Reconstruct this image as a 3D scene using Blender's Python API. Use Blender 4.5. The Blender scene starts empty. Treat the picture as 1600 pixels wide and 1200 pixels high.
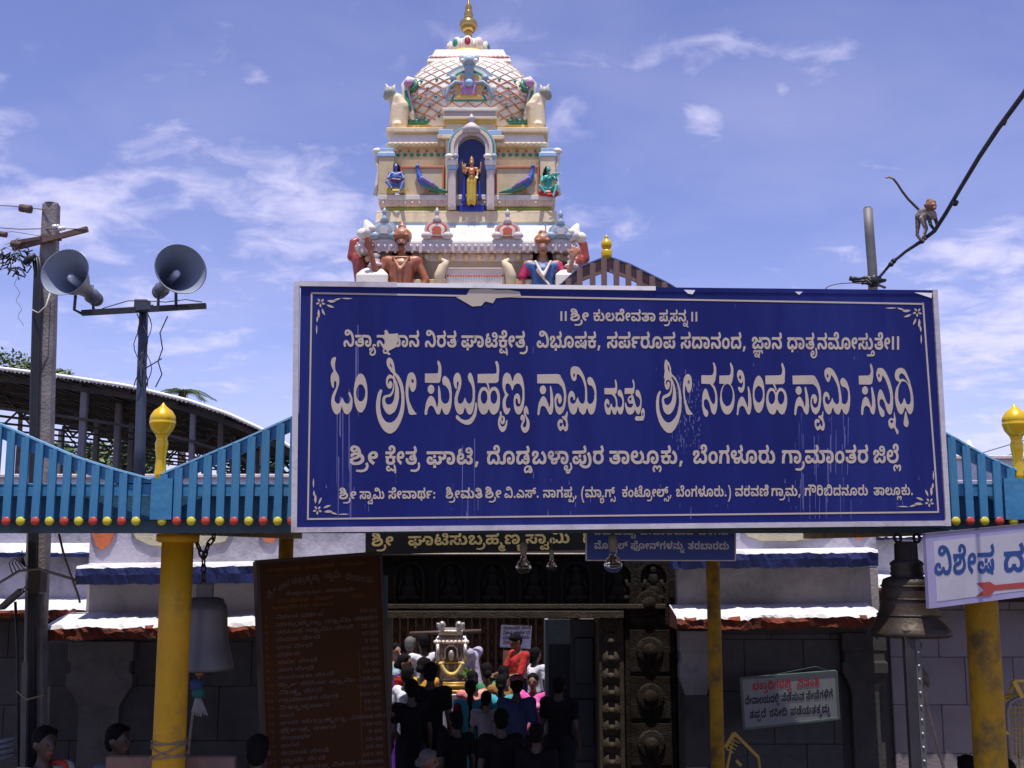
import bpy, bmesh, math, random, json, zlib, base64
import numpy as np
from mathutils import Vector, Matrix, Quaternion, geometry, noise
S = bpy.context.scene
COL = S.collection
random.seed(7)
R = math.radians
pi = math.pi
# ---------------------------------------------------------------- camera
F = 1750.0                      # focal length in pixels of the 1600 px wide photograph
TH = R(8.3)
CZ = 3.0
cd = bpy.data.cameras.new('camera')
cd.sensor_width = 36; cd.lens = 36 * F / 1600; cd.clip_end = 2000; cd.clip_start = .05
cam = bpy.data.objects.new('camera', cd); COL.objects.link(cam)
cam.location = (0, 0, CZ); cam.rotation_euler = (pi / 2 + TH, 0, 0)
S.camera = cam
# ---------------------------------------------------------------- sun, sky, exposure
SUN_EL, SUN_AZ = R(78), R(184)      # azimuth clockwise from +Y (north); the sun stands a little behind the camera
sv = Vector((math.sin(SUN_AZ) * math.cos(SUN_EL), math.cos(SUN_AZ) * math.cos(SUN_EL), math.sin(SUN_EL)))
sl = bpy.data.lights.new('sun', 'SUN'); sl.energy = 4.6; sl.angle = R(.5); sl.color = (1, .95, .88)
so = bpy.data.objects.new('sun', sl); COL.objects.link(so)
so.rotation_euler = (-sv).to_track_quat('-Z', 'Y').to_euler()
so.location = (0, 0, 30)
S.view_settings.view_transform = 'Standard'; S.view_settings.look = 'None'
S.view_settings.exposure = 0.15; S.view_settings.gamma = 1; S.view_settings.use_curve_mapping = False
S.render.engine = 'CYCLES'
S.cycles.max_bounces = 7; S.cycles.diffuse_bounces = 4; S.cycles.glossy_bounces = 3
S.cycles.transparent_max_bounces = 8; S.cycles.use_denoising = True
def ray(px, py):
    a, b = (px - 800) / F, (600 - py) / F
    return Vector((a, math.cos(TH) - b * math.sin(TH), math.sin(TH) + b * math.cos(TH)))
def P(px, py, Y):
    d = ray(px, py); return Vector((0, 0, CZ)) + d * (Y / d.y)
W = bpy.data.worlds.new('World'); S.world = W; W.use_nodes = True
def world():
    nt = W.node_tree; nt.nodes.clear(); N = nt.nodes.new; L = nt.links.new
    def math_(op, a, b=None, clamp=False):
        n = N('ShaderNodeMath'); n.operation = op; n.use_clamp = clamp
        for i, v in enumerate((a, b)):
            if v is None: continue
            if isinstance(v, (int, float)): n.inputs[i].default_value = v
            else: L(v, n.inputs[i])
        return n.outputs[0]
    sky = N('ShaderNodeTexSky'); sky.sky_type = 'NISHITA'; sky.sun_disc = False
    sky.sun_elevation = SUN_EL; sky.sun_rotation = SUN_AZ; sky.altitude = 900; sky.air_density = 1.0; sky.dust_density = 0.7; sky.ozone_density = 1.0
    tint = N('ShaderNodeMix'); tint.data_type = 'RGBA'; tint.blend_type = 'MULTIPLY'; tint.inputs[0].default_value = 1
    L(sky.outputs[0], tint.inputs[6]); tint.inputs[7].default_value = (.94, .775, 1.05, 1)
    tc = N('ShaderNodeTexCoord'); sep = N('ShaderNodeSeparateXYZ'); L(tc.outputs['Generated'], sep.inputs[0])
    zz = math_('ADD', math_('MAXIMUM', sep.outputs[2], 0.0), .16)
    cx = math_('DIVIDE', sep.outputs[0], zz); cy = math_('DIVIDE', sep.outputs[1], zz)
    cb = N('ShaderNodeCombineXYZ'); L(cx, cb.inputs[0]); L(math_('MULTIPLY', cy, .8), cb.inputs[1])
    cb.inputs[2].default_value = 3.7
    def nz(scale, detail, rough, dist, off=0):
        n = N('ShaderNodeTexNoise'); n.inputs['Scale'].default_value = scale; n.inputs['Detail'].default_value = detail
        n.inputs['Roughness'].default_value = rough; n.inputs['Distortion'].default_value = dist
        mp = N('ShaderNodeMapping'); mp.inputs['Location'].default_value = (off, off * .7, 0); mp.inputs['Rotation'].default_value = (0, 0, .15)
        mp.inputs['Scale'].default_value = (1, 1.35, 1); L(cb.outputs[0], mp.inputs[0]); L(mp.outputs[0], n.inputs['Vector']); return n.outputs[0]
    n1 = nz(3.0, 6, .52, .35, 2.1)
    n2 = nz(9.0, 6, .56, .5, 5.1)
    base = math_('ADD', math_('MULTIPLY', n1, .56), math_('MULTIPLY', n2, .44))
    # banks of cloud that stand in fixed parts of this sky
    tot = None
    for px, py, wd, amt in ((330, 330, .20, .125), (90, 350, .20, .125), (500, 320, .16, .12), (430, 410, .2, .10), (60, 150, .20, .06), (210, 200, .14, .085), (1500, 440, .16, .16), (1590, 520, .16, .15), (1580, 650, .2, .12),
                            (1100, 196, .036, .16), (1218, 140, .014, .12), (1000, 60, .22, .04), (250, 500, .22, .07), (420, 480, .16, .06), (160, 300, .12, .09)):
        d = ray(px, py).normalized()
        dp = N('ShaderNodeVectorMath'); dp.operation = 'DISTANCE'
        nrm = N('ShaderNodeVectorMath'); nrm.operation = 'NORMALIZE'; L(tc.outputs['Generated'], nrm.inputs[0])
        sc = N('ShaderNodeVectorMath'); sc.operation = 'MULTIPLY'; sc.inputs[1].default_value = (1, 1, 1.9 if wd > .05 else 1.3); L(nrm.outputs[0], sc.inputs[0])
        L(sc.outputs[0], dp.inputs[0]); dp.inputs[1].default_value = (d.x, d.y, d.z * (1.9 if wd > .05 else 1.3))
        mr = N('ShaderNodeMapRange'); mr.interpolation_type = 'SMOOTHSTEP'; L(dp.outputs['Value'], mr.inputs[0])
        mr.inputs[1].default_value = 0; mr.inputs[2].default_value = wd; mr.inputs[3].default_value = amt; mr.inputs[4].default_value = 0
        tot = mr.outputs[0] if tot is None else math_('MAXIMUM', tot, mr.outputs[0])
    v = math_('ADD', base, tot)
    mr = N('ShaderNodeMapRange'); L(v, mr.inputs[0]); mr.inputs[1].default_value = .53; mr.inputs[2].default_value = .78; mr.inputs[3].default_value = 0; mr.inputs[4].default_value = .72
    mr.interpolation_type = 'SMOOTHSTEP'
    # thin high veil
    vl = math_('MULTIPLY', math_('SUBTRACT', nz(1.6, 6, .55, .3, 11.), .42, True), .5)
    fac = math_('MAXIMUM', mr.outputs[0], vl)
    mx = N('ShaderNodeMix'); mx.data_type = 'RGBA'; L(fac, mx.inputs[0]); L(tint.outputs[2], mx.inputs[6]); mx.inputs[7].default_value = (5.6, 5.3, 6.9, 1)
    bg = N('ShaderNodeBackground'); bg.inputs[1].default_value = 0.15; L(mx.outputs[2], bg.inputs[0])
    out = N('ShaderNodeOutputWorld'); L(bg.outputs[0], out.inputs[0])
world()
# ---------------------------------------------------------------- materials
MATS = {}
def M(name, c=(.5, .5, .5), r=.6, m=0.0, var=.12, sc=6.0, bump=.0, c2=None, amt=.45, spec=.5, c3=None, streak=False, bs=None, sss=0):
    """procedural surface: colour broken up by two noises, optional second colour (stain, rust), fine relief"""
    if name in MATS: return MATS[name]
    mt = bpy.data.materials.new(name); mt.use_nodes = True; nt = mt.node_tree; N = nt.nodes.new; L = nt.links.new
    b = nt.nodes['Principled BSDF']; b.inputs['Roughness'].default_value = r; b.inputs['Metallic'].default_value = m
    b.inputs['Specular IOR Level'].default_value = spec
    tc = N('ShaderNodeTexCoord'); mp = N('ShaderNodeMapping'); L(tc.outputs['Object'], mp.inputs[0])
    if streak: mp.inputs['Scale'].default_value = (1, 1, .12)
    n1 = N('ShaderNodeTexNoise'); n1.inputs['Scale'].default_value = sc; n1.inputs['Detail'].default_value = 6; n1.inputs['Roughness'].default_value = .6
    L(mp.outputs[0], n1.inputs['Vector'])
    hi = tuple(min(1, x * (1 + var)) for x in c); lo = tuple(x * (1 - var) for x in c)
    cr = N('ShaderNodeValToRGB'); cr.color_ramp.elements[0].position = .3; cr.color_ramp.elements[1].position = .7
    cr.color_ramp.elements[0].color = (*lo, 1); cr.color_ramp.elements[1].color = (*hi, 1); L(n1.outputs[0], cr.inputs[0])
    col = cr.outputs[0]
    if c2:
        n2 = N('ShaderNodeTexNoise'); n2.inputs['Scale'].default_value = sc * .45; n2.inputs['Detail'].default_value = 9; n2.inputs['Roughness'].default_value = .72
        mp2 = N('ShaderNodeMapping'); mp2.inputs['Location'].default_value = (4, 9, 2); L(mp.outputs[0], mp2.inputs[0]); L(mp2.outputs[0], n2.inputs['Vector'])
        r2 = N('ShaderNodeMapRange'); L(n2.outputs[0], r2.inputs[0]); r2.inputs[1].default_value = 1 - amt - .04; r2.inputs[2].default_value = 1 - amt + .12
        mx = N('ShaderNodeMix'); mx.data_type = 'RGBA'; L(r2.outputs[0], mx.inputs[0]); L(col, mx.inputs[6]); mx.inputs[7].default_value = (*c2, 1); col = mx.outputs[2]
    L(col, b.inputs['Base Color'])
    if bump:
        n3 = N('ShaderNodeTexNoise'); n3.inputs['Scale'].default_value = bs or sc * 5; n3.inputs['Detail'].default_value = 5; L(tc.outputs['Object'], n3.inputs['Vector'])
        bp = N('ShaderNodeBump'); bp.inputs['Strength'].default_value = bump; bp.inputs['Distance'].default_value = .02; L(n3.outputs[0], bp.inputs['Height']); L(bp.outputs[0], b.inputs['Normal'])
    MATS[name] = mt; return mt
# ---------------------------------------------------------------- mesh building
class MB:
    def __init__(s): s.v = []; s.f = []; s.m = []; s.sm = []
    def add(s, vs, fs, mi=0, smooth=False):
        o = len(s.v); s.v += [tuple(x) for x in vs]
        for f in fs: s.f.append([i + o for i in f]); s.m.append(mi); s.sm.append(smooth)
        return s
    def box(s, x0, x1, y0, y1, z0, z1, mi=0):
        v = [(x, y, z) for z in (z0, z1) for y in (y0, y1) for x in (x0, x1)]
        return s.add(v, [(0, 2, 3, 1), (4, 5, 7, 6), (0, 1, 5, 4), (2, 6, 7, 3), (0, 4, 6, 2), (1, 3, 7, 5)], mi)
    def rings(s, rs, mi=0, smooth=False, caps=True, closed=False):
        n = len(rs[0]); vs = [p for r in rs for p in r]; fs = []
        k = len(rs)
        for i in range(k if closed else k - 1):
            for j in range(n):
                a, b = i * n + j, i * n + (j + 1) % n; c, d = ((i + 1) % k) * n + (j + 1) % n, ((i + 1) % k) * n + j
                fs.append((a, b, c, d))
        if caps and not closed: fs += [tuple(range(n))[::-1], tuple(range((k - 1) * n, k * n))]
        return s.add(vs, fs, mi, smooth)
    def tube(s, pts, r, n=8, mi=0, smooth=True, closed=False):
        pts = [Vector(p) for p in pts]; rr = r if isinstance(r, (list, tuple)) else [r] * len(pts); rs = []
        up = None
        for i, p in enumerate(pts):
            a = pts[i - 1] if i else (pts[-1] if closed else p); c = pts[i + 1] if i < len(pts) - 1 else (pts[0] if closed else p)
            t = (c - a)
            t = t.normalized() if t.length > 1e-9 else Vector((0, 0, 1))
            if up is None:
                up = Vector((0, 0, 1)) if abs(t.z) < .9 else Vector((0, 1, 0))
            up = up - t * up.dot(t)
            up = up.normalized() if up.length > 1e-6 else t.orthogonal().normalized()
            w = t.cross(up)
            rs.append([p + (w * math.cos(2 * pi * k / n) + up * math.sin(2 * pi * k / n)) * rr[i] for k in range(n)])
        return s.rings(rs, mi, smooth, True, closed)
    def cyl(s, a, b, r0, r1=None, n=12, mi=0, smooth=True): return s.tube([a, b], [r0, r0 if r1 is None else r1], n, mi, smooth)
    def bar(s, a, b, w, h, mi=0):
        """rectangular bar from a to b, w across, h high"""
        a, b = Vector(a), Vector(b); t = (b - a).normalized(); up = Vector((0, 0, 1)) if abs(t.z) < .95 else Vector((0, 1, 0))
        x = t.cross(up).normalized(); y = x.cross(t).normalized()
        q = [(-.5, -.5), (.5, -.5), (.5, .5), (-.5, .5)]
        return s.rings([[p + x * (i * w) + y * (j * h) for i, j in q] for p in (a, b)], mi)
    def lathe(s, c, prof, n=20, mi=0, axis=None, smooth=True, caps=True):
        c = Vector(c); ax = Vector(axis).normalized() if axis else Vector((0, 0, 1)); u = ax.orthogonal().normalized() if axis else Vector((1, 0, 0)); w = ax.cross(u)
        return s.rings([[c + ax * z + (u * math.cos(2 * pi * k / n) + w * math.sin(2 * pi * k / n)) * max(r, .0005) for k in range(n)] for r, z in prof], mi, smooth, caps)
    def ball(s, c, r, n=12, m=7, mi=0, rot=None):
        r = Vector((r, r, r)) if isinstance(r, (int, float)) else Vector(r); c = Vector(c); rs = []
        for i in range(m + 1):
            a = pi * i / m; q = [Vector((math.sin(a) * math.cos(2 * pi * k / n) * r.x, math.sin(a) * math.sin(2 * pi * k / n) * r.y, -math.cos(a) * r.z)) for k in range(n)]
            if i in (0, m): q = [x + Vector((math.cos(2 * pi * k / n), math.sin(2 * pi * k / n), 0)) * r.x * .01 for k, x in enumerate(q)]
            if rot: q = [rot @ x for x in q]
            rs.append([c + x for x in q])
        return s.rings(rs, mi, True)
    def prism(s, pts, y0, y1, mi=0, tr=None):
        """outline in (x, z), thickness along y"""
        n = len(pts); a = [Vector((x, y0, z)) for x, z in pts] + [Vector((x, y1, z)) for x, z in pts]
        if tr: a = [tr(v) for v in a]
        ar = sum(pts[i - 1][0] * pts[i][1] - pts[i][0] * pts[i - 1][1] for i in range(n))
        q = [Vector((x, z, 0)) for x, z in pts]
        tri = geometry.tessellate_polygon([q])
        fs = [t for t in tri] + [tuple(i + n for i in t[::-1]) for t in tri] + [(i, (i + 1) % n, (i + 1) % n + n, i + n) for i in range(n)]
        return s.add(a, fs, mi)
    def build(s, name, mats, parent=None, loc=None, fix=True, bevel=0):
        me = bpy.data.meshes.new(name); off = Vector(loc) if loc is not None else Vector((0, 0, 0))
        me.from_pydata([tuple(Vector(v) - off) for v in s.v], [], s.f)
        for m in (mats if isinstance(mats, (list, tuple)) else [mats]): me.materials.append(m)
        me.polygons.foreach_set('material_index', s.m); me.polygons.foreach_set('use_smooth', s.sm)
        if fix:
            bm = bmesh.new(); bm.from_mesh(me); bmesh.ops.recalc_face_normals(bm, faces=bm.faces)
            if bevel:
                bmesh.ops.bevel(bm, geom=[e for e in bm.edges if len(e.link_faces) == 2 and e.calc_face_angle(0) > .6], offset=bevel, segments=1, affect='EDGES', clamp_overlap=True)
            bm.to_mesh(me); bm.free()
        me.update()
        o = bpy.data.objects.new(name, me); COL.objects.link(o); o.location = off
        if parent:
            o.parent = parent; o.location = off - world_loc(parent)
        return o
def world_loc(o):
    v = Vector(o.location)
    while o.parent: o = o.parent; v += Vector(o.location)
    return v
def tag(o, label=None, cat=None, group=None, kind=None):
    if label: o['label'] = label
    if cat: o['category'] = cat
    if group: o['group'] = group
    if kind: o['kind'] = kind
    return o
def thing(name, label, cat, loc=(0, 0, 0), group=None):
    o = bpy.data.objects.new(name, None); COL.objects.link(o); o.location = loc; o.empty_display_size = .2
    return tag(o, label, cat, group)
def inst(name, me, parent, loc, scale=(1, 1, 1), rot=(0, 0, 0), mat=None):
    o = bpy.data.objects.new(name, me); COL.objects.link(o); o.scale = scale; o.rotation_euler = rot
    o.location = loc
    if parent: o.parent = parent; o.location = Vector(loc) - world_loc(parent)
    return o
def copy_tree(o, parent=None):
    c = o.copy(); COL.objects.link(c)
    if parent: c.parent = parent
    for ch in list(o.children): copy_tree(ch, c)
    return c
# rounded body from tapered capsules, fused into ONE continuous surface
def capsule(mb, a, ra, b, rb, mi=0, n=9):
    a, b = Vector(a), Vector(b); t = b - a; L = t.length
    t = t / L if L > 1e-6 else Vector((0, 0, 1))
    u = t.orthogonal().normalized(); w = t.cross(u); rs = []
    for c, r, an in [(a, ra, x) for x in (-80, -50, -20)] + [(b, rb, x) for x in (20, 50, 80)]:
        rs.append([c + t * (r * math.sin(R(an))) + (u * math.cos(2 * pi * k / n) + w * math.sin(2 * pi * k / n)) * (r * math.cos(R(an))) for k in range(n)])
    mb.rings(rs, mi, True)
def fuse(name, prims, voxel, mats, parent=None, loc=None, smooth=3, disp=0):
    """prims: ('c',a,ra,b,rb,mi) capsule or ('e',centre,(rx,ry,rz),mi) ellipsoid or ('b',x0,x1,y0,y1,z0,z1,mi)"""
    mb = MB()
    for p in prims:
        if p[0] == 'c': capsule(mb, *p[1:5])
        elif p[0] == 'e': mb.ball(p[1], p[2], 12, 8)
        else: mb.box(*p[1:7])
    o = mb.build(name, [], None); md = o.modifiers.new('r', 'REMESH'); md.mode = 'VOXEL'; md.voxel_size = voxel
    if smooth:
        m2 = o.modifiers.new('s', 'SMOOTH'); m2.iterations = smooth; m2.factor = .5
    dg = bpy.context.evaluated_depsgraph_get(); me = bpy.data.meshes.new_from_object(o.evaluated_get(dg)); bpy.data.objects.remove(o)
    n = len(me.vertices); co = np.empty(n * 3); me.vertices.foreach_get('co', co); co = co.reshape(-1, 3)
    nf = len(me.polygons); fc = np.empty(nf * 3); me.polygons.foreach_get('center', fc); fc = fc.reshape(-1, 3)
    best = np.full(nf, 1e9); mi = np.zeros(nf, int)
    for p in prims:
        if p[0] == 'c':
            a, b = np.array(p[1]), np.array(p[3]); ab = b - a; t = np.clip(((fc - a) @ ab) / max(ab @ ab, 1e-9), 0, 1)
            d = np.linalg.norm(fc - a - t[:, None] * ab, axis=1) - (p[2] + (p[4] - p[2]) * t); k = p[5]
        elif p[0] == 'e':
            q = (fc - np.array(p[1])) / np.array(p[2]); d = (np.linalg.norm(q, axis=1) - 1) * min(p[2]); k = p[3]
        else:
            lo, hi = np.array([p[1], p[3], p[5]]), np.array([p[2], p[4], p[6]]); d = np.linalg.norm(np.maximum(np.maximum(lo - fc, fc - hi), 0), axis=1); k = p[7]
        w = d < best; best[w] = d[w]; mi[w] = k
    me.name = name
    me.materials.clear()
    for m in mats: me.materials.append(m)
    me.polygons.foreach_set('material_index', mi.astype(np.int32)); me.polygons.foreach_set('use_smooth', np.ones(nf, bool)); me.update()
    o = bpy.data.objects.new(name, me); COL.objects.link(o)
    if parent: o.parent = parent
    if loc is not None: o.location = loc
    return o
# ================================================================ GROUND
dust = M('dusty_ground', (.13, .11, .09), .95, var=.25, sc=.6, bump=.5, c2=(.09, .075, .065), amt=.5, bs=14)
g = MB(); ys = [(-500, 0), (13.7, 0), (14.3, -.35), (500, -.35)]
for i in range(3):
    (a, za), (b, zb) = ys[i], ys[i + 1]
    g.add([(-600, a, za), (600, a, za), (600, b, zb), (-600, b, zb)], [(0, 1, 2, 3)])
tag(g.build('ground', dust), 'dusty ground in front of and inside the temple', kind='structure')
for o in COL.objects:
    if o.name == 'ground': del o['label']
pv = M('stone_paving', (.30, .27, .24), .85, var=.2, sc=2, bump=.3, c2=(.2, .17, .15))
pg = thing('courtyard_paving', None, None); tag(pg, kind='structure')
MB().box(-4.2, 4.2, 16.75, 19.6, -.31, -.06).build('raised_platform', pv, pg, bevel=.01)
for i in range(9):
    for j in range(6):
        MB().box(-4.2 + i * .95, -4.2 + i * .95 + .935, 14.5 + j * .85, 14.5 + j * .85 + .835, -.352, -.31 + random.uniform(-.004, .004)).build('paving_slab', pv, pg)
# ================================================================ helpers in photograph pixels on a plane of given depth
def X(px, Y, py=900): return P(px, py, Y).x
def Z(py, Y, px=800): return P(px, py, Y).z
def pbox(mb, px0, px1, py0, py1, Y0, Y1, mi=0):
    ym = (py0 + py1) / 2
    return mb.box(X(px0, Y0, ym), X(px1, Y0, ym), Y0, Y1, Z(py1, Y0), Z(py0, Y0), mi)
white = M('limewash', (.68, .66, .67), .85, var=.10, sc=4, bump=.5, c2=(.44, .42, .41), amt=.44, bs=22)
lav = M('lavender_limewash', (.46, .44, .52), .85, var=.10, sc=2.5, bump=.4, c2=(.26, .25, .28), amt=.5, bs=22)
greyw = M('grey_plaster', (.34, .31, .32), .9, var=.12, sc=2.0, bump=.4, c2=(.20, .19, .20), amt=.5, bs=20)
darkw = M('shaded_plaster', (.095, .088, .083), .9, spec=.15, var=.18, sc=1.5, bump=.4, c2=(.065, .06, .058), amt=.5, bs=16)  # wall plaster darkened: eave and canopy shade is put into the colour
dimw = M('dim_stone', (.085, .078, .072), .9, spec=.15, var=.15, sc=1.5, bump=.3, c2=(.05, .046, .044), amt=.5)  # dark tone carries the shade of doorway and canopy
bluep = M('dark_blue_paint', (.02, .035, .16), .6, var=.2, sc=5, bump=.5, c2=(.10, .10, .18), amt=.32, bs=30)
redp = M('red_oxide_plaster', (.21, .045, .02), .9, var=.3, sc=9, bump=1.0, c2=(.10, .03, .018), amt=.5, bs=40)
orng = M('orange_paint', (.62, .16, .06), .8, var=.15, sc=8, bump=.3, c2=(.45, .30, .25))
pyel = M('pale_yellow_paint', (.55, .50, .33), .85, var=.12, sc=8, bump=.4, c2=(.4, .38, .32))
def ledge(name, x0, x1, Yw, Ye, zt, z0, z1, mats, parent, seed=0, rough=.012, step=.045, slope=.0):
    """projecting ledge: lit top from the wall (Yw, zt) down to the lip (Ye, z1), rough face z1..z0, underside back to the wall"""
    n = max(3, int((x1 - x0) / step)); rs = []; mb = MB()
    for i in range(n + 1):
        x = x0 + (x1 - x0) * i / n; q = Vector((x * 3, seed, 0)); j = lambda k: (noise.noise(q * 1.7 + Vector((0, k * 5, 0))) * 1.4 + noise.noise(q * 6 + Vector((0, k * 5, 3)))) * rough; d = slope * (x - x0)
        rs.append([(x, Yw, zt + d), (x, (Yw + Ye) / 2, (zt + z1) / 2 + d + j(1)), (x, Ye + .03 + j(2), z1 + d + j(3)), (x, Ye + j(4), z1 - .03 + d + j(5)),
                   (x, Ye + j(6) * 1.5, (z0 + z1) / 2 + d + j(7)), (x, Ye + .02 + j(8), z0 + d + j(9)), (x, Yw, z0 + d)])
    mb.rings(rs, 0); k = 0
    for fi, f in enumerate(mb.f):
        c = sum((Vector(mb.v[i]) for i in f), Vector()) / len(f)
        mb.m[fi] = 0 if (c.z > z1 + slope * (c.x - x0) - .022) else 1  # top faces take white, the sunlit look painted in
    return mb.build(name, mats, parent)
# ================================================================ TEMPLE FRONT
def bay(label, px0, px1, pl0, pl1, Yw, blue, red, ptop, wallc, name='temple_wall', slope=0, blocks=None):
    """one stretch of the facade. blue/red = (py top of lit strip, py lip top, py lip bottom, eave depth, px0, px1)"""
    x0, x1 = X(px0, Yw), X(px1, Yw)
    t = thing(name, label, 'wall', ((x0 + x1) / 2, Yw + .25, 0))
    zt = Z(ptop, Yw); zb1 = Z(blue[2], Yw - blue[3]); zr = Z(red[2], Yw - red[3])
    MB().box(x0, x1, Yw, Yw + .5, zb1 + .01, zt).build('parapet', lav, t, bevel=.01)
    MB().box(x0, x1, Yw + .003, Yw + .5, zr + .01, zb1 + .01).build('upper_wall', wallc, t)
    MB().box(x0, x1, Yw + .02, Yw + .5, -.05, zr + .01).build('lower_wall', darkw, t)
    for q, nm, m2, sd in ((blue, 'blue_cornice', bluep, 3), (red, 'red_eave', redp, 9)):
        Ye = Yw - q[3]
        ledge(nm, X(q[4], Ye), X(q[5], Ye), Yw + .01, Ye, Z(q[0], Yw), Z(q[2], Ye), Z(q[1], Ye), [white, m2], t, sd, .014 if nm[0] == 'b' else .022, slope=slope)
    return t
# main left bay, main right bay, the two stretches set back beside them
bl = bay('grey temple wall bay with blue cornice and red eave behind the left yellow pillar', 137, 578, 0, 0, 13.6, (880, 884, 914, .45, 118, 585), (957, 978, 1000, .7, 75, 590), 765, greyw, slope=.012)
br = bay('grey temple wall bay with blue cornice and red eave right of the doorway', 1058, 1372, 0, 0, 13.6, (859, 863, 889, .35, 1052, 1374), (945, 964, 984, .6, 1056, 1378), 755, greyw, slope=.012)
bll = bay('recessed temple wall at the far left behind the concrete pole', -260, 140, 0, 0, 14.9, (848, 860, 870, .2, -260, 142), (934, 950, 966, .5, -260, 140), 768, lav)
brr = bay('recessed temple wall of pale blocks at the far right behind the bronze bell', 1370, 1900, 0, 0, 14.9, (822, 836, 843, .2, 1366, 1900), (894, 915, 931, .5, 1368, 1900), 750, white)
# lit courtyard parapets whose tops show between the fascia slats
for px0, px1, py, lb in ((-300, 470, 741, 'sunlit white parapet beyond the left fascia slats'), (1380, 1950, 712, 'sunlit white parapet beyond the right fascia slats')):
    t = thing('parapet_wall', lb, 'wall', (X((px0 + px1) / 2, 17.5), 17.5, 0))
    MB().box(X(px0, 17.5), X(px1, 17.5), 17.5, 17.9, -.3, Z(py + 6, 17.5)).build('wall_face', white, t)
    MB().box(X(px0, 17.5) - .02, X(px1, 17.5) + .02, 17.42, 18.0, Z(py + 6, 17.5) + .002, Z(py, 17.5)).build('coping', M('pinkish_coping', (.72, .60, .56), .8, c2=(.5, .4, .38), bump=.3), t, bevel=.01)
# painted panels on the parapets (seen under the fascia)
def poly(name, pts, Y, th, m, parent): 
    return MB().prism([(X(a, Y, b), Z(b, Y)) for a, b in pts], Y - th, Y + .01).build(name, m, parent, bevel=.004)
for par, pts, m, nm in ((bl, [(142, 828), (184, 826), (172, 850), (160, 859), (150, 852)], orng, 'orange_panel'), (bl, [(205, 826), (365, 826), (352, 846), (300, 856), (236, 852), (214, 842)], pyel, 'yellow_panel'),
                        (bl, [(404, 832), (438, 830), (428, 848), (414, 846)], orng, 'orange_panel'),
                        (br, [(1155, 826), (1300, 824), (1282, 840), (1240, 845), (1190, 845), (1168, 838)], pyel, 'yellow_panel'), (br, [(1322, 822), (1356, 820), (1346, 842), (1338, 843)], orng, 'orange_panel')):
    poly(nm, pts, 13.6, .03, m, par)
# pilasters and capitals on the dark lower walls
def capital(px0, px1, py0, py1, Y, parent, m):
    x0, x1 = X(px0, Y), X(px1, Y); a, b = Z(py1, Y), Z(py0, Y); h = b - a; c = (x0 + x1) / 2; w = (x1 - x0) / 2
    rs = []
    for s, z in ((1, b), (1, b - .35 * h), (.9, b - .38 * h), (.9, b - .55 * h), (1.02, b - .6 * h), (1.02, b - .8 * h), (.8, a + .02), (.62, a - .1), (.6, 0)):
        rs.append([(c - w * s, Y - .1 * s, z), (c + w * s, Y - .1 * s, z), (c + w * s, Y + .1, z), (c - w * s, Y + .1, z)])
    MB().rings(rs).build('pilaster', m, parent, bevel=.006)
capital(118, 218, 1001, 1088, 13.55, bl, M('pale_pilaster', (.15, .135, .12), .85, c2=(.10, .09, .085), bump=.3, spec=.2))
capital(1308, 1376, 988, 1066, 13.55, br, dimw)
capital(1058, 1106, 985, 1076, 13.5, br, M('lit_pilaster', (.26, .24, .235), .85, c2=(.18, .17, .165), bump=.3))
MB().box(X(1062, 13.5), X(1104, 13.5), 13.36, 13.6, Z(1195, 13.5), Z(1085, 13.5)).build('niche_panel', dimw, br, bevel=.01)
# pieces: blocks of the walls (joints recessed)
def blockwork(parent, px0, px1, py0, py1, Y, bw, bh, m, name='block'):
    x0, x1, z0, z1 = X(px0, Y), X(px1, Y), Z(py1, Y), Z(py0, Y); r = 0; z = z0; cache = {}
    while z < z1 - .02:
        zz = min(z + bh, z1); x = x0 - (bw * .47 if r % 2 else 0)
        while x < x1 - .01:
            a, b = max(x, x0), min(x + bw, x1)
            if b - a > .05:
                w, h = b - a - .006, zz - z - .006; k = (round(w, 2), round(h, 2))
                if k not in cache:
                    o = MB().box(-w / 2, w / 2, -.035, .02, -h / 2, h / 2).build(name, m, parent, bevel=.006); cache[k] = o.data; o.location = Vector(((a + b) / 2, Y + random.uniform(-.004, .004), (z + zz) / 2)) - world_loc(parent)
                else: inst(name, cache[k], parent, ((a + b) / 2, Y + random.uniform(-.004, .004), (z + zz) / 2))
            x += bw
        z = zz; r += 1
blk = M('pale_block', (.25, .215, .215), .85, var=.10, sc=1.6, bump=.3, c2=(.18, .16, .175), amt=.48, bs=30)
blockwork(brr, 1385, 1800, 940, 1330, 14.88, .62, .60, blk)
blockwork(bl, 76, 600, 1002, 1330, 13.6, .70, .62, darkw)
blockwork(br, 1110, 1306, 990, 1330, 13.6, .70, .60, M('dim_block', (.085, .08, .078), .9, c2=(.06, .055, .055), bump=.25))  # canopy shade mixed into the colour of these lower blocks
blockwork(bll, -200, 80, 970, 1330, 14.9, .62, .60, darkw)
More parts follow.
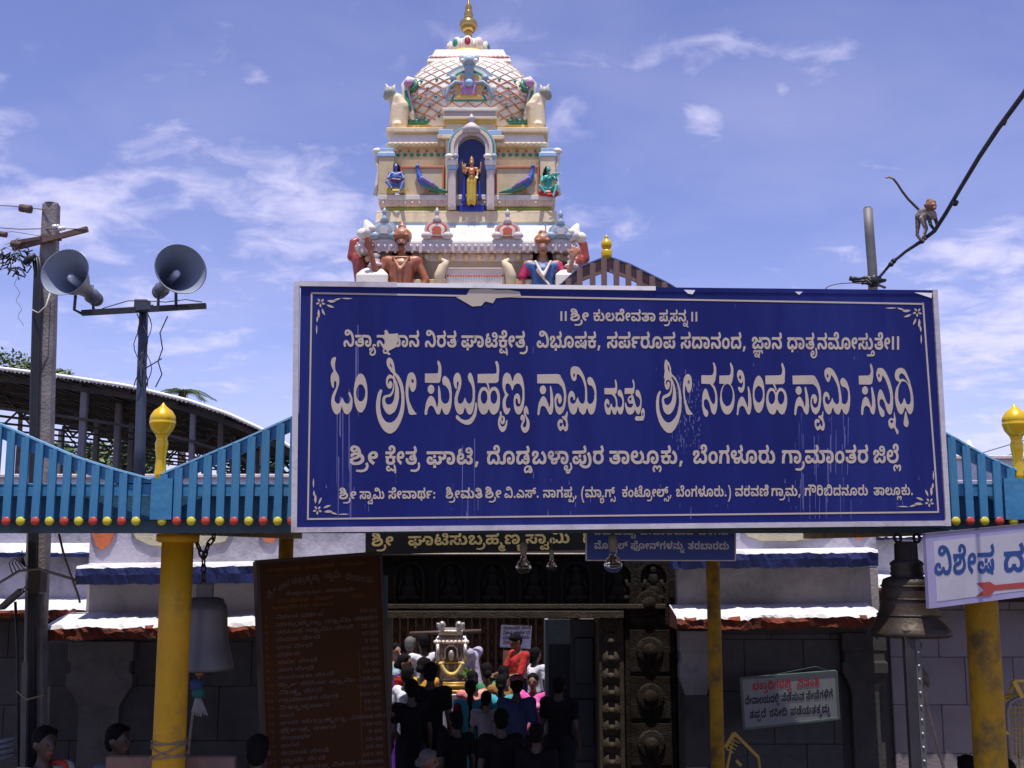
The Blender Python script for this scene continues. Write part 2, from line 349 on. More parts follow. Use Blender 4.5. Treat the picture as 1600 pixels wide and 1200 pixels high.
# ---- doorway
brass = M('shaded_brass', (.030, .018, .006), .7, .2, var=.35, sc=12, bump=.8, c2=(.05, .035, .02), amt=.55, bs=60)  # brass, carving and panel colours darkened to hold the doorway shade
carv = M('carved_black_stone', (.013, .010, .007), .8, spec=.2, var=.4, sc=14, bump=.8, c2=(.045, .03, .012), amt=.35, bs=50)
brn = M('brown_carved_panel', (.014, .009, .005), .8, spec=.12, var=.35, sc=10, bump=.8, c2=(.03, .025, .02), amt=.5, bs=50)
YD = 13.75
dw = thing('temple_doorway', 'dark carved doorway with brass frame under the black name board', 'doorway', (X(770, YD), YD + .3, 0))
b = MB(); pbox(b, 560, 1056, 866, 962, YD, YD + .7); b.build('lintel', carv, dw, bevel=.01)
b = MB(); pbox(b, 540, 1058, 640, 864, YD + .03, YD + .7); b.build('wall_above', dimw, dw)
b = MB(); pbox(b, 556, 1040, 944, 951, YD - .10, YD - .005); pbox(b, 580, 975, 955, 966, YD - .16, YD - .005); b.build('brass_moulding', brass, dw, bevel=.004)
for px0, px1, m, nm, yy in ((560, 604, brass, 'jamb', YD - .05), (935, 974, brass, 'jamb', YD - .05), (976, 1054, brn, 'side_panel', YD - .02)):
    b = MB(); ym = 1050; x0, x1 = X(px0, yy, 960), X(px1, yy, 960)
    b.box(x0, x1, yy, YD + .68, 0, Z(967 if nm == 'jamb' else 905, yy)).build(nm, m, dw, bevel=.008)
# carved relief in the lintel: row of niches with seated figures; scroll bosses on jambs
def arch_pts(w, h, n=12, t=.18):
    """round arch band outline in x,z about 0"""
    o = [(-w, 0)] + [(-w * math.cos(pi * i / n), h - w + w * math.sin(pi * i / n)) for i in range(n + 1)] + [(w, 0)]
    i_ = [(w * (1 - t), 0)] + [(w * (1 - t) * math.cos(pi * i / n), h - w + w * (1 - t) * math.sin(pi * i / n)) for i in range(n + 1)] + [(-w * (1 - t), 0)]
    return o + i_
for i, px in enumerate((640, 705, 770, 835, 900, 965, 1020)):
    c = Vector((X(px, YD), YD, Z(942, YD)))
    b = MB(); tr = lambda v, c=c: v + c
    b.prism(arch_pts(.19, .50), -.06, .0, 0, tr); b.ball(c + Vector((0, -.02, .14)), (.10, .05, .10)); b.ball(c + Vector((0, -.03, .28)), (.06, .04, .09)); b.ball(c + Vector((0, -.03, .39)), (.045, .035, .06))
    b.ball(c + Vector((-.07, -.04, .06)), (.07, .03, .035)); b.ball(c + Vector((.07, -.04, .06)), (.07, .03, .035)); b.cyl(c + Vector((-.09, -.03, .28)), c + Vector((-.13, -.04, .15)), .025, .02, 6); b.cyl(c + Vector((.09, -.03, .28)), c + Vector((.13, -.04, .15)), .025, .02, 6)
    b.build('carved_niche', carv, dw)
for i in range(9):
    b = MB(); z = Z(975 + i * 27, YD - .05)
    c = Vector((X(955, YD - .05, 1080), YD - .06, z)); b.lathe(c, [(.11, 0), (.10, .02), (.05, .02), (.04, .05), (.015, .07)], 10, axis=(0, -1, 0))
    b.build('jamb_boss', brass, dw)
for i in range(4):
    z0 = Z(1195 - i * 73, YD - .02); z1 = Z(1130 - i * 73, YD - .02); x0, x1 = X(984, YD, 1050), X(1046, YD, 1050)
    b = MB(); b.prism([(x0, z0), (x1, z0), (x1, z1), (x0, z1)], YD - .05, YD - .015); c = Vector(((x0 + x1) / 2, YD - .05, (z0 + z1) / 2))
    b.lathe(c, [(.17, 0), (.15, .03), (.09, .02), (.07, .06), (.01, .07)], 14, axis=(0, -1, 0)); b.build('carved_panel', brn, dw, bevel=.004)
# passage walls and roof behind the doorway
b = MB(); z1 = Z(966, YD) + .02
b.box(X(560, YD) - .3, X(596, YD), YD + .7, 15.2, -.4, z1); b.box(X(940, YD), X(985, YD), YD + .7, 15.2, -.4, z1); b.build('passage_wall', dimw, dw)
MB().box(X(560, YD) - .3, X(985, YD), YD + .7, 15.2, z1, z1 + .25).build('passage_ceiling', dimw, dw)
t = thing('door_leaf', 'open dark blue wooden door leaf on the right inside the doorway', 'door', (X(900, 14.5), 14.5, -.3))
dbl = M('blue_black_door_paint', (.012, .020, .035), .5, var=.3, sc=4, bump=.2, c2=(.03, .03, .03))
MB().box(X(892, 14.4, 1080), X(934, 14.4, 1080), 14.45, 14.52, -.33, Z(968, 14.45)).build('panel', dbl, t, bevel=.01)
for k in range(3): MB().box(X(897, 14.4, 1080), X(929, 14.4, 1080), 14.415, 14.45, -.2 + k * .75, .38 + k * .75).build('raised_panel', dbl, t, bevel=.02)
MB().cyl((X(897, 14.4, 1080) - .03, 14.38, .9), (X(897, 14.4, 1080) - .03, 14.38, 1.1), .012).build('handle', brass, t)
t = thing('door_leaf', 'narrow grey blue door edge standing at the right of the lit courtyard', 'door', (X(852, 15.3), 15.3, -.3))
MB().box(X(852, 15.3, 1080), X(857, 15.3, 1080), 15.2, 15.6, -.34, Z(968, 15.3)).build('edge', M('grey_blue_edge', (.16, .19, .24), .6), t)
MB().box(X(857.5, 15.3, 1080), X(892, 15.3, 1080), 15.35, 15.42, -.34, Z(968, 15.3)).build('panel', dbl, t)
# ================================================================ CANOPY
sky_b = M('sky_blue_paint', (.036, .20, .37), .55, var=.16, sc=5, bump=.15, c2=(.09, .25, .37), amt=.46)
lblu = M('sunlit_blue_edge', (.22, .46, .66), .45, var=.1, sc=9)  # paler blue stands for sun on the fascia's top edges
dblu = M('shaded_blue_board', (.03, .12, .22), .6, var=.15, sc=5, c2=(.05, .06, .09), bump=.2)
teal = M('dark_teal_beam', (.035, .075, .10), .6, var=.2, sc=5, c2=(.02, .03, .04), bump=.2)
yel = M('ochre_yellow_paint', (.56, .30, .008), .5, var=.14, sc=5, bump=.25, c2=(.26, .15, .03), amt=.42, spec=.3)
yel2 = M('worn_yellow_paint', (.44, .24, .010), .6, var=.2, sc=7, bump=.3, c2=(.12, .085, .04), amt=.48, spec=.3)
rust = M('rusty_sheet', (.085, .07, .06), .7, .3, var=.3, sc=4, bump=.2, c2=(.16, .07, .03), amt=.4)
YF = 7.4
ca = thing('canopy_roof', 'low metal canopy roof spanning from the picket fascia to the temple wall', 'canopy', (.4, 10, 3.1))
zr = Z(768, 7.5)
for i in range(19):
    x = -9.5 + i * 1.0; rs = []
    for k in range(9):
        xx = x + k / 8 * 1.0; zz = zr + .018 * (k % 2) + (.006 if i % 2 else 0); rs.append([(xx, 7.52, zz), (xx, 12.5, zz + .05), (xx, 12.5, zz + .054), (xx, 7.52, zz + .004)])
    MB().rings(rs).build('roof_sheet', rust, ca)
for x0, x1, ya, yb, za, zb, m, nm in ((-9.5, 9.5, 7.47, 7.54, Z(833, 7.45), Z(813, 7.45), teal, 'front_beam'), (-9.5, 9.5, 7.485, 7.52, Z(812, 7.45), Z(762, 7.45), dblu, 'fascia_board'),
                                     (-9.5, 9.5, 12.36, 12.48, 3.17, 3.36, teal, 'rear_beam')):
    MB().box(x0, x1, ya, yb, za, zb).build(nm, m, ca)
for x in (-2.36, 3.25): MB().box(x - .07, x + .07, 7.56, 12.34, Z(833, 7.45), Z(833, 7.45) + .16).build('side_beam', yel2, ca)
for y in (8.7, 10.0, 11.3): MB().box(-9.5, 9.5, y, y + .06, zr - .07, zr - .005).build('purlin', rust, ca)
def pillar(label, px, Y, r, m, top=3.1, lean=0):
    x = X(px, Y, 855); t = thing('pillar', label, 'pillar', (x, Y, 0), 'yellow painted canopy pillars')
    rs = MB().lathe((x, Y, 0), [(r, .0), (r, .8), (r * 1.01, 1.6), (r, 2.4), (r, top - .06)], 28); rs.build('shaft', m, t)
    MB().lathe((x, Y, 0), [(r * 1.0, top - .06), (r * 1.35, top - .05), (r * 1.35, top), (r, top)], 28).build('cap_plate', m, t)
    return t, x
zc = Z(833, 7.45) - .001
pl, plx = pillar('thick yellow pillar left of the maroon price board, rope tied low around it', 277.5, 7.9, .108, yel, zc)
pr_, prx = pillar('thick stained yellow pillar under the white arrow sign at the right', 1528, 7.9, .108, yel2, zc)
pillar('slim yellow pillar standing at the rear right of the doorway', 1113, 12.42, .074, yel2, 3.17)
pillar('slim yellow pillar hidden mostly behind the maroon price board', 447, 12.42, .08, yel2, 3.17)
rp = M('jute_rope', (.25, .19, .13), .95, var=.3, sc=30, bump=.5)
t = thing('rope', 'thin rope wound in a cross around the left yellow pillar', 'rope', (plx, 7.9, 1.5))
for k, (za, zb) in enumerate(((1160, 1166), (1164, 1160), (1166, 1186), (1186, 1170), (1180, 1188))):
    pts = [(plx + .116 * math.cos(a), 7.9 + .116 * math.sin(a), Z(za, 7.8) + (Z(zb, 7.8) - Z(za, 7.8)) * (.5 - .5 * math.cos(a))) for a in np.linspace(0, 2 * pi, 26)[:-1]]
    MB().tube(pts, .006, 6, closed=True).build('loop', rp, t)
# picket fascia ---------------------------------------------------
bx = MB().box(-.5, .5, -.5, .5, -.5, .5).build('slat', sky_b); slat_me = bx.data; bpy.data.objects.remove(bx)
yel_t = M('yellow_enamel', (.62, .52, .03), .35, var=.1, sc=20); red_t = M('red_enamel', (.48, .055, .03), .4, var=.15, sc=20)
def capm(nm, m):
    o = MB().lathe((0, 0, 0), [(.001, -.012), (.027, -.012), (.029, -.006), (.029, .006), (.024, .012), (.001, .014)], 18, axis=(0, -1, 0)).build(nm, m); me = o.data; bpy.data.objects.remove(o); return me
cy_me, cr_me = capm('end_cap', yel_t), capm('end_cap', red_t)
def fascia(label, xs, top, ztip, zrail, col=(None, None), Y=YF, m=sky_b, edge=lblu, caps=True, pitch=22.4, phase=0, band=.085, wd=.052, name='picket_fascia'):
    """xs = px range; top = list of (px, py) of the sloping top rail"""
    pts = [(X(a, Y, b), Z(b, Y)) for a, b in top]
    t = thing(name, label, 'fascia', ((pts[0][0] + pts[-1][0]) / 2, Y, zrail))
    o = MB(); rs = []
    def tz(x):
        for (a, za), (b, zb) in zip(pts, pts[1:]):
            if a <= x <= b: return za + (zb - za) * (x - a) / (b - a)
        return pts[-1][1] if x > pts[-1][0] else pts[0][1]
    n = 40; xa, xb = pts[0][0], pts[-1][0]
    for i in range(n + 1):
        x = xa + (xb - xa) * i / n; z = tz(x); rs.append([(x, Y - .012, z - band), (x, Y + .012, z - band), (x, Y + .012, z), (x, Y - .012, z)])
    MB().rings(rs).build('sloping_board', m, t)
    rs = []
    for i in range(n + 1):
        x = xa + (xb - xa) * i / n; z = tz(x); rs.append([(x, Y - .03, z + .001), (x, Y + .03, z + .001), (x, Y + .03, z + .014), (x, Y - .03, z + .014)])
    MB().rings(rs).build('top_strip', edge, t)
    if caps:
        MB().box(xa, xb, Y - .008, Y + .02, Z(775, Y), Z(757, Y)).build('middle_rail', m, t)
        MB().box(xa, xb, Y - .012, Y + .024, Z(757, Y) + .001, Z(755, Y)).build('rail_top_strip', edge, t)
    k = 0; px = xs[0] + phase
    while px < xs[1]:
        x = X(px, Y, 780); z1 = tz(x) - .002
        if caps: z0 = ztip
        else: z0 = zrail
        dx = random.uniform(-.002, .002)
        inst('slat', slat_me if m is sky_b else MESH2, t, (x + dx, Y - .026, (z0 + z1) / 2), (wd, .022, z1 - z0), (0, random.uniform(-.012, .012), 0), None)
        if caps: inst('end_cap', cy_me if (k + CK) % 2 == 0 else cr_me, t, (x + dx, Y - .03, z0 - .018))
        k += 1; px += pitch
    return t
CK = 0
ztip = Z(810, YF)
fascia('blue picket fascia with sloping top at the far left, above the concrete pole', (-52, 236), [(-60, 645), (0, 664), (60, 690), (120, 716), (180, 735), (236, 750)], ztip, 0, phase=0)
CK = 0
fascia('blue picket fascia rising from the left golden finial towards the big blue board', (257, 1150), [(236, 750), (300, 723), (380, 689), (455, 655), (600, 590), (800, 502), (925, 466), (1050, 500), (1150, 545)], ztip, 0, phase=0)
CK = 1
fascia('blue picket fascia falling to the right golden finial, right of the big blue board', (1152, 1588), [(1150, 545), (1300, 605), (1478, 680), (1540, 715), (1590, 738)], ztip, 0, phase=1)
CK = 0
fascia('blue picket fascia at the far right edge beyond the golden finial', (1606, 1900), [(1590, 738), (1650, 728), (1760, 690), (1900, 620)], ztip, 0, phase=1)
brnw = M('bare_brown_wood', (.24, .14, .115), .8, var=.2, sc=10, bump=.3, c2=(.10, .06, .05))
ob = MB().box(-.5, .5, -.5, .5, -.5, .5).build('slat', brnw); MESH2 = ob.data; bpy.data.objects.remove(ob)
fascia('brown backed picket gable peak behind the big blue board, gold finial on top', (864, 1046), [(850, 462), (875, 448), (905, 420), (948, 403), (985, 416), (1045, 446), (1070, 462)], 0, Z(600, 8.7), Y=8.7, m=brnw, edge=M('blue_shadow_edge', (.06, .10, .2), .6), caps=False, pitch=19.2, phase=7, band=.11, wd=.045)
for px in (250, 1590):
    MB().box(X(px, YF) - .07, X(px, YF) + .07, YF - .045, YF + .06, Z(812, YF), Z(748, YF)).build('junction_post', sky_b, ca)
# golden finials --------------------------------------------------
gold = M('golden_yellow_enamel', (.80, .50, .015), .28, .25, var=.08, sc=6, bump=.05, c2=(.55, .32, .02), amt=.3)
def finial(label, px, base, Y, prof, m=gold, n=28):
    """prof = [(half px, py)] bottom to top"""
    x = X(px, Y, base); k = (P(px + 100, base, Y) - P(px, base, Y)).x / 100
    t = thing('finial', label, 'finial', (x, Y, Z(base, Y)), 'golden pot finials')
    f = lambda a, b: [(h * k, Z(py, Y) - Z(base, Y)) for h, py in prof[a:b]]
    cut = next(i for i, q in enumerate(prof) if q[0] == 'cut'); pr = [q for q in prof if q[0] != 'cut']
    prof = pr
    MB().lathe((x, Y, Z(base, Y)), [(h * k, Z(py, Y) - Z(base, Y)) for h, py in pr[:cut + 1]], n).build('stem', m, t)
    MB().lathe((x, Y, Z(base, Y)), [(h * k, Z(py, Y) - Z(base, Y) + .0005) for h, py in pr[cut:]], n).build('pot', m, t)
    return t
PL = [(9, 752), (9, 740), (7.5, 715), (9.5, 700), (10, 692), (8, 686), (9, 683), ('cut', 0), (10, 680), (17, 671), (20, 662), (20.3, 659), (18.8, 658), (20, 656), (19, 650), (14, 642), (6, 636), (3, 633), (2.2, 631), (0, 629)]
finial('tall golden pot finial on the left between two blue fascias', 250, 752, YF, PL)
finial('tall golden pot finial at the right edge of the picture', 1592, 745, YF, [(h, (py if h == 'cut' else py + 2)) if h != 'cut' else (h, 0) for h, py in PL])
finial('short golden pot finial on the brown gable peak behind the board', 948, 405, 8.7, [(5, 406), (8, 402), (8.5, 400), (8.6, 394), (8, 392), ('cut', 0), (6, 390), (5.6, 389), (7.8, 387), (8.4, 383), (8.2, 380), (6, 376), (3, 374), (2.4, 372.5), (3, 371.5), (2.6, 369), (0, 367)])
# ================================================================ OPEN HALL (left, behind)
hs = thing('open_hall', 'long open hall with curved metal sheet roof and grey columns at the left', 'hall', (X(150, 24), 30, 0))
sheet = M('bright_tin_sheet', (.62, .62, .62), .5, .2, var=.1, sc=3, c2=(.45, .43, .42)); und = M('shaded_tin_underside', (.045, .038, .034), .7, var=.25, sc=2, c2=(.05, .045, .04))
edge = [(-330, 545), (-150, 562), (0, 581), (105, 594), (210, 610), (300, 632), (360, 652), (415, 677), (440, 692), (470, 712), (500, 742)]
ep = [Vector((X(a, 24, b), 0, Z(b, 24))) for a, b in edge]
def along(t):
    L = [0]
    for p, q in zip(ep, ep[1:]): L.append(L[-1] + (q - p).length)
    d = t * L[-1]
    for i in range(len(ep) - 1):
        if d <= L[i + 1] + 1e-6: return ep[i].lerp(ep[i + 1], (d - L[i]) / (L[i + 1] - L[i]))
    return ep[-1]
NS = 34
for i in range(NS):
    rs = []
    for k in range(9):
        p = along(min(1, (i + k / 7.6) / NS)); dz = .035 * (k % 2) + (.004 if i % 2 else 0)
        rs.append([(p.x, 24 - .25, p.z + dz), (p.x, 46, p.z + dz), (p.x, 46, p.z + dz - .015), (p.x, 24 - .25, p.z + dz - .015)])
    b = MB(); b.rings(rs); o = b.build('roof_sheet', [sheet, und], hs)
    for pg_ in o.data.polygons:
        if pg_.normal.z < -.1: pg_.material_index = 1  # underside colour darkened to carry the roof's own shade
stl = M('dusty_steel', (.035, .032, .032), .6, .2, var=.2, sc=3, c2=(.10, .06, .04)); cole = M('grey_column', (.17, .17, .20), .6, var=.15, sc=3, c2=(.15, .14, .15))
for j, Y in enumerate((24.2, 27, 30, 33, 36, 39, 42, 45)):
    b = MB()
    for i in range(22):
        p, q = along(i / 22), along((i + 1) / 22); b.bar((p.x, Y, p.z - .12), (q.x, Y, q.z - .12), .07, .12)
        if i < 20:
            zl = p.z - .75 if i % 2 else p.z - .15
            if j % 2: b.bar((p.x, Y, zl), (q.x, Y, q.z - .15 if i % 2 else q.z - .75), .04, .05)
            b.bar((p.x, Y, p.z - .78), (q.x, Y, q.z - .78), .05, .06)
    b.build('roof_truss', stl, hs)
for px, Y, w in ((128, 24.3, .075), (183, 26.9, .075), (-60, 24.3, .08), (300, 24.3, .06), (345, 27, .07), (205, 33, .08), (150, 33, .08), (365, 33, .08), (95, 39, .09), (255, 39, .09), (405, 39, .09), (320, 45, .09), (410, 24.3, .05)):
    x = X(px, Y, 700)
    zt = max([along(i / 60).z for i in range(61) if abs(along(i / 60).x - x) < .6] or [4.2])
    MB().box(x - w, x + w, Y - w, Y + w, -.35, zt - .18).build('column', cole, hs, bevel=.02)
for i in (3, 6, 9, 12, 15, 18, 21, 24, 27, 30, 32):
    p = along(i / NS); MB().box(p.x - .03, p.x + .03, 24, 46, p.z - .075, p.z - .02).build('purlin', stl, hs)
b = MB(); pts = [(along(i / 60).x, 23.72, along(i / 60).z + .05) for i in range(58)]
b.tube(pts, .038, 8); b.build('edge_trim', M('white_trim', (.85, .85, .85), .5, var=.04), hs)
# stone rubble wall seen through the left slats
rub = M('mottled_rubble', (.40, .38, .40), .9, var=.4, sc=2.2, bump=1, c2=(.07, .07, .08), amt=.55, bs=5)
t = thing('rubble_wall', 'mottled stone wall seen through the slats at the far left', 'wall', (X(60, 22), 22, 0))
for i in range(14):
    for j in range(9):
        w, h = .75, .5; x = X(-120, 22) + i * w + (j % 2) * .3
        if x > X(150, 22): continue
        MB().box(x, x + w - .05, 22 + random.uniform(-.06, .06), 22.6, -.35 + j * h, -.35 + j * h + h - .05).build('stone', rub, t, bevel=.07)
# ================================================================ TREES
leafd = M('dark_leaf', (.045, .075, .025), .6, var=.4, sc=3, c2=(.09, .12, .03)); bark = M('bark', (.10, .075, .055), .9, var=.3, sc=8, bump=.6)
leafl = M('bright_leaf', (.11, .17, .04), .6, var=.4, sc=3, c2=(.05, .08, .02))
def tree(label, px, py, Y, r, h, n, name='broadleaf_tree', mats=None, squash=.8):
    c = P(px, py, Y); t = thing(name, label, 'tree', (c.x, Y, -.35)); rnd = random.Random(int(px) + n)
    zb = -.35; tr = MB(); tr.tube([(c.x, Y, zb), (c.x + .1, Y, (zb + c.z) / 2), (c.x, Y, c.z)], [.22 * h, .15 * h, .05 * h], 9)
    cl = []
    for k in range(9):
        a = rnd.random() * 2 * pi; q = c + Vector((math.cos(a) * r * rnd.uniform(.3, .8), math.sin(a) * r * .8, rnd.uniform(-.4, .7) * r * squash)); tr.tube([(c.x, Y, c.z - r * .7), c.lerp(q, .5) + Vector((0, 0, -.1)), q], [.07 * h, .04 * h, .015], 6); cl.append(q)
    tr.build('trunk', bark, t)
    v = []; f = []; 
    for k in range(n):
        q = rnd.choice(cl); d = Vector((rnd.gauss(0, 1), rnd.gauss(0, 1), rnd.gauss(0, .8))); d *= r * .42 * rnd.random() ** .4 / max(d.length, .01)
        p = q + d; s = rnd.uniform(.06, .13) * h; u = Vector((rnd.gauss(0, 1), rnd.gauss(0, 1), rnd.gauss(0, .5))).normalized() * s; w = u.orthogonal().normalized() * s * .45
        o = len(v); v += [p - u, p - w * 1.0, p + u, p + w]; f.append((o, o + 1, o + 2, o + 3))
    b = MB(); b.add(v, f); b.m = [rnd.random() < .45 and 1 or 0 for _ in f]; b.build('crown', mats or [leafd, leafl], t, fix=False); return t
tree('loose dark tree crown above the hall roof at the far left', 35, 588, 52, 1.5, 1.2, 1500)
tree('small dark tree tip above the hall roof right of the concrete pole', 84, 592, 54, .9, 1.2, 900)
tree('bright green shrubby tree seen under the hall roof', 190, 722, 50, 2.0, 1.6, 2600, mats=[leafl, leafd])
tree('pale green bushy tree behind the fascia slats at the left', 105, 735, 50, 1.8, 1.6, 2000, mats=[leafl, leafd])
tree('green tree under the far right end of the hall roof', 395, 735, 50, 1.6, 1.5, 1800)
c = P(285, 612, 48); t = thing('palm_tree', 'feathery palm fronds above the hall roof behind the loudspeaker pole', 'tree', (c.x, 48, -.35))
MB().tube([(c.x, 48, -.35), (c.x + .2, 48, 3), (c.x, 48, c.z)], [.3, .2, .16], 9).build('trunk', bark, t)
for k in range(16):
    a = k / 16 * 2 * pi + random.uniform(-.15, .15); L = random.uniform(1.0, 1.5); b = MB(); pts = []
    for i in range(7):
        s = i / 6; pts.append(Vector((c.x + math.cos(a) * L * s, 48 + math.sin(a) * L * s, c.z + .55 * s - 1.0 * s * s * random.uniform(.8, 1.1))))
    b.tube(pts, [.03, .028, .024, .02, .015, .01, .005], 5)
    for i in range(1, 7):
        for sg in (-1, 1):
            for j in range(3):
                p = pts[i - 1].lerp(pts[i], j / 3); d = Vector((-math.sin(a), math.cos(a), 0)) * sg; e = p + d * .30 + Vector((math.cos(a) * .18, math.sin(a) * .18, -.14)); w = Vector((math.cos(a), math.sin(a), 0)) * .025; b.add([p - w, e, p + w], [(0, 1, 2)])
    b.build('frond', leafd if k % 2 else leafl, t, fix=False)
# ================================================================ VIMANA TOWER
cream = M('cream_paint', (.78, .63, .40), .6, var=.09, sc=3, bump=.25, c2=(.56, .42, .27), amt=.46, streak=True)
crw = M('off_white_paint', (.80, .74, .64), .6, var=.07, sc=4, bump=.25, c2=(.60, .54, .47), amt=.43)
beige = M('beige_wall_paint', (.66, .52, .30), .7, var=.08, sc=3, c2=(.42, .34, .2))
lpink = M('pale_pink_paint', (.78, .60, .48), .6, var=.08, sc=8)
gpink = M('grey_lilac_paint', (.58, .51, .50), .6, var=.08, sc=8)
ggrn = M('green_gloss_paint', (.04, .27, .17), .4, var=.15, sc=12); ogrn = M('olive_green_paint', (.33, .38, .05), .5, var=.15, sc=12)
blug = M('grey_blue_paint', (.32, .42, .50), .5, var=.12, sc=12); lbl = M('pale_blue_paint', (.34, .52, .72), .5, var=.1, sc=9)
orr = M('orange_red_paint', (.60, .12, .05), .5, var=.1, sc=12); dred = M('dark_red_paint', (.42, .03, .05), .5, var=.1, sc=12)
yelo = M('golden_line_paint', (.74, .48, .10), .5, var=.1, sc=12); pinkv = M('violet_pink_paint', (.52, .26, .46), .5, var=.1, sc=12)
nich = M('deep_blue_niche', (.012, .020, .11), .5, var=.1, sc=6); nblu = M('royal_blue_paint', (.02, .04, .36), .4, var=.1, sc=6)
YC, CX = 24.0, 734
tw = thing('temple_tower', 'cream painted temple tower with latticed dome rising behind the big blue board', 'tower', (X(CX, YC, 600), YC, 0))
DF = .86
def facey(h, cy=None):
    """front face distance of a tier whose half width in the picture is h pixels"""
    Y = 22.0
    for _ in range(6): Y = YC - (P(CX + h, cy or 300, Y).x - P(CX, cy or 300, Y).x) * DF
    return Y
TX = X(CX, YC, 300)
def hm(h, Y, py=300): return P(CX + h, py, Y).x - P(CX, py, Y).x
def tier(name, y0, y1, h0, h1=None, m=cream, up=.0, dn=.0, bev=.012):
    """square tier: y0 top, y1 bottom in the picture, half widths at top and bottom"""
    h1 = h0 if h1 is None else h1; Ya, Yb = facey(h0, y0), facey(h1, y1); a, b = hm(h0, Ya, y0), hm(h1, Yb, y1); cx = TX + 0
    za, zb = Z(y0, Ya), Z(y1, Yb); rs = []
    for hh, z in ((b, zb - dn), (b, zb), (a, za), (a, za + up)):
        if rs and abs(z - rs[-1][0][2]) < 1e-4: continue
        d = hh * DF; rs.append([(cx - hh, YC - d, z), (cx + hh, YC - d, z), (cx + hh, YC + d, z), (cx - hh, YC + d, z)])
    return MB().rings(rs).build(name, m, tw, bevel=bev)
def petals(name, y, h, m, n, r=.05, rz=None, dy=0):
    """row of small rounded beads along the lip on all four sides"""
    Y = facey(h, y); a = hm(h, Y, y); d = a * DF; z = Z(y, Y); b = MB()
    for k in range(n):
        s = -1 + 2 * (k + .5) / n
        for px_, py_ in ((s * a, -d), (s * a, d), (-a, s * d), (a, s * d)):
            b.ball((TX + px_, YC + py_ + dy, z), (r, r, rz or r), 6, 4)
    return tag(b.build(name, m, tw), kind='stuff')
# hidden lower storeys and roof they stand on
ox0, ox1, oz = X(560, 19.7), X(905, 19.7), Z(955, 19.7)
for q in ((TX - 2.9, ox0, 19.7, 20.1, -.35, 4.4), (ox1, TX + 2.9, 19.7, 20.1, -.35, 4.4), (ox0, ox1, 19.7, 20.1, oz, 4.4), (TX - 2.9, TX + 2.9, 28.6, 29, -.35, 4.4), (TX - 2.9, TX - 2.6, 20.1, 28.6, -.35, 4.4), (TX + 2.6, TX + 2.9, 20.1, 28.6, -.35, 4.4)): MB().box(*q).build('hall_wall', crw, tw, bevel=.01)
MB().box(TX - 2.9, TX + 2.9, 19.7, 29, 4.4, 4.6).build('hall_roof', crw, tw, bevel=.02)
MB().box(ox0 - .3, ox1 + .3, 18.7, 19.7, oz + .1, oz + .25).build('porch_slab', beige, tw, bevel=.02)
tier('lower_wall', 540, 640, 175, 178, beige, 0, 3.0)
tier('lower_cornice', 500, 520, 180, 186, crw)
tier('lower_wall', 440, 500, 168, 168, beige, .05, .1)
# lower visible storey
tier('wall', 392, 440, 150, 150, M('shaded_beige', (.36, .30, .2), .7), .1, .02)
tier('cornice', 352, 378, 150, 168, crw, .0, 0)
tier('cornice_band', 378, 392, 171, 171, gpink)
petals('petal_row', 385, 171.5, gpink, 34, .036, .05)
petals('petal_row', 393, 168, lpink, 26, .04, .04)
tier('frieze', 396, 408, 152, 152, gpink, .0, 0)
petals('dentil_row', 402, 154, beige, 15, .07, .08)
tier('slab', 333, 347, 141, 143, cream, .05, 0)
tier('blue_line', 347, 352, 139.5, 139.5, lbl, .01, 0)
tier('slab', 322, 333, 127, 127, cream, .03, 0)
tier('green_band', 324, 330, 129, 129, ogrn)
tier('slab', 304, 312, 139, 139, crw)
tier('slab', 312, 322, 137, 134, lpink, .0, 0)
petals('petal_row', 317, 136, lpink, 24, .035, .045)
tier('body_wall', 248, 305, 92, 92, beige, .1, .1)
tier('upper_band', 250, 260, 112, 108, cream, .05, 0)
tier('red_line', 260, 263, 108.5, 108.5, orr)
tier('frieze', 232, 250, 112, 112, beige, .05, 0)
tier('cornice', 203, 222, 114, 123, crw)
tier('cornice_band', 222, 228, 125, 124, cream)
petals('petal_row', 225, 125, cream, 30, .033, .04)
petals('green_leaf_row', 242, 113, ggrn, 22, .045, .04)
petals('orange_bud_row', 236, 113, orr, 16, .03, .03)
tier('platform', 199, 206, 127, 127, cream, .0, 0)
tier('platform', 206, 232, 112, 112, cream, 0, 0)
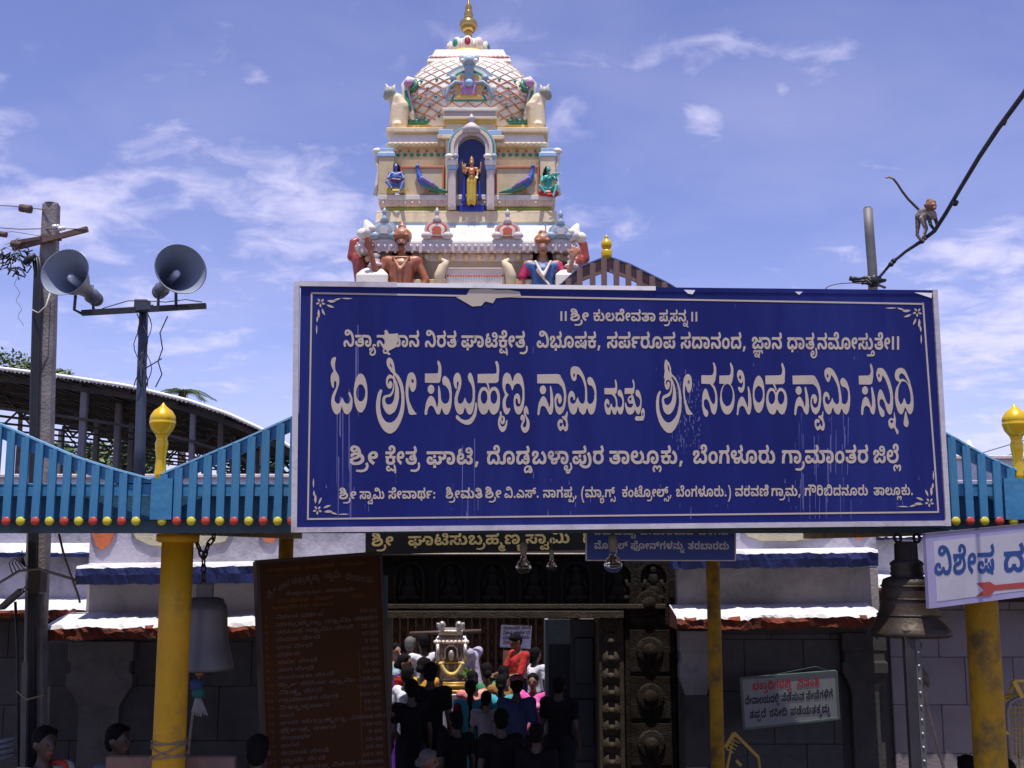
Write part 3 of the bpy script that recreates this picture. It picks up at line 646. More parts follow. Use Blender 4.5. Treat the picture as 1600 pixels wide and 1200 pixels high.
# corner piers of the body storey, with scroll knobs
for sx in (-1, 1):
    Yp = facey(133, 270)
    for sy in (-1, 1):
        x = TX + sx * hm(126, Yp, 270); y = YC + sy * (YC - Yp) * .93; w = hm(12, Yp)
        b = MB(); b.box(x - w, x + w, y - w, y + w, Z(305, Yp), Z(238, Yp)); b.build('corner_pier', beige if sx < 0 else cream, tw, bevel=.015)
        b = MB(); b.box(x - w * 1.15, x + w * 1.15, y - w * 1.15, y + w * 1.15, Z(246, Yp), Z(240, Yp)); b.box(x - w * .9, x + w * .9, y - w * .9, y + w * .9, Z(240, Yp), Z(232, Yp)); b.build('pier_cap', lbl, tw, bevel=.01)
        kx = x + sx * w * 1.3
        b = MB(); b.ball((kx, y, Z(234, Yp)), (.11, .1, .075), 10, 7); b.tube([(kx, y, Z(236, Yp)), (kx + sx * .02, y, Z(250, Yp)), (kx - sx * .04, y, Z(262, Yp)), (kx, y, Z(285, Yp)), (kx + sx * .03, y, Z(303, Yp))], [.05, .045, .04, .04, .05], 8); b.build('scroll_knob', crw, tw)
    # recessed picture panels with orange border
    Yw = facey(92, 280); xa, xb = sorted((CX + sx * 40, CX + sx * 108)); x0, x1 = X(xa, Yw - .45, 280), X(xb, Yw - .45, 280)
    b = MB(); b.box(x0, x1, Yw - .45, Yw, Z(303, Yw - .45), Z(259, Yw - .45)); b.build('recess_panel', beige, tw)
    b = MB(); z0, z1 = Z(302, Yw - .47), Z(260, Yw - .47)
    for q in ((x0, x1, z1 - .035, z1), (x0, x0 + .035, z0, z1 - .036), (x1 - .035, x1, z0, z1 - .036)): b.box(q[0], q[1], Yw - .475, Yw - .452, q[2], q[3])
    b.build('border_line', orr, tw)
# dome ------------------------------------------------------------
dome_prof = [(92, 64), (96, 72), (102, 82), (109, 90), (117, 97.5), (127, 103), (138, 106), (149, 106.5), (160, 104.5), (170, 101), (180, 97), (190, 94), (199, 92)]
DP = []
for py, h in dome_prof:
    Y = facey(h, py); DP.append((Z(py, Y), hm(h, Y, py)))
EX = 3.6
def dome_pt(u, z, off=0, side=0):
    """u in -1..1 across one side, z height"""
    hh = np.interp(z, [q[0] for q in DP][::-1], [q[1] for q in DP][::-1]) + off; x = hh * u; y = hh * (1 - abs(u) ** EX) ** (1 / EX)
    q = [(x, -y), (y, x), (-x, y), (-y, -x)][side]
    return Vector((TX + q[0], YC + q[1] * .94, z))
rs = []
zz = np.linspace(DP[-1][0], DP[0][0], 22)
for z in zz:
    r = []
    hh = np.interp(z, [q[0] for q in DP][::-1], [q[1] for q in DP][::-1])
    for k in range(72):
        a = 2 * pi * k / 72; c, s = math.cos(a), math.sin(a); q = (abs(c) ** EX + abs(s) ** EX) ** (-1 / EX); r.append((TX + hh * c * q, YC + hh * s * q * .94, z))
    rs.append(r)
b = MB(); b.rings(rs, 0, True); b.build('dome', crw, tw, fix=True)
# lattice ribs, each a piece
zlo, zhi = DP[-1][0] + .12, DP[1][0]; latt = M('lattice_orange', (.66, .24, .07), .6, var=.2, sc=8)
H = zhi - zlo; step = .235
for side in (0, 1, 3):
    for sg in (-1, 1):
        for k in range(-8, 9):
            pts = []
            for i in range(15):
                v = i / 14; u = (k * step + sg * (v - .5) * 1.75)
                if abs(u) <= .97: pts.append(dome_pt(u, zlo + v * H, .012, side))
            lo = [q for q in pts if q.z < zlo + H * .62]; hi = [q for q in pts if q.z > zlo + H * .55]
            for q, mm in ((lo, latt), (hi, lpink)):  # upper ribs coloured pale, as if washed out by the sun
                if len(q) > 2: MB().tube(q, .010, 5).build('lattice_rib', mm, tw)
fl = MB(); fl.lathe((0, 0, 0), [(.034, 0), (.03, .012), (.014, .016), (.001, .022)], 8, axis=(0, -1, 0)); fo = fl.build('lattice_flower', ggrn); fme = fo.data; bpy.data.objects.remove(fo)
for j in range(6):
    for k in range(-4, 5):
        v = .05 + j * step / 1.75; u = (k + .5 * (j % 2)) * step
        vv = v + .0
        if abs(u) < .93 and vv < .62 and abs(u) > .36: inst('lattice_flower', fme, tw, dome_pt(u, zlo + vv * H, .012))
tier('neck_band', 189, 193, 95.5, 95, ggrn); tier('neck_band', 194, 199.5, 95, 96, yelo)
petals('leaf_row', 189, 95, ggrn, 20, .05, .04)
tier('dome_cap', 77, 88, 53, 59, crw, .0, .02); tier('red_line', 88, 91, 61, 62, dred); tier('dome_cap', 91, 95, 64, 66, crw, 0, .02)
petals('petal_row', 88, 62, crw, 18, .03, .03)
# lotus base and finial
Yf = YC; kz = lambda py: Z(py, YC - .6); km = (P(CX + 100, 60, YC - .5).x - P(CX, 60, YC - .5).x) / 100; TF = TX - .05
MB().lathe((TF, YC, 0), [(38 * km, kz(79) - .1), (38 * km, kz(77)), (36 * km, kz(72)), (33 * km, kz(70))], 24).build('gold_ring', yelo, tw)
MB().lathe((TF, YC, 0), [(31 * km, kz(71)), (30 * km, kz(60)), (27 * km, kz(52)), (10 * km, kz(49))], 24).build('lotus_core', crw, tw)
for k in range(10):
    a = 2 * pi * k / 10 - pi / 2; d = Vector((math.cos(a), math.sin(a), 0)); c0 = Vector((TF, YC, 0)) + d * 30 * km
    b = MB(); rot = Matrix.Rotation(a + pi / 2, 3, 'Z'); b.ball((c0.x, c0.y, kz(61)), (.125, .06, .17), 10, 7, rot=rot); b.build('lotus_petal', crw, tw)
    b = MB(); c1 = c0 + d * .055; b.ball((c1.x, c1.y, kz(60)), (.07, .03, .10), 8, 6, rot=rot); b.build('petal_spot', [dred, lpink, ggrn, lpink, ggrn, dred, lpink, ggrn, lpink, ggrn][k], tw)
gm = M('gilded_metal', (.60, .40, .12), .22, .75, var=.08, sc=6)
t = thing('finial', 'gilded pot finial on the very top of the tower', 'finial', (TF, YC, kz(50)))
MB().lathe((TF, YC, 0), [(h * km, kz(y)) for h, y in [(16, 50), (13, 47), (8, 43), (6, 41), (5.5, 34), (8, 32)]], 28).build('stem', gm, t)
MB().lathe((TF, YC, 0), [(h * km, kz(y) + .0005) for h, y in [(8, 32), (13, 26), (14.5, 20), (13, 14), (8, 11), (6, 10), (7, 8), (7.5, 3), (6, -2), (5, -4), (6, -8), (3, -14), (1, -22), (0, -24)]], 28).build('pot', gm, t)
# horseshoe gables ------------------------------------------------
def horseshoe(cx, cz, w, h, k, n=20):
    """closed outline of a horseshoe, k shrinks it"""
    pts = []
    for i in range(n + 1):
        a = R(-38) + (pi + R(76)) * i / n; pts.append((cx + w * k * math.cos(a), cz + h * .08 + h * .52 * k * math.sin(a) * 1.0))
    pts += [(cx - w * k * .98, cz - h * .46 * k), (cx + w * k * .98, cz - h * .46 * k)]
    return pts
def gable(label, px, pyb, pyt, hpx, Y, cols, crest=None, parent=None, knob=None):
    x = X(px, Y, (pyb + pyt) / 2); z0, z1 = Z(pyb, Y), Z(pyt, Y); h = z1 - z0; w = (P(px + hpx, pyb, Y) - P(px, pyb, Y)).x; cz = z0 + h * .47
    p = parent
    for i, (k, m, nm) in enumerate(cols): MB().prism(horseshoe(x, cz - (1 - k) * h * .12, w, h, k), Y - .05 - i * .035, Y + .12).build(nm, m, p, bevel=.006)
    if crest:
        b = MB(); zt = z1 + .0; b.lathe((x, Y - .06, zt - h * .08), [(.05, 0), (.09, .05), (.05, .12), (.035, .18), (.06, .22), (.03, .28), (.0, .33)], 10); b.build('crest_knob', crest, p)
Yd = facey(103, 150) - .03
fr = thing('roof_gable', 'large horseshoe gable with violet core on the front of the dome', 'ornament', (X(733, Yd, 165), Yd, Z(168, Yd)))
gable('', 733, 168, 106, 41, Yd, [(1, blug, 'outer_band'), (.84, crw, 'band'), (.72, ggrn, 'band'), (.60, lpink, 'band'), (.52, yelo, 'band'), (.34, pinkv, 'core')], None, fr)
def P3(px, py, Y): return tuple(P(px, py, Y))
b = MB(); c = P(733, 128, Yd - .16)
b.tube([P3(733, 137, Yd - .15), P3(733, 122, Yd - .17), P3(733, 108, Yd - .2), P3(733, 98, Yd - .2)], [.13, .09, .10, .13], 12); b.ball(P3(733, 96, Yd - .22), (.17, .14, .13), 12, 8)
for s in (-1, 1): b.ball(P3(733 + s * 12, 92, Yd - .25), (.05, .05, .09), 8, 6)
b.build('lion_crest', blug, fr)
b = MB()
for s in (-1, 1): b.ball(P3(733 + s * 10.5, 95, Yd - .38), .055, 8, 6)
b.build('eye', crw, fr)
MB().ball(P3(733, 129, Yd - .30), (.09, .05, .08), 8, 6).build('jewel', lbl, fr)
for s in (-1, 1):
    b = MB(); b.tube([P3(733 + s * 10, 130, Yd - .2), P3(733 + s * 22, 128, Yd - .22), P3(733 + s * 31, 136, Yd - .22), P3(733 + s * 36, 150, Yd - .2), P3(733 + s * 33, 163, Yd - .18)], [.035, .04, .045, .04, .025], 8); b.build('scroll', blug, fr)
    MB().ball(P3(733 + s * 25, 122, Yd - .18), (.08, .07, .08), 8, 6).build('curl', blug, fr); MB().ball(P3(733 + s * 39, 138, Yd - .12), (.06, .05, .08), 8, 6).build('curl', crw, fr)
# side scroll gables seen edge-on at both sides of the dome
for s, lb in ((-1, 'left'), (1, 'right')):
    Ys = facey(103, 150) + .10; q = thing('roof_gable', 'green edged scroll gable on the %s shoulder of the dome' % lb, 'ornament', (X(733 + s * 94, Ys, 185), Ys, Z(190, Ys)))
    f = lambda a, y, o=0: P3(733 + s * a, y, Ys + o)
    MB().tube([f(80, 138), f(86, 128), f(94, 126), f(99, 132), f(98, 148), f(95, 164), f(90, 178), f(88, 188)], [.05, .09, .10, .10, .09, .09, .07, .05], 8).build('outer_band', crw, q)
    MB().tube([f(99, 142, -.09), f(97, 155, -.1), f(94, 166, -.1), f(91, 174, -.1)], [.03, .05, .05, .02], 6).build('green_band', ggrn, q)
    MB().tube([f(84, 124, -.1), f(82, 133, -.12), f(86, 139, -.12), f(92, 140, -.1)], [.03, .05, .05, .03], 6).build('green_band', ggrn, q)
    MB().tube([f(76, 128, -.06), f(75, 138, -.08), f(82, 147, -.06), f(90, 148, -.04)], [.03, .045, .045, .03], 6).build('band', lpink, q)
    MB().ball(f(95, 130, -.12), .10, 10, 7).build('knob', pinkv, q)
# projecting bay above the niche
Yn = facey(118, 240) - .15
def nb(nm, px0, px1, py0, py1, m, yo=0, bev=.01):
    b = MB(); pbox(b, px0, px1, py0, py1, Yn + yo, YC - .8); return b.build(nm, m, tw, bevel=bev)
nb('bay_top', 691, 777, 168, 173, crw, -.06); nb('bay_moulding', 694, 775, 173, 181, gpink, 0); nb('bay_moulding', 692, 777, 181, 186, cream, -.04); nb('bay_moulding', 694, 775, 186, 192, yelo, 0)
nb('bay_wall', 696, 773, 192, 332, cream, .04); nb('bay_cap', 685, 709, 202, 210, lbl, -.02); nb('bay_cap', 762, 784, 203, 211, lbl, -.02); nb('bay_cap', 683, 708, 210, 216, cream, -.03); nb('bay_cap', 764, 788, 211, 217, cream, -.03)
nc = thing('tower_niche', 'arched blue niche framed by pillars in the middle of the tower', 'niche', (X(737, Yn, 330), Yn, Z(330, Yn)))
def arch(px, pyb, pyt, hpx, k, Y):
    x = X(px, Y, pyb); w = (P(px + hpx, pyb, Y) - P(px, pyb, Y)).x * k; z0 = Z(pyb, Y); z1 = Z(pyt, Y); zc_ = z0 + (z1 - z0) - (P(px + hpx, pyb, Y) - P(px, pyb, Y)).x
    return [(x - w, z0)] + [(x + w * math.cos(pi - pi * i / 16), zc_ + w * math.sin(pi - pi * i / 16)) for i in range(17)] + [(x + w, z0)]
for i, (k, m, nm) in enumerate(((1.0, blug, 'arch_band'), (.93, ggrn, 'arch_band'), (.86, lpink, 'arch_band'), (.72, gpink, 'arch_band'), (.56, nich, 'niche_back'))):
    o = arch(737, 262, 197, 38, k, Yn); inn = arch(737, 262, 197, 38, [.93, .86, .72, .56, 0][i], Yn)
    if i < 4: MB().prism(o + inn[::-1], Yn - .06 - [.0, .02, .06, .03][i], Yn + .03).build(nm, m, nc, bevel=.004)
zb_, zt_ = Z(330, Yn), Z(262, Yn)
bk = arch(737, 330, 217, 21.5, 1.0, Yn - .01); MB().prism(bk, Yn - .012, Yn + .02).build('niche_back', nich, nc)
for s in (-1, 1):
    xa, xb = sorted((737 + s * 21.5, 737 + s * 38)); x0, x1 = X(xa, Yn, 300), X(xb, Yn, 300); w = (x1 - x0)
    b = MB(); b.box(x0 + .03, x1 - .03, Yn - .30, Yn + .02, zb_, Z(272, Yn)); b.build('niche_pillar', gpink, nc, bevel=.012)
    for j in range(3): MB().box(x0 + .06 + j * (w - .12) / 3 + .01, x0 + .06 + (j + 1) * (w - .12) / 3 - .01, Yn - .315, Yn - .302, zb_ + .06, Z(278, Yn)).build('pillar_flute', lpink, nc)
    MB().box(x0 + .01, x1 - .01, Yn - .32, Yn + .02, Z(272, Yn), Z(266, Yn)).build('capital', lbl, nc, bevel=.01)
    MB().box(x0 - .01, x1 + .01, Yn - .35, Yn + .02, Z(266, Yn) + .001, Z(257, Yn)).build('capital', crw, nc, bevel=.03)
    MB().ball(((x0 + x1) / 2 - .06, Yn - .34, Z(253, Yn)), (.09, .06, .06), 8, 6).build('capital_curl', crw, nc); MB().ball(((x0 + x1) / 2 + .07, Yn - .34, Z(253, Yn)), (.07, .06, .06), 8, 6).build('capital_curl', blug, nc)
b = MB(); pbox(b, 717, 757, 319, 330, Yn - .12, Yn); b.build('pedestal', nblu, nc, bevel=.01)
b = MB(); b.lathe((X(737, Yn, 200), Yn - .1, Z(203, Yn)), [(.20, -.1), (.18, 0), (.12, .06), (.07, .10), (.05, .16), (.09, .20), (.05, .25), (.0, .32)], 12); b.build('pendant_crest', gpink, nc)
# gables on the lower cornice
Yk = facey(160, 372) - .03
for px, top, hp, c1, c2_, lb in ((601, 333, 20, blug, gpink, 'blue grey horseshoe gable at the left end of the lower cornice'), (683, 333, 20, gpink, orr, 'lilac horseshoe gable with orange band left of centre on the lower cornice'),
                                 (793, 336, 20, gpink, orr, 'lilac horseshoe gable with orange band right of centre on the lower cornice'), (876, 338, 19, blug, gpink, 'blue grey horseshoe gable at the right end of the lower cornice')):
    q = thing('roof_gable', lb, 'ornament', (X(px, Yk, 374), Yk, Z(374, Yk)), 'horseshoe gables on the lower cornice')
    gable('', px, 374, top + 14, hp, Yk, [(1, c1, 'outer_band'), (.80, c2_, 'band'), (.62, c1 if c1 is blug else crw, 'band'), (.36, orr if c1 is gpink else gpink, 'core')], c1, q)
    for s in (-1, 1): MB().ball(P3(px + s * hp * .8, 368, Yk - .08), (.12, .07, .08), 8, 6).build('foot_curl', c1, q)
# white scroll acroters at both corners of the lower cornice
for s, px, py, lb in ((-1, 575, 352, 'white scroll finial at the left corner of the lower cornice'), (1, 899, 358, 'white scroll finial at the right corner of the lower cornice')):
    q = thing('corner_finial', lb, 'ornament', tuple(P(px, py + 16, Yk)))
    MB().tube([P3(px + s * 2, py + 18, Yk), P3(px - s * 2, py + 8, Yk), P3(px, py, Yk), P3(px + s * 4, py - 8, Yk)], [.17, .14, .10, .03], 10).build('scroll', crw, q)
    MB().ball(P3(px + s * 8, py + 13, Yk - .05), (.13, .1, .11), 10, 7).build('bud', crw, q); MB().ball(P3(px - s * 6, py + 5, Yk - .08), .08, 8, 6).build('bud', crw, q)
# white balustrade panel at the bottom centre and the corner blocks
Yb = facey(165, 430) - .25
b = MB(); pbox(b, 697, 788, 420, 447, Yb, Yb + .5); b.build('balustrade_panel', crw, tw, bevel=.015)
b = MB()
for k in range(22): b.ball(P3(700 + k * 4.05, 431, Yb - .01), .022, 6, 4)
tag(b.build('bead_row', orr, tw), kind='stuff')
b = MB(); pbox(b, 695, 790, 418, 420, Yb - .03, Yb + .5); b.build('balustrade_lip', lpink, tw)
for s, px in ((-1, 692), (1, 793)):
    MB().tube([P3(px + s * 6, 446, Yb - .06), P3(px + s * 5, 430, Yb - .08), P3(px, 416, Yb - .1), P3(px - s * 5, 409, Yb - .08), P3(px + s * 2, 405, Yb - .06)], [.10, .11, .09, .06, .03], 8).build('trunk_scroll', cream, tw)
Yq = facey(176, 430) - .1
for px0, px1, top in ((556, 606, 418), (868, 912, 420)):
    b = MB(); c = [(X(px0, Yq, 430), Yq), (X(px1, Yq, 430), Yq)]; x0, x1 = c[0][0], c[1][0]; xm = (x0 + x1) / 2; rs = []
    for k, z in ((1, Z(450, Yq)), (1, Z(428, Yq)), (.62, Z(top, Yq)), (.3, Z(top - 4, Yq))): rs.append([(xm + (x0 - xm) * k, Yq + .25 - .25 * k, z), (xm + (x1 - xm) * k, Yq + .25 - .25 * k, z), (xm + (x1 - xm) * k, Yq + .3 + .4 * k, z), (xm + (x0 - xm) * k, Yq + .3 + .4 * k, z)])
    b.rings(rs); b.build('corner_block', crw, tw, bevel=.02)
    MB().lathe((xm + .05, Yq + .2, Z(top - 4, Yq) - .02), [(.10, 0), (.17, .04), (.13, .1), (.08, .12), (.1, .17), (.06, .22), (.1, .27), (.0, .33)], 12).build('corner_pot', gpink, tw)
# ================================================================ FIGURES (people, statues, beasts)
skin1 = M('brown_skin', (.17, .085, .05), .5, var=.08, sc=6); skin2 = M('dark_skin', (.06, .032, .022), .5, var=.08, sc=6); skin3 = M('light_brown_skin', (.30, .16, .10), .5, var=.08, sc=6)
lipm = M('lip_brown', (.22, .05, .045), .5); eyew = M('eye_white', (.6, .58, .55), .3); eyed = M('eye_dark', (.01, .008, .007), .25)
hairm = M('black_hair', (.006, .005, .006), .75, var=.3, sc=40, bump=.6, bs=120, spec=.12); hairg = M('grey_hair', (.12, .115, .11), .6, var=.2, sc=40, bump=.5)
def fingers(pr, w, d, side, r, L, mi, curl=.25, palm_n=None):
    """palm and five unequal bent fingers at wrist w pointing along d"""
    w = Vector(w); d = Vector(d).normalized(); s = Vector(side).normalized(); s = (s - d * s.dot(d)).normalized(); n = d.cross(s)
    if palm_n: n = n if n.dot(Vector(palm_n)) > 0 else -n
    c = w + d * L * .28
    pr.append(('c', tuple(w), r * 1.9, tuple(w + d * L * .2), r * 2.2, mi))
    for o in (-.18, .0, .18): pr.append(('c', tuple(w + d * L * .1 + s * o * L * .5), r * 1.25, tuple(w + d * L * .48 + s * o * L), r * 1.2, mi))
    for k, (o, l) in enumerate(((-.24, .40), (-.08, .50), (.08, .46), (.23, .36))):
        a = w + d * L * .48 + s * o * L; m_ = a + (d + s * o * .35) * l * L * .5 + n * curl * .08 * L; e = m_ + (d + s * o * .3) * l * L * .5 + n * curl * .55 * l * L
        pr.append(('c', tuple(a), r, tuple(m_), r * .92, mi)); pr.append(('c', tuple(m_), r * .92, tuple(e), r * .8, mi))
    a = w + d * L * .14 - s * L * .2; m_ = a + d * L * .2 - s * L * .17 + n * L * .06; pr.append(('c', tuple(a), r * 1.15, tuple(m_), r * 1.05, mi)); pr.append(('c', tuple(m_), r * 1.05, tuple(m_ + d * L * .19 - s * .02 * L), r * .9, mi))
STAND = dict(pel=(0, .0, .95), che=(0, .0, 1.28), nek=(0, .01, 1.46), hea=(0, -.012, 1.60), shL=(-.175, .01, 1.40), elL=(-.225, .03, 1.12), wrL=(-.235, -.04, .88), shR=(.175, .01, 1.40), elR=(.225, .03, 1.12), wrR=(.235, -.04, .88),
             hiL=(-.09, 0, .93), knL=(-.10, -.02, .50), anL=(-.105, .02, .08), hiR=(.09, 0, .93), knR=(.10, -.02, .50), anR=(.105, .02, .08))
def limb(pr, a, b, c, r, mi):
    pr += [('c', a, r[0], b, r[1], mi), ('c', b, r[1] * 1.02, c, r[2], mi)]
def body_prims(J, mi=0, fem=False, legs=True, hands=True, handr=.0095, build=1.0, hd=None):
    p = []; s = build; V_ = Vector
    nek = V_(J['nek']); hea = V_(J['hea']); yaw = J.get('yaw', 0); pit = J.get('pit', 0); rot = Matrix.Rotation(yaw, 3, 'Z') @ Matrix.Rotation(pit, 3, 'X')
    h = lambda x, y, z: tuple(hea + rot @ V_((x, y, z)))
    pel, che = V_(J['pel']), V_(J['che']); wai = pel.lerp(che, .45)
    p += [('c', tuple(pel + V_((-.07, 0, 0))), .105 * s, tuple(pel + V_((.07, 0, 0))), .105 * s, mi), ('c', tuple(pel), .125 * s, tuple(wai), (.10 if fem else .12) * s, mi), ('c', tuple(wai), (.10 if fem else .12) * s, tuple(che), .135 * s, mi)]
    p += [('c', J['shL'], .062 * s, tuple(che + V_((0, 0, .05))), .11 * s, mi), ('c', J['shR'], .062 * s, tuple(che + V_((0, 0, .05))), .11 * s, mi), ('c', tuple(che + V_((0, 0, .06))), .10 * s, tuple(nek), .055, mi)]
    p += [('c', tuple(nek), .052, h(0, .01, -.05), .05, mi), ('e', h(0, .008, .02), (.076, .094, .105), mi), ('c', h(0, -.02, -.03), .062, h(0, -.045, -.075), .038, mi),
          ('c', h(0, -.082, .025), .012, h(0, -.104, -.018), .015, mi), ('c', h(-.012, -.09, -.02), .010, h(.012, -.09, -.02), .010, mi), ('c', h(-.035, -.078, .035), .014, h(.035, -.078, .035), .014, mi)]
    for sg in (-1, 1): p += [('c', h(sg * .077, .01, .012), .016, h(sg * .080, .012, -.022), .012, mi), ('e', h(sg * .030, -.082, .012), (.014, .012, .010), 2), ('e', h(sg * .030, -.090, .012), (.006, .008, .007), 3)]
    p += [('c', h(-.018, -.082, -.050), .010, h(.018, -.082, -.050), .010, 1)]
    for q in 'LR':
        limb(p, J['sh' + q], J['el' + q], J['wr' + q], (.050 * s, .038 * s, .026 * s), mi)
        if hands:
            d = V_(J['wr' + q]) - V_(J['el' + q]); sd = J.get('side' + q, (0, -1, 0)); dd = J.get('dir' + q, tuple(d)); fingers(p, J['wr' + q], dd, sd, handr, .19, mi, J.get('curl', .35), J.get('pn' + q))
        if legs:
            limb(p, J['hi' + q], J['kn' + q], J['an' + q], (.085 * s, .058 * s, .038 * s), mi); a = V_(J['an' + q]); f = V_(J.get('ft' + q, (0, -1, 0))).normalized()
            p += [('c', tuple(a + V_((0, 0, -.03)) - f * .03), .035, tuple(a + f * .14 + V_((0, 0, -.045))), .028, mi)]
    if fem: p += [('e', tuple(che + V_((sg * .065, -.10, -.01))), (.06, .055, .06), mi) for sg in (-1, 1)]
    return p, h
def person(label, px, py, Y, yaw, skin, top, bottom, hair='short', hc=None, pose=None, scale=1.0, fem=False, build=1.0, extra=None, cap=None, legs=True, sleeve=.5, vox=.016, zfloor=None, lower='trousers', upper='shirt'):
    """px,py = centre of the head in the photograph"""
    J = dict(STAND); J.update(pose or {}); c = P(px, py, Y); z0 = c.z - J['hea'][2] * scale
    t = thing('person', label, 'person', (c.x, Y, z0)); t.rotation_euler = (0, 0, yaw); t.scale = (scale,) * 3
    pr, h = body_prims(J, 0, fem, legs, build=build); fuse('body', pr, vox, [skin, lipm, eyed, eyed], t)
    V_ = Vector; hr = []
    if hair != 'bald':
        hr += [('e', h(0, .022, .045), (.086, .096, .092), 0), ('e', h(0, .05, .0), (.078, .066, .09), 0)]
        if hair in ('short',): hr += [('c', h(-.045, -.035, .088), .026, h(.045, -.035, .088), .026, 0)]
        else: hr += [('c', h(-.045, -.03, .08), .035, h(.045, -.03, .08), .035, 0)]
        if hair == 'bun': hr += [('e', h(0, .12, -.02), (.055, .045, .05), 0)]
        if hair == 'braid':
            a = V_(h(0, .10, -.03)); pts = [a + V_((.01 * math.sin(i * 1.4), .02 + .02 * math.sin(i * .5), -.075 * i)) for i in range(8)]
            for i in range(7): hr.append(('c', tuple(pts[i]), .034 - .0025 * i, tuple(pts[i + 1]), .034 - .0025 * (i + 1), 0)); hr.append(('e', tuple(pts[i]), (.040 - .003 * i, .036 - .003 * i, .03), 0))
        fuse('hair', hr, .012, [hc or hairm], t)
    if cap: fuse('cap', [('e', h(0, .01, .07), (.092, .104, .065), 0)], .012, [cap], t)
    g = []; pel, che = V_(J['pel']), V_(J['che']); wai = pel.lerp(che, .45); b = build
    g += [('c', tuple(pel), .148 * b, tuple(wai), (.118 if fem else .138) * b, 0), ('c', tuple(wai), (.118 if fem else .138) * b, tuple(che), .152 * b, 0), ('c', J['shL'], .074 * b, tuple(che + V_((0, 0, .04))), .125 * b, 0), ('c', J['shR'], .074 * b, tuple(che + V_((0, 0, .04))), .125 * b, 0)]
    if lower == 'trousers': g[0] = ('c', tuple(pel), .150 * b, tuple(wai), .142 * b, 0)
    for q in 'LR':
        a, e, w = V_(J['sh' + q]), V_(J['el' + q]), V_(J['wr' + q])
        if sleeve <= 1: g.append(('c', tuple(a), .068 * b, tuple(a.lerp(e, sleeve)), .060 * b, 0))
        else: g += [('c', tuple(a), .066 * b, tuple(e), .054 * b, 0), ('c', tuple(e), .054 * b, tuple(e.lerp(w, sleeve - 1)), .044 * b, 0)]
    if fem: g += [('e', tuple(che + V_((sg * .065, -.105, -.01))), (.072, .066, .07), 0) for sg in (-1, 1)]
    fuse(upper, g, vox * 1.05, [top], t)
    g = []
    if lower == 'trousers':
        for q in 'LR': limb(g, J['hi' + q], J['kn' + q], tuple(V_(J['an' + q]) + V_((0, 0, .02))), (.115 * b, .085 * b, .07 * b), 0)
        g.append(('c', tuple(pel + V_((-.07, 0, -.01))), .125 * b, tuple(pel + V_((.07, 0, -.01))), .125 * b, 0))
    else:
        g += [('c', tuple(pel + V_((0, 0, .05))), .15, tuple(pel + V_((0, 0, -.3))), .19, 0), ('c', tuple(pel + V_((0, 0, -.3))), .19, (0, 0, .18), .17, 0), ('c', (-.1, 0, .16), .13, (.1, 0, .16), .13, 0)]
    if legs: fuse(lower, g, vox * 1.2, [bottom], t)
    if extra: extra(t, J, h)
    return t
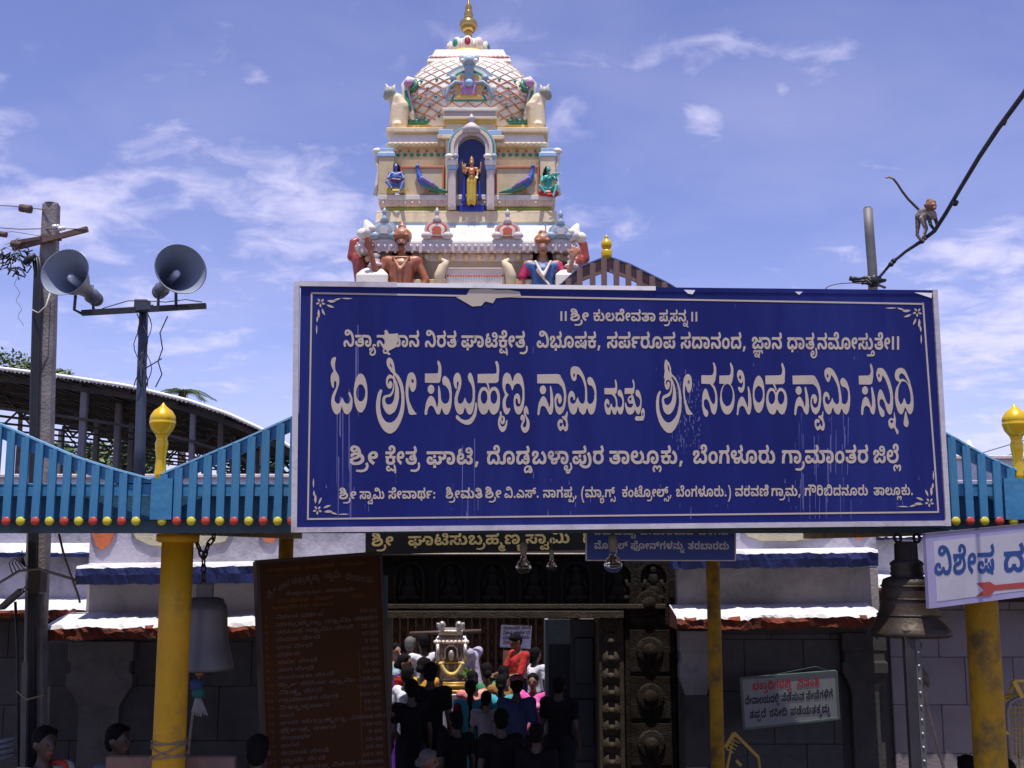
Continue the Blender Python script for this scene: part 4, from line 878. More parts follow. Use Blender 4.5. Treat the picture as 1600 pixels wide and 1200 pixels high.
# ================================================================ SIGNS
# letter outlines as plain numbers: GLYPHS = letter shapes (first point, then steps, in tenths of a unit), BIG = the large hand-drawn line (quarter picture pixels),
# WORDS = for each board the words: [letter, x, y, ...], width, [x0, y0, x1, y1, height factor], colour
GLYPHS = [
[[[23,-1,10,0,10,3,7,7,3,7,1,11,-2,10,-5,8,-3,3,-6,2,-6,2,-6,0,-9,-3,-8,-6,-5,-8,-1,-13,1,-7,2,-5,3,-4,6,-4],[27,11,-4,2,-4,3,-2,6,0,7,2,5,3,4,4,2,5,0,5,-3,2,-3,2,-7,0,-4,-2,-7,-3,-3,-4,-2]]],
[[[17,-1,8,0,7,1,6,3,4,3,5,-4,8,-3,8,0,5,2,3,2,3,4,2,5,1,10,-2,10,-5,9,-6,6,-11,7,-12,3,-16,1,-1,-9,0,-4,16,-1,7,-3,7,-3,4,-4,3,-5,2,-9,-2,-7,-5,-2,-3,1,-3,2,-2,7,-1,1,-11,0,-2,-6,-1,-2,-3,-2,-5,-1,-6,1,-3,2,-2,2,1,5,2,2,3,0,1,-2,1,-3,9,-1,1,3,0,6,-2,4,-4,3,-9,1,-5,-2,-4,-2,-4,-6,-2,-5,1,-6,3,-7,2,-3,4,-2]]],
[[[17,-1,8,0,7,1,4,2,5,4,7,-5,6,-2,9,0,8,3,5,5,2,5,0,9,-2,8,-3,5,-11,-7,2,-5,0,-5,-1,-3,-2,-2,-4,-1,-5,2,-3,2,-2,7,-11,0,-3,-7,-2,-2,-6,-2,-4,1,-2,2,1,4,16,14,3,6,0,7,-3,7,-7,4,-10,0,-10,-2,-4,-4,-2,-5,0,-7,2,-6,1,0,10,4,1,0,-1,5,2,4,5,0,2,-1,1,-2,-2,-4,-14,-11,-4,-8,-1,-7,2,-6,4,-4]]],
[[[23,-1,13,0,8,2,7,5,3,5,0,7,-1,3,-3,4,6,1,0,9,-18,1,1,3,0,4,7,1,4,2,3,2,3,6,0,7,-1,6,-3,6,-4,6,-10,-7,4,-7,1,-4,-1,-3,-2,-2,-4,-1,-32,0,-1,-1,1,-11,22,-1,0,-4,-3,-2,-20,-1,0,-9,7,-1,-3,-4,-1,-4,1,-8,5,-6,4,-2],[27,11,-3,1,-4,3,-1,4,2,4,2,3,4,1,4,0,6,-1,2,-3,1,-3,0,-3,-1,-3,-3,-2,-4,-1]]],
[[[4,0,15,0,0,16,3,16,4,7,3,3,4,1,6,-2,2,-3,3,-6,2,-8,0,-24,15,0,0,20,-1,8,-3,8,-6,8,6,3,3,5,1,4,0,8,-3,8,-5,7,-10,-7,4,-6,1,-4,-1,-4,-2,-2,-5,-1,-35,0,-1,-1,1,-11,9,-1,-5,-6,-3,-6,-1,-12]]],
[[[20,-1,8,0,7,1,5,2,6,4,7,-5,9,-2,9,1,7,4,3,6,1,9,-2,6,-5,6,5,8,1,6,-2,6,-4,7,-6,4,-6,2,-5,-12,8,-5,0,-2,0,-4,-2,-2,-11,-2,0,-10,10,0,4,-4,1,-6,-2,-4,-4,-2,-5,1,-3,2,-3,8,-11,0,-3,-6,-2,-3,-3,-1,-6,-1,-6,3,-2,3,-1,2,12,0,7,3,2,3,2,5,-1,9,-2,4,-2,3,-11,3,0,3,5,2,0,1,-1,11,-7,0,-5,-2,-4,-3,-2,-3,0,-5,1,-4,2,-4,-3,-3,-4,-6,-2,-8,0,-10,1,-7,4,-5,6,-5],[19,29,-1,0,0,2,3,5,4,2,3,-2,0,-4,-1,-2,-3,-1]]],
[[[17,-1,7,0,5,1,3,1,6,5,9,-6,6,-1,6,0,8,3,5,5,2,4,1,9,-2,8,-1,8,-2,4,-4,4,7,6,1,3,1,7,-2,8,-6,11,-11,-7,6,-9,-1,-5,-3,-2,-54,-1,0,-12,9,-1,-6,-7,-2,-5,-1,-11,1,-8,2,-5,3,-3],[24,11,-4,2,-2,5,0,3,1,9,5,7,7,5,7,1,13,-1,5,-3,-6,-1,-4,-2,-3,-5,-1,-4,3,-6,4,-3,6,-1,6,1,0,-2,-2,-3,-5,-2,-4,1,-3,2,-3,7,-11,0,-4,-8],[54,26,-1,1,0,2,2,2,3,0,2,-3,0,-1,-2,-1]]],
[[[15,-1,8,0,7,1,7,3,1,1,-6,9,-5,-2,-5,0,-4,1,-1,2,0,3,2,3,9,1,0,10,-6,1,-4,3,0,5,2,3,3,1,5,0,3,-2,3,-3,1,-5,1,0,11,0,3,5,6,4,7,1,4,-2,5,-6,1,-6,0,-8,-3,-8,-5,-3,-6,0,-4,1,-1,4,2,4,2,0,1,-2,0,-3,8,0,1,0,1,5,-1,4,-3,5,-6,2,-4,0,-6,-3,-4,-4,-2,-6,0,-6,3,-7,3,-3,4,-2,7,-1,7,0,7,2,4,2,2,2,4,6,2,6,2,8,-2,14,-5,8,-8,7,-5,2,-6,0,-11,-1,-10,-6,-8,5,-8,2,-9,0,-7,-4,-4,-5,-2,-8,2,-7,6,-6,-5,-4,-2,-3,-1,-7,1,-5,2,-3,4,-3]]],
[[[26,-1,14,0,9,2,8,5,4,8,0,11,-4,8,-2,7,-3,4,5,3,3,4,1,6,0,7,-4,9,-4,6,-10,-7,4,-6,1,-4,0,-3,-3,-3,-4,-1,-37,0,-1,-1,1,-11,35,0,3,-4,-11,0,-4,-2,-4,-4,-1,-5,1,-6,3,-3,4,-2,10,0,5,1,3,2,0,-1,0,-2,-2,-2,-5,-3,-9,-1,-9,2,-5,4,-1,9,-12,1,-1,-1,-1,-9,2,-6,3,-3,7,-6],[35,26,-1,2,2,2,4,0,3,-1,-3,-3]]],
[[[31,-14,15,0,-2,15,-12,-1]],[[18,-1,7,0,4,1,4,2,5,4,9,-6,5,-1,6,0,6,2,6,5,2,4,1,7,-1,12,-4,9,-5,6,5,3,2,2,2,5,1,7,-2,8,-6,10,-11,-7,4,-6,2,-4,-1,-4,-3,-2,-5,-1,-47,0,0,-12,8,-1,-4,-5,-3,-7,-1,-11,1,-8,2,-5,3,-3,3,-2],[22,12,-3,3,-1,3,0,7,2,7,6,8,7,2,10,0,6,-2,5,-4,2,-3,2,-6,1,-7,-1,-6,-3,-2,-4,0,-3,1,-4,7,-11,0,-4,-7,-2,-1]],[[35,23,6,0,3,2,2,2,-1,6,-3,3,-3,1,-4,0,-3,-4,-1,-3,1,-4]]],
[[[17,-1,7,0,5,1,3,1,6,5,9,-6,4,-1,7,0,6,2,6,5,2,7,0,14,-2,9,-7,8,5,3,2,2,2,4,1,7,-2,8,-6,11,-11,-7,6,-9,-1,-5,-3,-2,-52,-1,0,-12,9,-1,-4,-4,-4,-8,-1,-11,1,-8,3,-7,4,-3],[24,11,-3,1,-2,2,-1,7,1,8,3,6,2,3,6,4,10,1,6,-1,7,-5,3,-4,2,-7,0,-10,-2,-3,-4,-2,-4,2,-2,3,-2,6,-11,0,-1,-1,-1,-4,-2,-4,-2,-1]]],
[[[8,-2,1,0,11,5,-3,9,0,4,3,2,3,-1,9,-12,4,-3,5,-2,10,-1,5,1,7,4,3,3,2,5,1,7,-1,9,-4,8,-7,7,6,4,3,3,2,4,0,7,-1,7,-7,11,-10,-7,3,-5,2,-4,-1,-5,-3,-2,-6,-1,-42,0,0,-12,35,0,7,-5,5,-4,3,-5,1,-7,0,-4,-2,-5,-2,-1,-4,0,-4,2,-8,11,-7,4,-9,2,-8,-3,-5,-5,-2,-7,1,-9]]],
[[[17,-1,8,0,7,1,6,3,4,3,5,-4,8,-3,8,0,7,3,5,6,2,8,0,10,-3,7,-2,5,-2,2,-11,-5,-1,-1,4,-6,1,-9,-2,-6,-4,-2,-4,1,-2,2,-2,4,0,3,-2,1,-11,0,-1,-6,-5,-4,-5,-1,-6,1,-3,2,-1,2,1,5,1,2,3,0,2,-2,0,-3,9,-1,2,5,-1,6,-4,4,-6,2,-6,0,-7,-3,-5,-7,-1,-5,0,-6,2,-5,3,-4,4,-3]],[[38,27,5,-1,3,1,2,2,1,5,-1,3,-2,3,-6,1,-4,-3,-1,-2,0,-5]],[[3,43,56,0,7,1,6,3,4,4,1,6,0,8,-3,7,-4,6,-2,0,-9,-6,4,-6,1,-4,-1,-4,-3,-2,-57,-1]]],
[[[17,-1,8,0,7,1,4,2,5,4,7,-5,9,-2,10,1,7,4,2,3,3,7,1,11,-3,12,-6,9,-4,5,-8,5,-9,-11,11,-8,4,-8,1,-5,-1,-6,-1,-3,-2,-2,-5,-2,-3,1,-5,3,-2,7,-11,0,-2,-5,-2,-3,-3,-2,-4,-1,-5,2,0,5,13,11,4,5,2,6,-1,8,-2,3,-3,3,-9,2,-10,0,-7,-4,-3,-4,-2,-5,1,-5,2,-6,1,0,10,4,1,0,-1,5,2,4,5,0,2,-1,1,-2,-2,-4,-14,-11,-4,-8,-1,-7,2,-6,4,-4]]],
[[[34,-14,15,0,-2,15,-12,-1]],[[18,-1,8,0,5,1,6,3,4,4,6,-5,4,-2,11,-1,9,3,6,6,3,9,0,10,-3,9,-6,8,5,3,2,3,2,5,0,7,-2,7,-5,9,-3,0,-8,-6,3,-5,2,-4,0,-4,-1,-2,-3,-1,-15,-1,-1,-1,0,-11,8,-1,6,-5,4,-7,1,-4,0,-7,-2,-4,-3,-3,-5,0,-4,1,-2,2,-2,6,-1,1,-11,0,-2,-6,-3,-3,-4,-1,-6,0,-2,2,1,4,14,12,4,5,1,6,-1,7,-2,3,-4,3,-7,2,-12,-1,-4,-1,-4,-4,-3,-7,1,-5,2,-6,12,4,-1,5,2,4,4,1,3,-3,0,-3,-1,-2,-11,-8,-5,-6,-3,-8,1,-7,2,-4,3,-3]]],
[[[17,-1,8,0,7,1,6,3,4,3,5,-4,8,-3,7,0,4,1,6,4,8,-4,5,-1,8,0,5,1,7,5,5,7,1,13,-1,9,-4,8,-4,5,-8,7,-4,2,-1,0,-7,-11,8,-6,5,-6,2,-9,0,-6,-4,-5,-6,-2,-5,1,-5,3,0,7,-1,8,-4,7,-6,6,6,4,3,2,2,8,-1,11,-7,10,-10,-6,4,-6,1,-4,-1,-4,-3,-2,-57,-1,0,-12,44,0,7,-5,4,-4,5,-9,0,-9,-4,-4,-3,-1,-4,2,-2,2,-2,7,-11,0,-1,-1,0,-3,-3,-4,-4,-2,-6,-1,-4,1,-3,2,-1,2,0,4,2,3,3,0,2,-2,0,-3,9,-1,2,5,-1,6,-4,4,-6,2,-6,0,-6,-3,-3,-2,-3,-5,-1,-5,0,-6,2,-5,3,-4,4,-3]]],
[[[25,-1,8,0,7,1,11,6,8,-5,8,-2,11,1,8,5,7,-4,7,-2,7,0,6,1,4,2,5,4,3,8,1,11,-2,10,-3,6,-4,6,-9,8,-3,1,-1,0,-7,-11,8,-6,5,-7,2,-9,-1,-6,-3,-4,-6,-2,-5,1,-5,3,0,9,-2,8,-3,6,-5,6,5,3,3,4,2,10,-2,7,-2,4,-4,6,-1,0,-10,-6,5,-8,0,-5,-1,-2,-5,-2,-13,0,-1,-1,0,-11,8,0,2,-1,5,-6,4,-7,1,-6,-1,-5,-2,-4,-3,-2,-4,-1,-5,1,-6,4,1,13,-2,9,-4,9,-8,7,-11,2,-10,0,-9,-4,-5,-6,-3,-6,-2,-7,0,-10,2,-8,2,-5,4,-5,6,-4],[27,12,-5,3,-2,3,-2,6,0,8,2,6,3,4,5,2,5,0,6,-3,3,-6,2,-7,-1,-7,-3,-6,-3,-2,-4,-1]]],
[[[26,-1,11,0,11,3,7,5,4,7,2,8,-1,10,-4,8,-4,4,4,3,4,4,1,9,-2,8,-6,11,-11,-7,6,-9,-1,-5,-3,-2,-40,-1,0,-1,0,-11,7,-1,-4,-5,-3,-8,0,-9,2,-7,3,-5,4,-4,6,-3],[28,12,-6,3,-2,3,-2,5,0,7,2,6,4,5,5,2,7,-1,6,-2,3,-5,2,-8,-1,-6,-2,-4,-5,-4,-4,-1]]],
[[[32,-1,13,0,7,1,6,2,8,6,5,8,2,7,0,8,-2,9,-7,10,-7,6,-1,0,-8,-11,7,-6,3,-5,1,-6,-1,-6,-4,-6,-3,-2,-6,-2,-12,0,-6,2,-5,4,-4,6,1,1,8,-1,5,1,3,1,4,3,3,6,0,7,-1,6,-3,4,-6,4,-7,0,-5,0,-8,-4,-4,-4,-3,-5,-2,-7,0,-7,1,-8,3,-7,5,-5,6,-5,6,-3],[19,35,-2,1,0,2,4,6,5,2,3,-2,1,-4,-1,-3,-3,-2]]],
[[[31,-1,11,0,8,3,4,5,0,9,8,4,3,2,3,5,1,4,-1,7,-2,4,-3,3,5,7,2,4,-1,7,-3,8,-5,8,-10,-7,4,-7,1,-5,-1,-2,-3,-2,-9,-1,-1,-1,0,-11,6,0,4,-2,3,-5,-1,-5,-4,-3,-7,-2,-5,0,-10,0,-6,1,10,4,2,2,2,5,0,7,-1,4,-4,5,-4,2,-7,0,-7,-1,-6,-5,-3,-5,-1,-4,0,-6,3,-9,6,-6,8,-4,1,-1,-2,-5,2,-6,4,-3],[34,9,-2,2,1,3,4,2,5,-3,0,-3,-2,-1],[15,37,0,4,2,4,4,1,3,-2,1,-4,-2,-2,-3,-1]]],
[[[17,-1,8,0,7,1,6,3,4,3,5,-4,4,-2,4,-1,7,0,8,3,5,5,2,10,0,10,-5,9,-6,7,6,4,3,2,1,4,1,7,-2,10,-6,8,-10,-6,4,-6,1,-4,-1,-4,-3,-2,-57,-1,0,-12,44,0,7,-5,4,-4,5,-9,0,-9,-4,-4,-3,-1,-4,2,-2,2,-2,7,-11,0,-1,-1,0,-3,-3,-4,-4,-2,-6,-1,-4,1,-3,2,-1,2,0,4,2,3,3,0,2,-2,0,-3,9,-1,2,5,-1,6,-4,4,-6,2,-6,0,-6,-3,-3,-2,-3,-5,-1,-5,0,-6,2,-5,3,-4,4,-3]]],
[[[20,-1,13,0,13,3,8,6,6,7,2,7,0,8,-3,8,-5,6,7,8,1,9,-2,8,-7,10,-10,-7,4,-5,1,-5,0,-4,-3,-2,-5,-1,-37,0,0,-1,0,-11,4,-1,-1,-4,2,-6,12,4,1,1,0,4,1,2,5,1,4,-3,0,-3,-2,-2,-15,-5,-6,-3,-3,-4,-2,-5,0,-7,3,-6,5,-4],[26,11,-8,2,-2,3,1,2,4,3,13,4,5,3,3,6,0,5,-1,3,1,0,4,-5,2,-6,0,-6,-2,-5,-3,-4,-5,-3]]],
[[[68,-6,9,5,-3,5,5,7,1,5,-1,12,-2,6,-4,6,-12,-5,4,-11,1,-5,-1,-2,-8,13,-8,-4,9,-14,-2,-1,-2,1,-3,2,-2,7,-2,1,-11,-1,-1,-5,-3,-3,-3,-1,-8,0,-4,1,-2,4,0,3,2,3,2,0,2,-1,1,-4,8,-1,1,0,1,3,1,4,-1,4,-4,4,-4,1,-5,1,-7,-2,-5,-3,-2,-3,-2,-5,0,-8,3,-7,5,-4,4,-2,6,-1,6,0,9,3,6,4,4,-3,6,-3,7,-1,5,0]],[[38,27,7,0,4,3,0,4,0,3,-4,3,-6,0,-4,-3,0,-2,0,-5]],[[3,43,57,0,8,1,6,3,4,5,2,5,-1,9,-3,7,-5,6,-10,-7,5,-8,0,-5,-2,-2,-6,-2,-55,0]]],
[[[8,-2,1,0,11,5,-3,9,0,4,3,2,3,-1,9,-12,8,-5,5,-1,6,0,5,1,6,3,4,5,3,9,-1,11,-5,11,-2,0,-11,-5,3,-5,2,-9,-2,-6,-3,-2,-4,0,-3,1,-11,13,-6,4,-5,1,-5,-1,-7,-2,-4,-5,-2,-7,1,-9]],[[32,28,7,0,3,2,2,5,-1,3,-3,3,-6,1,-4,-4,-1,-6]],[[3,43,43,0,5,0,9,2,5,3,3,5,1,8,-3,8,-4,8,-2,2,-1,-1,-9,-6,5,-8,0,-6,-2,-1,-8,-2,-42,0]]],
[[[18,-1,10,0,6,2,6,4,8,-5,6,-1,8,0,8,3,5,5,2,5,0,9,-1,6,-4,5,-6,4,-6,1,-6,0,-8,-3,-1,5,-3,3,22,1,6,2,5,4,2,5,0,10,-2,6,-5,8,-11,-6,5,-9,0,-4,-2,-2,-2,-1,-56,-1,0,-12,22,0,6,-4,3,-5,-7,3,-10,0,-8,-3,-5,-7,-2,-8,0,-5,2,-6,5,-6],[24,10,-4,1,-2,2,-1,3,0,4,3,5,8,1,4,-3,2,-4,0,-3,-2,-2,-2,-3],[54,10,-4,1,-2,2,-1,2,0,5,3,5,8,1,2,-2,3,-3,0,-6,-3,-4]]],
[[[16,-1,8,0,6,1,6,3,4,5,3,7,1,13,-1,7,-3,7,-3,4,-4,4,-9,4,-15,1,-32,0,0,-12,36,0,8,-2,6,-5,3,-8,0,-8,-2,-5,-3,-3,-4,-1,-4,0,-2,1,-2,3,0,2,5,-1,4,2,2,4,-1,3,-3,5,-4,1,-6,-1,-5,-3,-2,-4,-1,-9,2,-7,5,-5]]],
[[[3,-1,10,0,8,3,6,6,3,10,0,11,-4,11,-7,10,-5,4,-5,2,-8,-11,8,-6,5,-7,2,-6,0,-6,-1,-4,-3,-3,-7,-2,-4,1,-3,2,-6,6,-8,-8,8,-8,5,-3]]],
[[[3,-1,8,0,6,1,4,2,3,3,2,4,1,5,-1,17,2,5,2,3,4,3,8,2,5,0,5,-2,5,-5,3,-9,0,-8,-2,-5,-2,-3,-3,-1,-6,0,-3,2,-1,4,4,-1,4,1,2,3,0,6,-3,3,-2,1,-6,1,-3,-1,-5,-4,-2,-4,0,-8,1,-6,6,-6,8,-3,9,0,8,3,6,6,3,6,1,6,0,9,-1,5,-4,9,-4,5,-4,3,-11,5,-6,0,-10,0,-5,-2,-6,-2,-5,-5,-4,-7,-2,-6,1,-17,-1,-4,-5,-2,-5,1,-5,3,-5,6,-8,-9,3,-4,7,-5]]],
[[[-14,-42,10,0,7,2,6,4,4,5,2,6,1,12,-3,13,-4,8,-7,-4,-1,-1,4,-10,1,-11,-2,-9,-5,-5,-5,-1,-7,0,-4,2,-2,2,0,2,7,-1,4,1,3,2,2,3,1,5,-1,5,-2,3,-3,3,-6,1,-6,-1,-5,-4,-3,-5,-2,-4,0,-6,3,-8,6,-6],[-20,-20,-1,1,2,3,2,2,4,1,1,-2,0,-3,-1,-2]]],
[[[16,22,9,0,7,2,5,4,4,5,2,6,1,11,-2,10,-3,7,-9,8,-11,3,-47,0,0,-12,15,0,2,-6,-1,-3,-1,-1,-10,-2,0,-11,1,0,12,0,5,2,3,2,3,4,1,4,-1,11,17,-1,5,-2,4,-4,3,-5,0,-9,-2,-7,-3,-3,-4,-1,-4,0,-3,1,-1,3,0,2,3,-1,3,0,4,3,0,6,-2,3,-2,2,-6,1,-6,-2,-3,-4,-2,-5,0,-8,2,-5,3,-4]]],
[[[23,-1,2,1,6,10,-9,7,-4,7,1,1,9,-1,8,2,5,5,2,6,0,7,-3,6,-5,5,-7,1,-8,0,-9,-5,-4,-4,-2,-4,-2,-9,1,-12,4,-9,6,-6],[19,35,-2,1,0,2,3,5,5,3,4,-2,1,-5,-2,-3,-3,-1]]],
[[[-14,-42,11,0,8,2,5,3,5,7,2,7,0,6,-1,5,-3,8,3,6,0,7,-2,5,-6,7,-7,-7,4,-5,1,-3,0,-4,-5,-6,4,-6,2,-7,-1,-9,-2,-3,-7,-4,-6,0,-6,1,-4,3,0,2,7,-1,4,1,3,2,2,3,1,5,-1,5,-2,3,-3,3,-6,1,-6,-1,-5,-4,-4,-6,-1,-9,3,-8,6,-6],[-20,-20,-1,1,2,3,2,2,4,1,1,-2,0,-3,-1,-2]]],
[[[18,0,9,0,0,12,-1,0,-7,2,-1,2,1,4,3,1,15,0,1,1,0,10,-1,2,-17,0,-2,2,-1,2,1,2,2,2,4,1,29,0,1,1,0,10,-1,1,-35,0,-9,-3,-5,-6,-1,-4,0,-6,2,-4,5,-4,-6,-8,0,-10,4,-6,4,-2]]],
[[[-2,-37,8,-1,6,2,4,2,4,6,0,4,-3,5,5,1,0,7,-11,1,2,5,0,6,-1,5,-3,4,-8,-3,2,-4,0,-6,0,-4,-3,-3,-14,-1,0,-7,5,-1,-3,-6,1,-6,4,-4],[0,-28,-2,2,-1,2,1,3,2,2,4,1,6,-2,0,-4,-2,-4,-3,-1]]],
[[[-26,-37,7,0,5,1,4,3,5,-3,3,-1,7,0,5,1,4,4,1,5,0,5,-2,5,-2,3,3,6,0,7,-2,7,-3,4,-8,-3,3,-7,-1,-7,-2,-2,-6,0,-1,-1,0,-7,8,-1,4,-3,0,-5,-3,-3,-5,1,-2,2,-2,3,-8,0,-1,-3,-3,-2,-7,0,-2,3,0,2,8,0,5,2,3,4,0,3,0,4,-4,4,-6,2,-7,-2,-5,-4,-3,-7,0,-8,3,-8,3,-3],[-24,-17,-3,1,1,2,3,2,3,0,1,-2,-1,-2]]],
[[[-25,-37,6,0,8,4,5,-3,4,-2,5,1,5,2,3,4,1,7,-5,13,-5,4,-8,2,-10,0,-10,-4,-4,-4,-2,-3,-2,-9,2,-5,2,-4],[-2,-29,-3,1,-1,2,5,-1,4,0,-1,-1],[-22,-28,-1,1,-1,3,1,5,2,3,4,2,4,1,5,0,3,-1,-4,-3,0,-4,1,-4,-7,0,-3,-3],[0,-21,-2,2,3,1,2,-1,0,-1]]],
[[[-44,-32,35,0,8,1,4,2,5,4,1,5,-1,7,-2,5,-4,3,-4,1,-7,0,-6,-4,-2,-3,-1,-4,-1,-7,-25,0],[-9,-22,-1,5,2,3,2,1,4,0,2,-4,-1,-4,-3,-1]]],
[[[-25,-37,7,0,8,4,2,-3,6,-2,6,1,3,2,3,3,2,6,-1,8,-3,6,-6,5,-8,2,-10,0,-8,-3,-6,-5,-2,-4,-1,-5,0,-5,2,-5,3,-3],[-22,-28,-1,1,-1,3,1,5,3,3,4,2,8,1,4,-1,4,-2,2,-4,0,-6,-2,-3,-4,1,-2,5,-2,0,-6,0,-4,-5]]],
[[[7,-37,6,-1,4,2,-2,8,-6,0,-3,2,5,8,2,9,-1,10,-3,7,-8,-4,3,-11,-1,-4,-2,-6,-6,7,-4,3,-9,1,-5,-1,-3,-2,-3,-4,-1,-4,1,-8,2,-3,3,-3,5,-1,8,-1,9,2,4,-4],[-16,-24,-4,2,-1,3,1,3,3,2,5,-1,3,-2,3,-5,0,-1,-4,-1]]],
[[[-26,-33,9,0,3,1,5,3,5,-3,8,-2,5,2,4,3,4,7,0,13,-3,10,-5,7,-8,-4,5,-9,2,-8,-1,-8,-3,-3,-6,0,-3,5,-8,0,-2,-4,-2,-1,-7,-1,-2,3,0,4,2,1,2,-4,6,1,1,5,-1,3,-3,2,-6,1,-5,-1,-3,-3,-2,-5,1,-8,2,-4]]],
[[[8,-41,8,-1,8,2,6,2,5,5,-5,5,-8,-3,-6,-2,-8,1,-4,4,-2,4,2,7,4,-7,2,-2,6,-2,8,2,4,4,1,5,0,4,-3,5,-4,2,-7,2,0,7,-1,4,-4,4,-4,2,-5,-7,4,-4,0,-7,-5,-4,-5,-5,-2,-6,0,-4,1,-6,2,-4,4,-4],[16,-20,-3,3,0,4,1,0,4,0,2,-3,-2,-3]]],
[[[-5,-41,9,-1,8,2,6,4,4,4,2,8,-1,9,-4,7,-8,9,0,2,1,1,2,1,2,0,2,-3,8,1,0,2,-1,3,-5,4,-4,1,-6,0,-6,-3,-3,-5,1,-7,10,-13,2,-5,-1,-7,-3,-4,-6,-2,-6,0,-4,1,-1,2,1,4,8,6,3,4,0,6,-3,4,-4,1,-4,1,-6,-1,-4,-2,-3,-3,0,-4,1,-5,8,2,0,1,0,3,2,1,2,0,2,-1,0,-2,-10,-7,-2,-2,-1,-4,1,-6,2,-3,4,-3]]],
[[[-27,-30,11,-1,9,1,10,4,5,4,4,8,2,8,-2,10,-3,6,-9,-4,3,-8,0,-6,-2,-4,-5,-6,-5,-2,-8,-1,-10,0,-8,1,-2,-8]]],
[[[-28,-36,7,6,-5,6,0,3,0,4,2,2,3,0,2,-1,3,-7,8,0,2,6,4,2,3,-1,1,-4,-1,-4,-5,-6,7,-6,5,6,3,6,0,8,-2,5,-4,4,-6,1,-5,-1,-6,-4,-4,3,-4,2,-7,-1,-4,-2,-3,-4,-2,-3,0,-7,3,-7]]],
[[[-11,-40,8,0,6,2,3,4,-1,5,6,4,4,5,1,6,-1,7,-3,9,-3,5,-8,-3,4,-8,1,-7,-1,-6,-3,-3,-6,-2,-10,0,6,4,2,5,-2,6,-5,3,-8,0,-4,-2,-3,-4,-1,-7,2,-6,3,-3,6,-3,1,-1,-1,-4,1,-3],[-9,-33,-1,2,2,1,3,0,2,-1,-1,-2],[-21,-16,0,3,2,2,3,0,2,-1,0,-2,-2,-2]]],
[[[-27,-37,9,0,3,1,5,3,5,-3,4,-2,6,1,5,1,3,4,2,7,-1,4,-1,3,-4,5,4,5,1,7,-1,5,-3,6,-2,0,-7,-3,3,-7,0,-3,-1,-2,-18,-1,0,-8,13,0,5,-4,2,-4,-1,-5,-1,-1,-5,-1,-2,2,-2,4,-8,0,-2,-4,-2,-1,-7,0,-3,2,0,2,1,3,1,0,2,0,1,-3,5,-1,1,2,0,5,-3,4,-4,1,-4,0,-4,-2,-3,-3,-2,-8,1,-4,3,-4]]],
[[[-31,-34,1,0,8,3,-2,6,0,4,0,2,2,1,3,-1,9,-11,6,-3,4,-1,7,1,6,4,3,6,1,10,-2,11,-5,9,-4,-1,-5,-3,4,-8,3,-8,-1,-6,-2,-5,-3,-1,-4,1,-9,11,-4,3,-5,1,-6,0,-5,-4,-3,-6,0,-6]]],
[[[23,-1,13,0,8,2,7,5,3,5,0,7,-1,3,-3,4,6,1,0,9,-18,1,1,4,0,2,3,1,0,12,-38,0,-1,-1,1,-11,22,-1,0,-4,-3,-2,-20,-1,0,-9,7,-1,-3,-4,-1,-4,1,-8,5,-6,4,-2],[27,11,-3,1,-4,3,-1,4,2,4,2,3,4,1,4,0,6,-1,2,-3,1,-3,0,-3,-1,-3,-3,-2,-4,-1]]],
[[[4,0,15,0,0,16,3,16,4,7,3,3,4,1,6,-2,2,-3,3,-6,2,-10,0,-22,15,0,0,18,-1,10,-4,10,-6,6,0,10,-1,1,-44,0,-1,-11,1,-1,9,-1,-5,-6,-3,-6,-1,-12]]],
[[[35,-14,14,0,-1,14,-12,0]],[[18,-1,8,0,6,1,6,3,4,3,5,-4,8,-3,7,0,8,3,6,6,2,11,7,0,4,1,4,2,4,4,2,6,0,6,-4,9,-4,6,-4,3,-2,-1,-82,0,0,-12,79,0,3,-5,-1,-5,-3,-3,-6,1,-7,7,-11,-6,5,-7,1,-7,-1,-5,-4,-1,-4,0,-2,1,-2,3,-1,5,-2,1,-11,0,-2,-6,-5,-4,-10,0,-3,2,-1,2,1,5,1,2,3,0,2,-2,0,-3,9,-1,2,5,-1,6,-4,4,-5,1,-7,1,-6,-2,-4,-4,-2,-4,-1,-5,0,-6,2,-5,3,-4,4,-3]],[[38,27,3,-1,3,1,4,3,1,5,-3,5,-6,1,-4,-3,-1,-3,0,-4]]],
[[[26,-1,14,0,9,2,7,5,4,5,1,6,0,8,-4,8,-2,7,-4,6,0,8,-1,1,-46,0,-1,-1,1,-11,35,0,3,-4,-11,0,-4,-2,-4,-4,-1,-5,1,-6,3,-3,4,-2,10,0,5,1,3,2,0,-1,0,-2,-2,-2,-5,-3,-9,-1,-9,2,-5,4,-1,9,-12,1,-1,-1,-1,-9,2,-6,3,-3,7,-6],[35,26,-1,2,2,2,4,0,3,-1,-3,-3]]],
[[[17,-1,7,0,5,1,3,1,6,5,9,-6,4,-1,7,0,6,2,6,5,2,7,0,14,-3,9,-7,8,0,11,-58,0,0,-12,9,-1,-4,-4,-4,-8,-1,-11,1,-8,3,-7,4,-3],[24,11,-3,1,-2,2,-1,8,2,9,2,4,3,4,5,3,10,1,9,-3,5,-4,3,-5,2,-8,-1,-7,-2,-3,-4,-2,-4,2,-2,3,-2,6,-11,0,-1,-1,-1,-4,-2,-4,-2,-1]]],
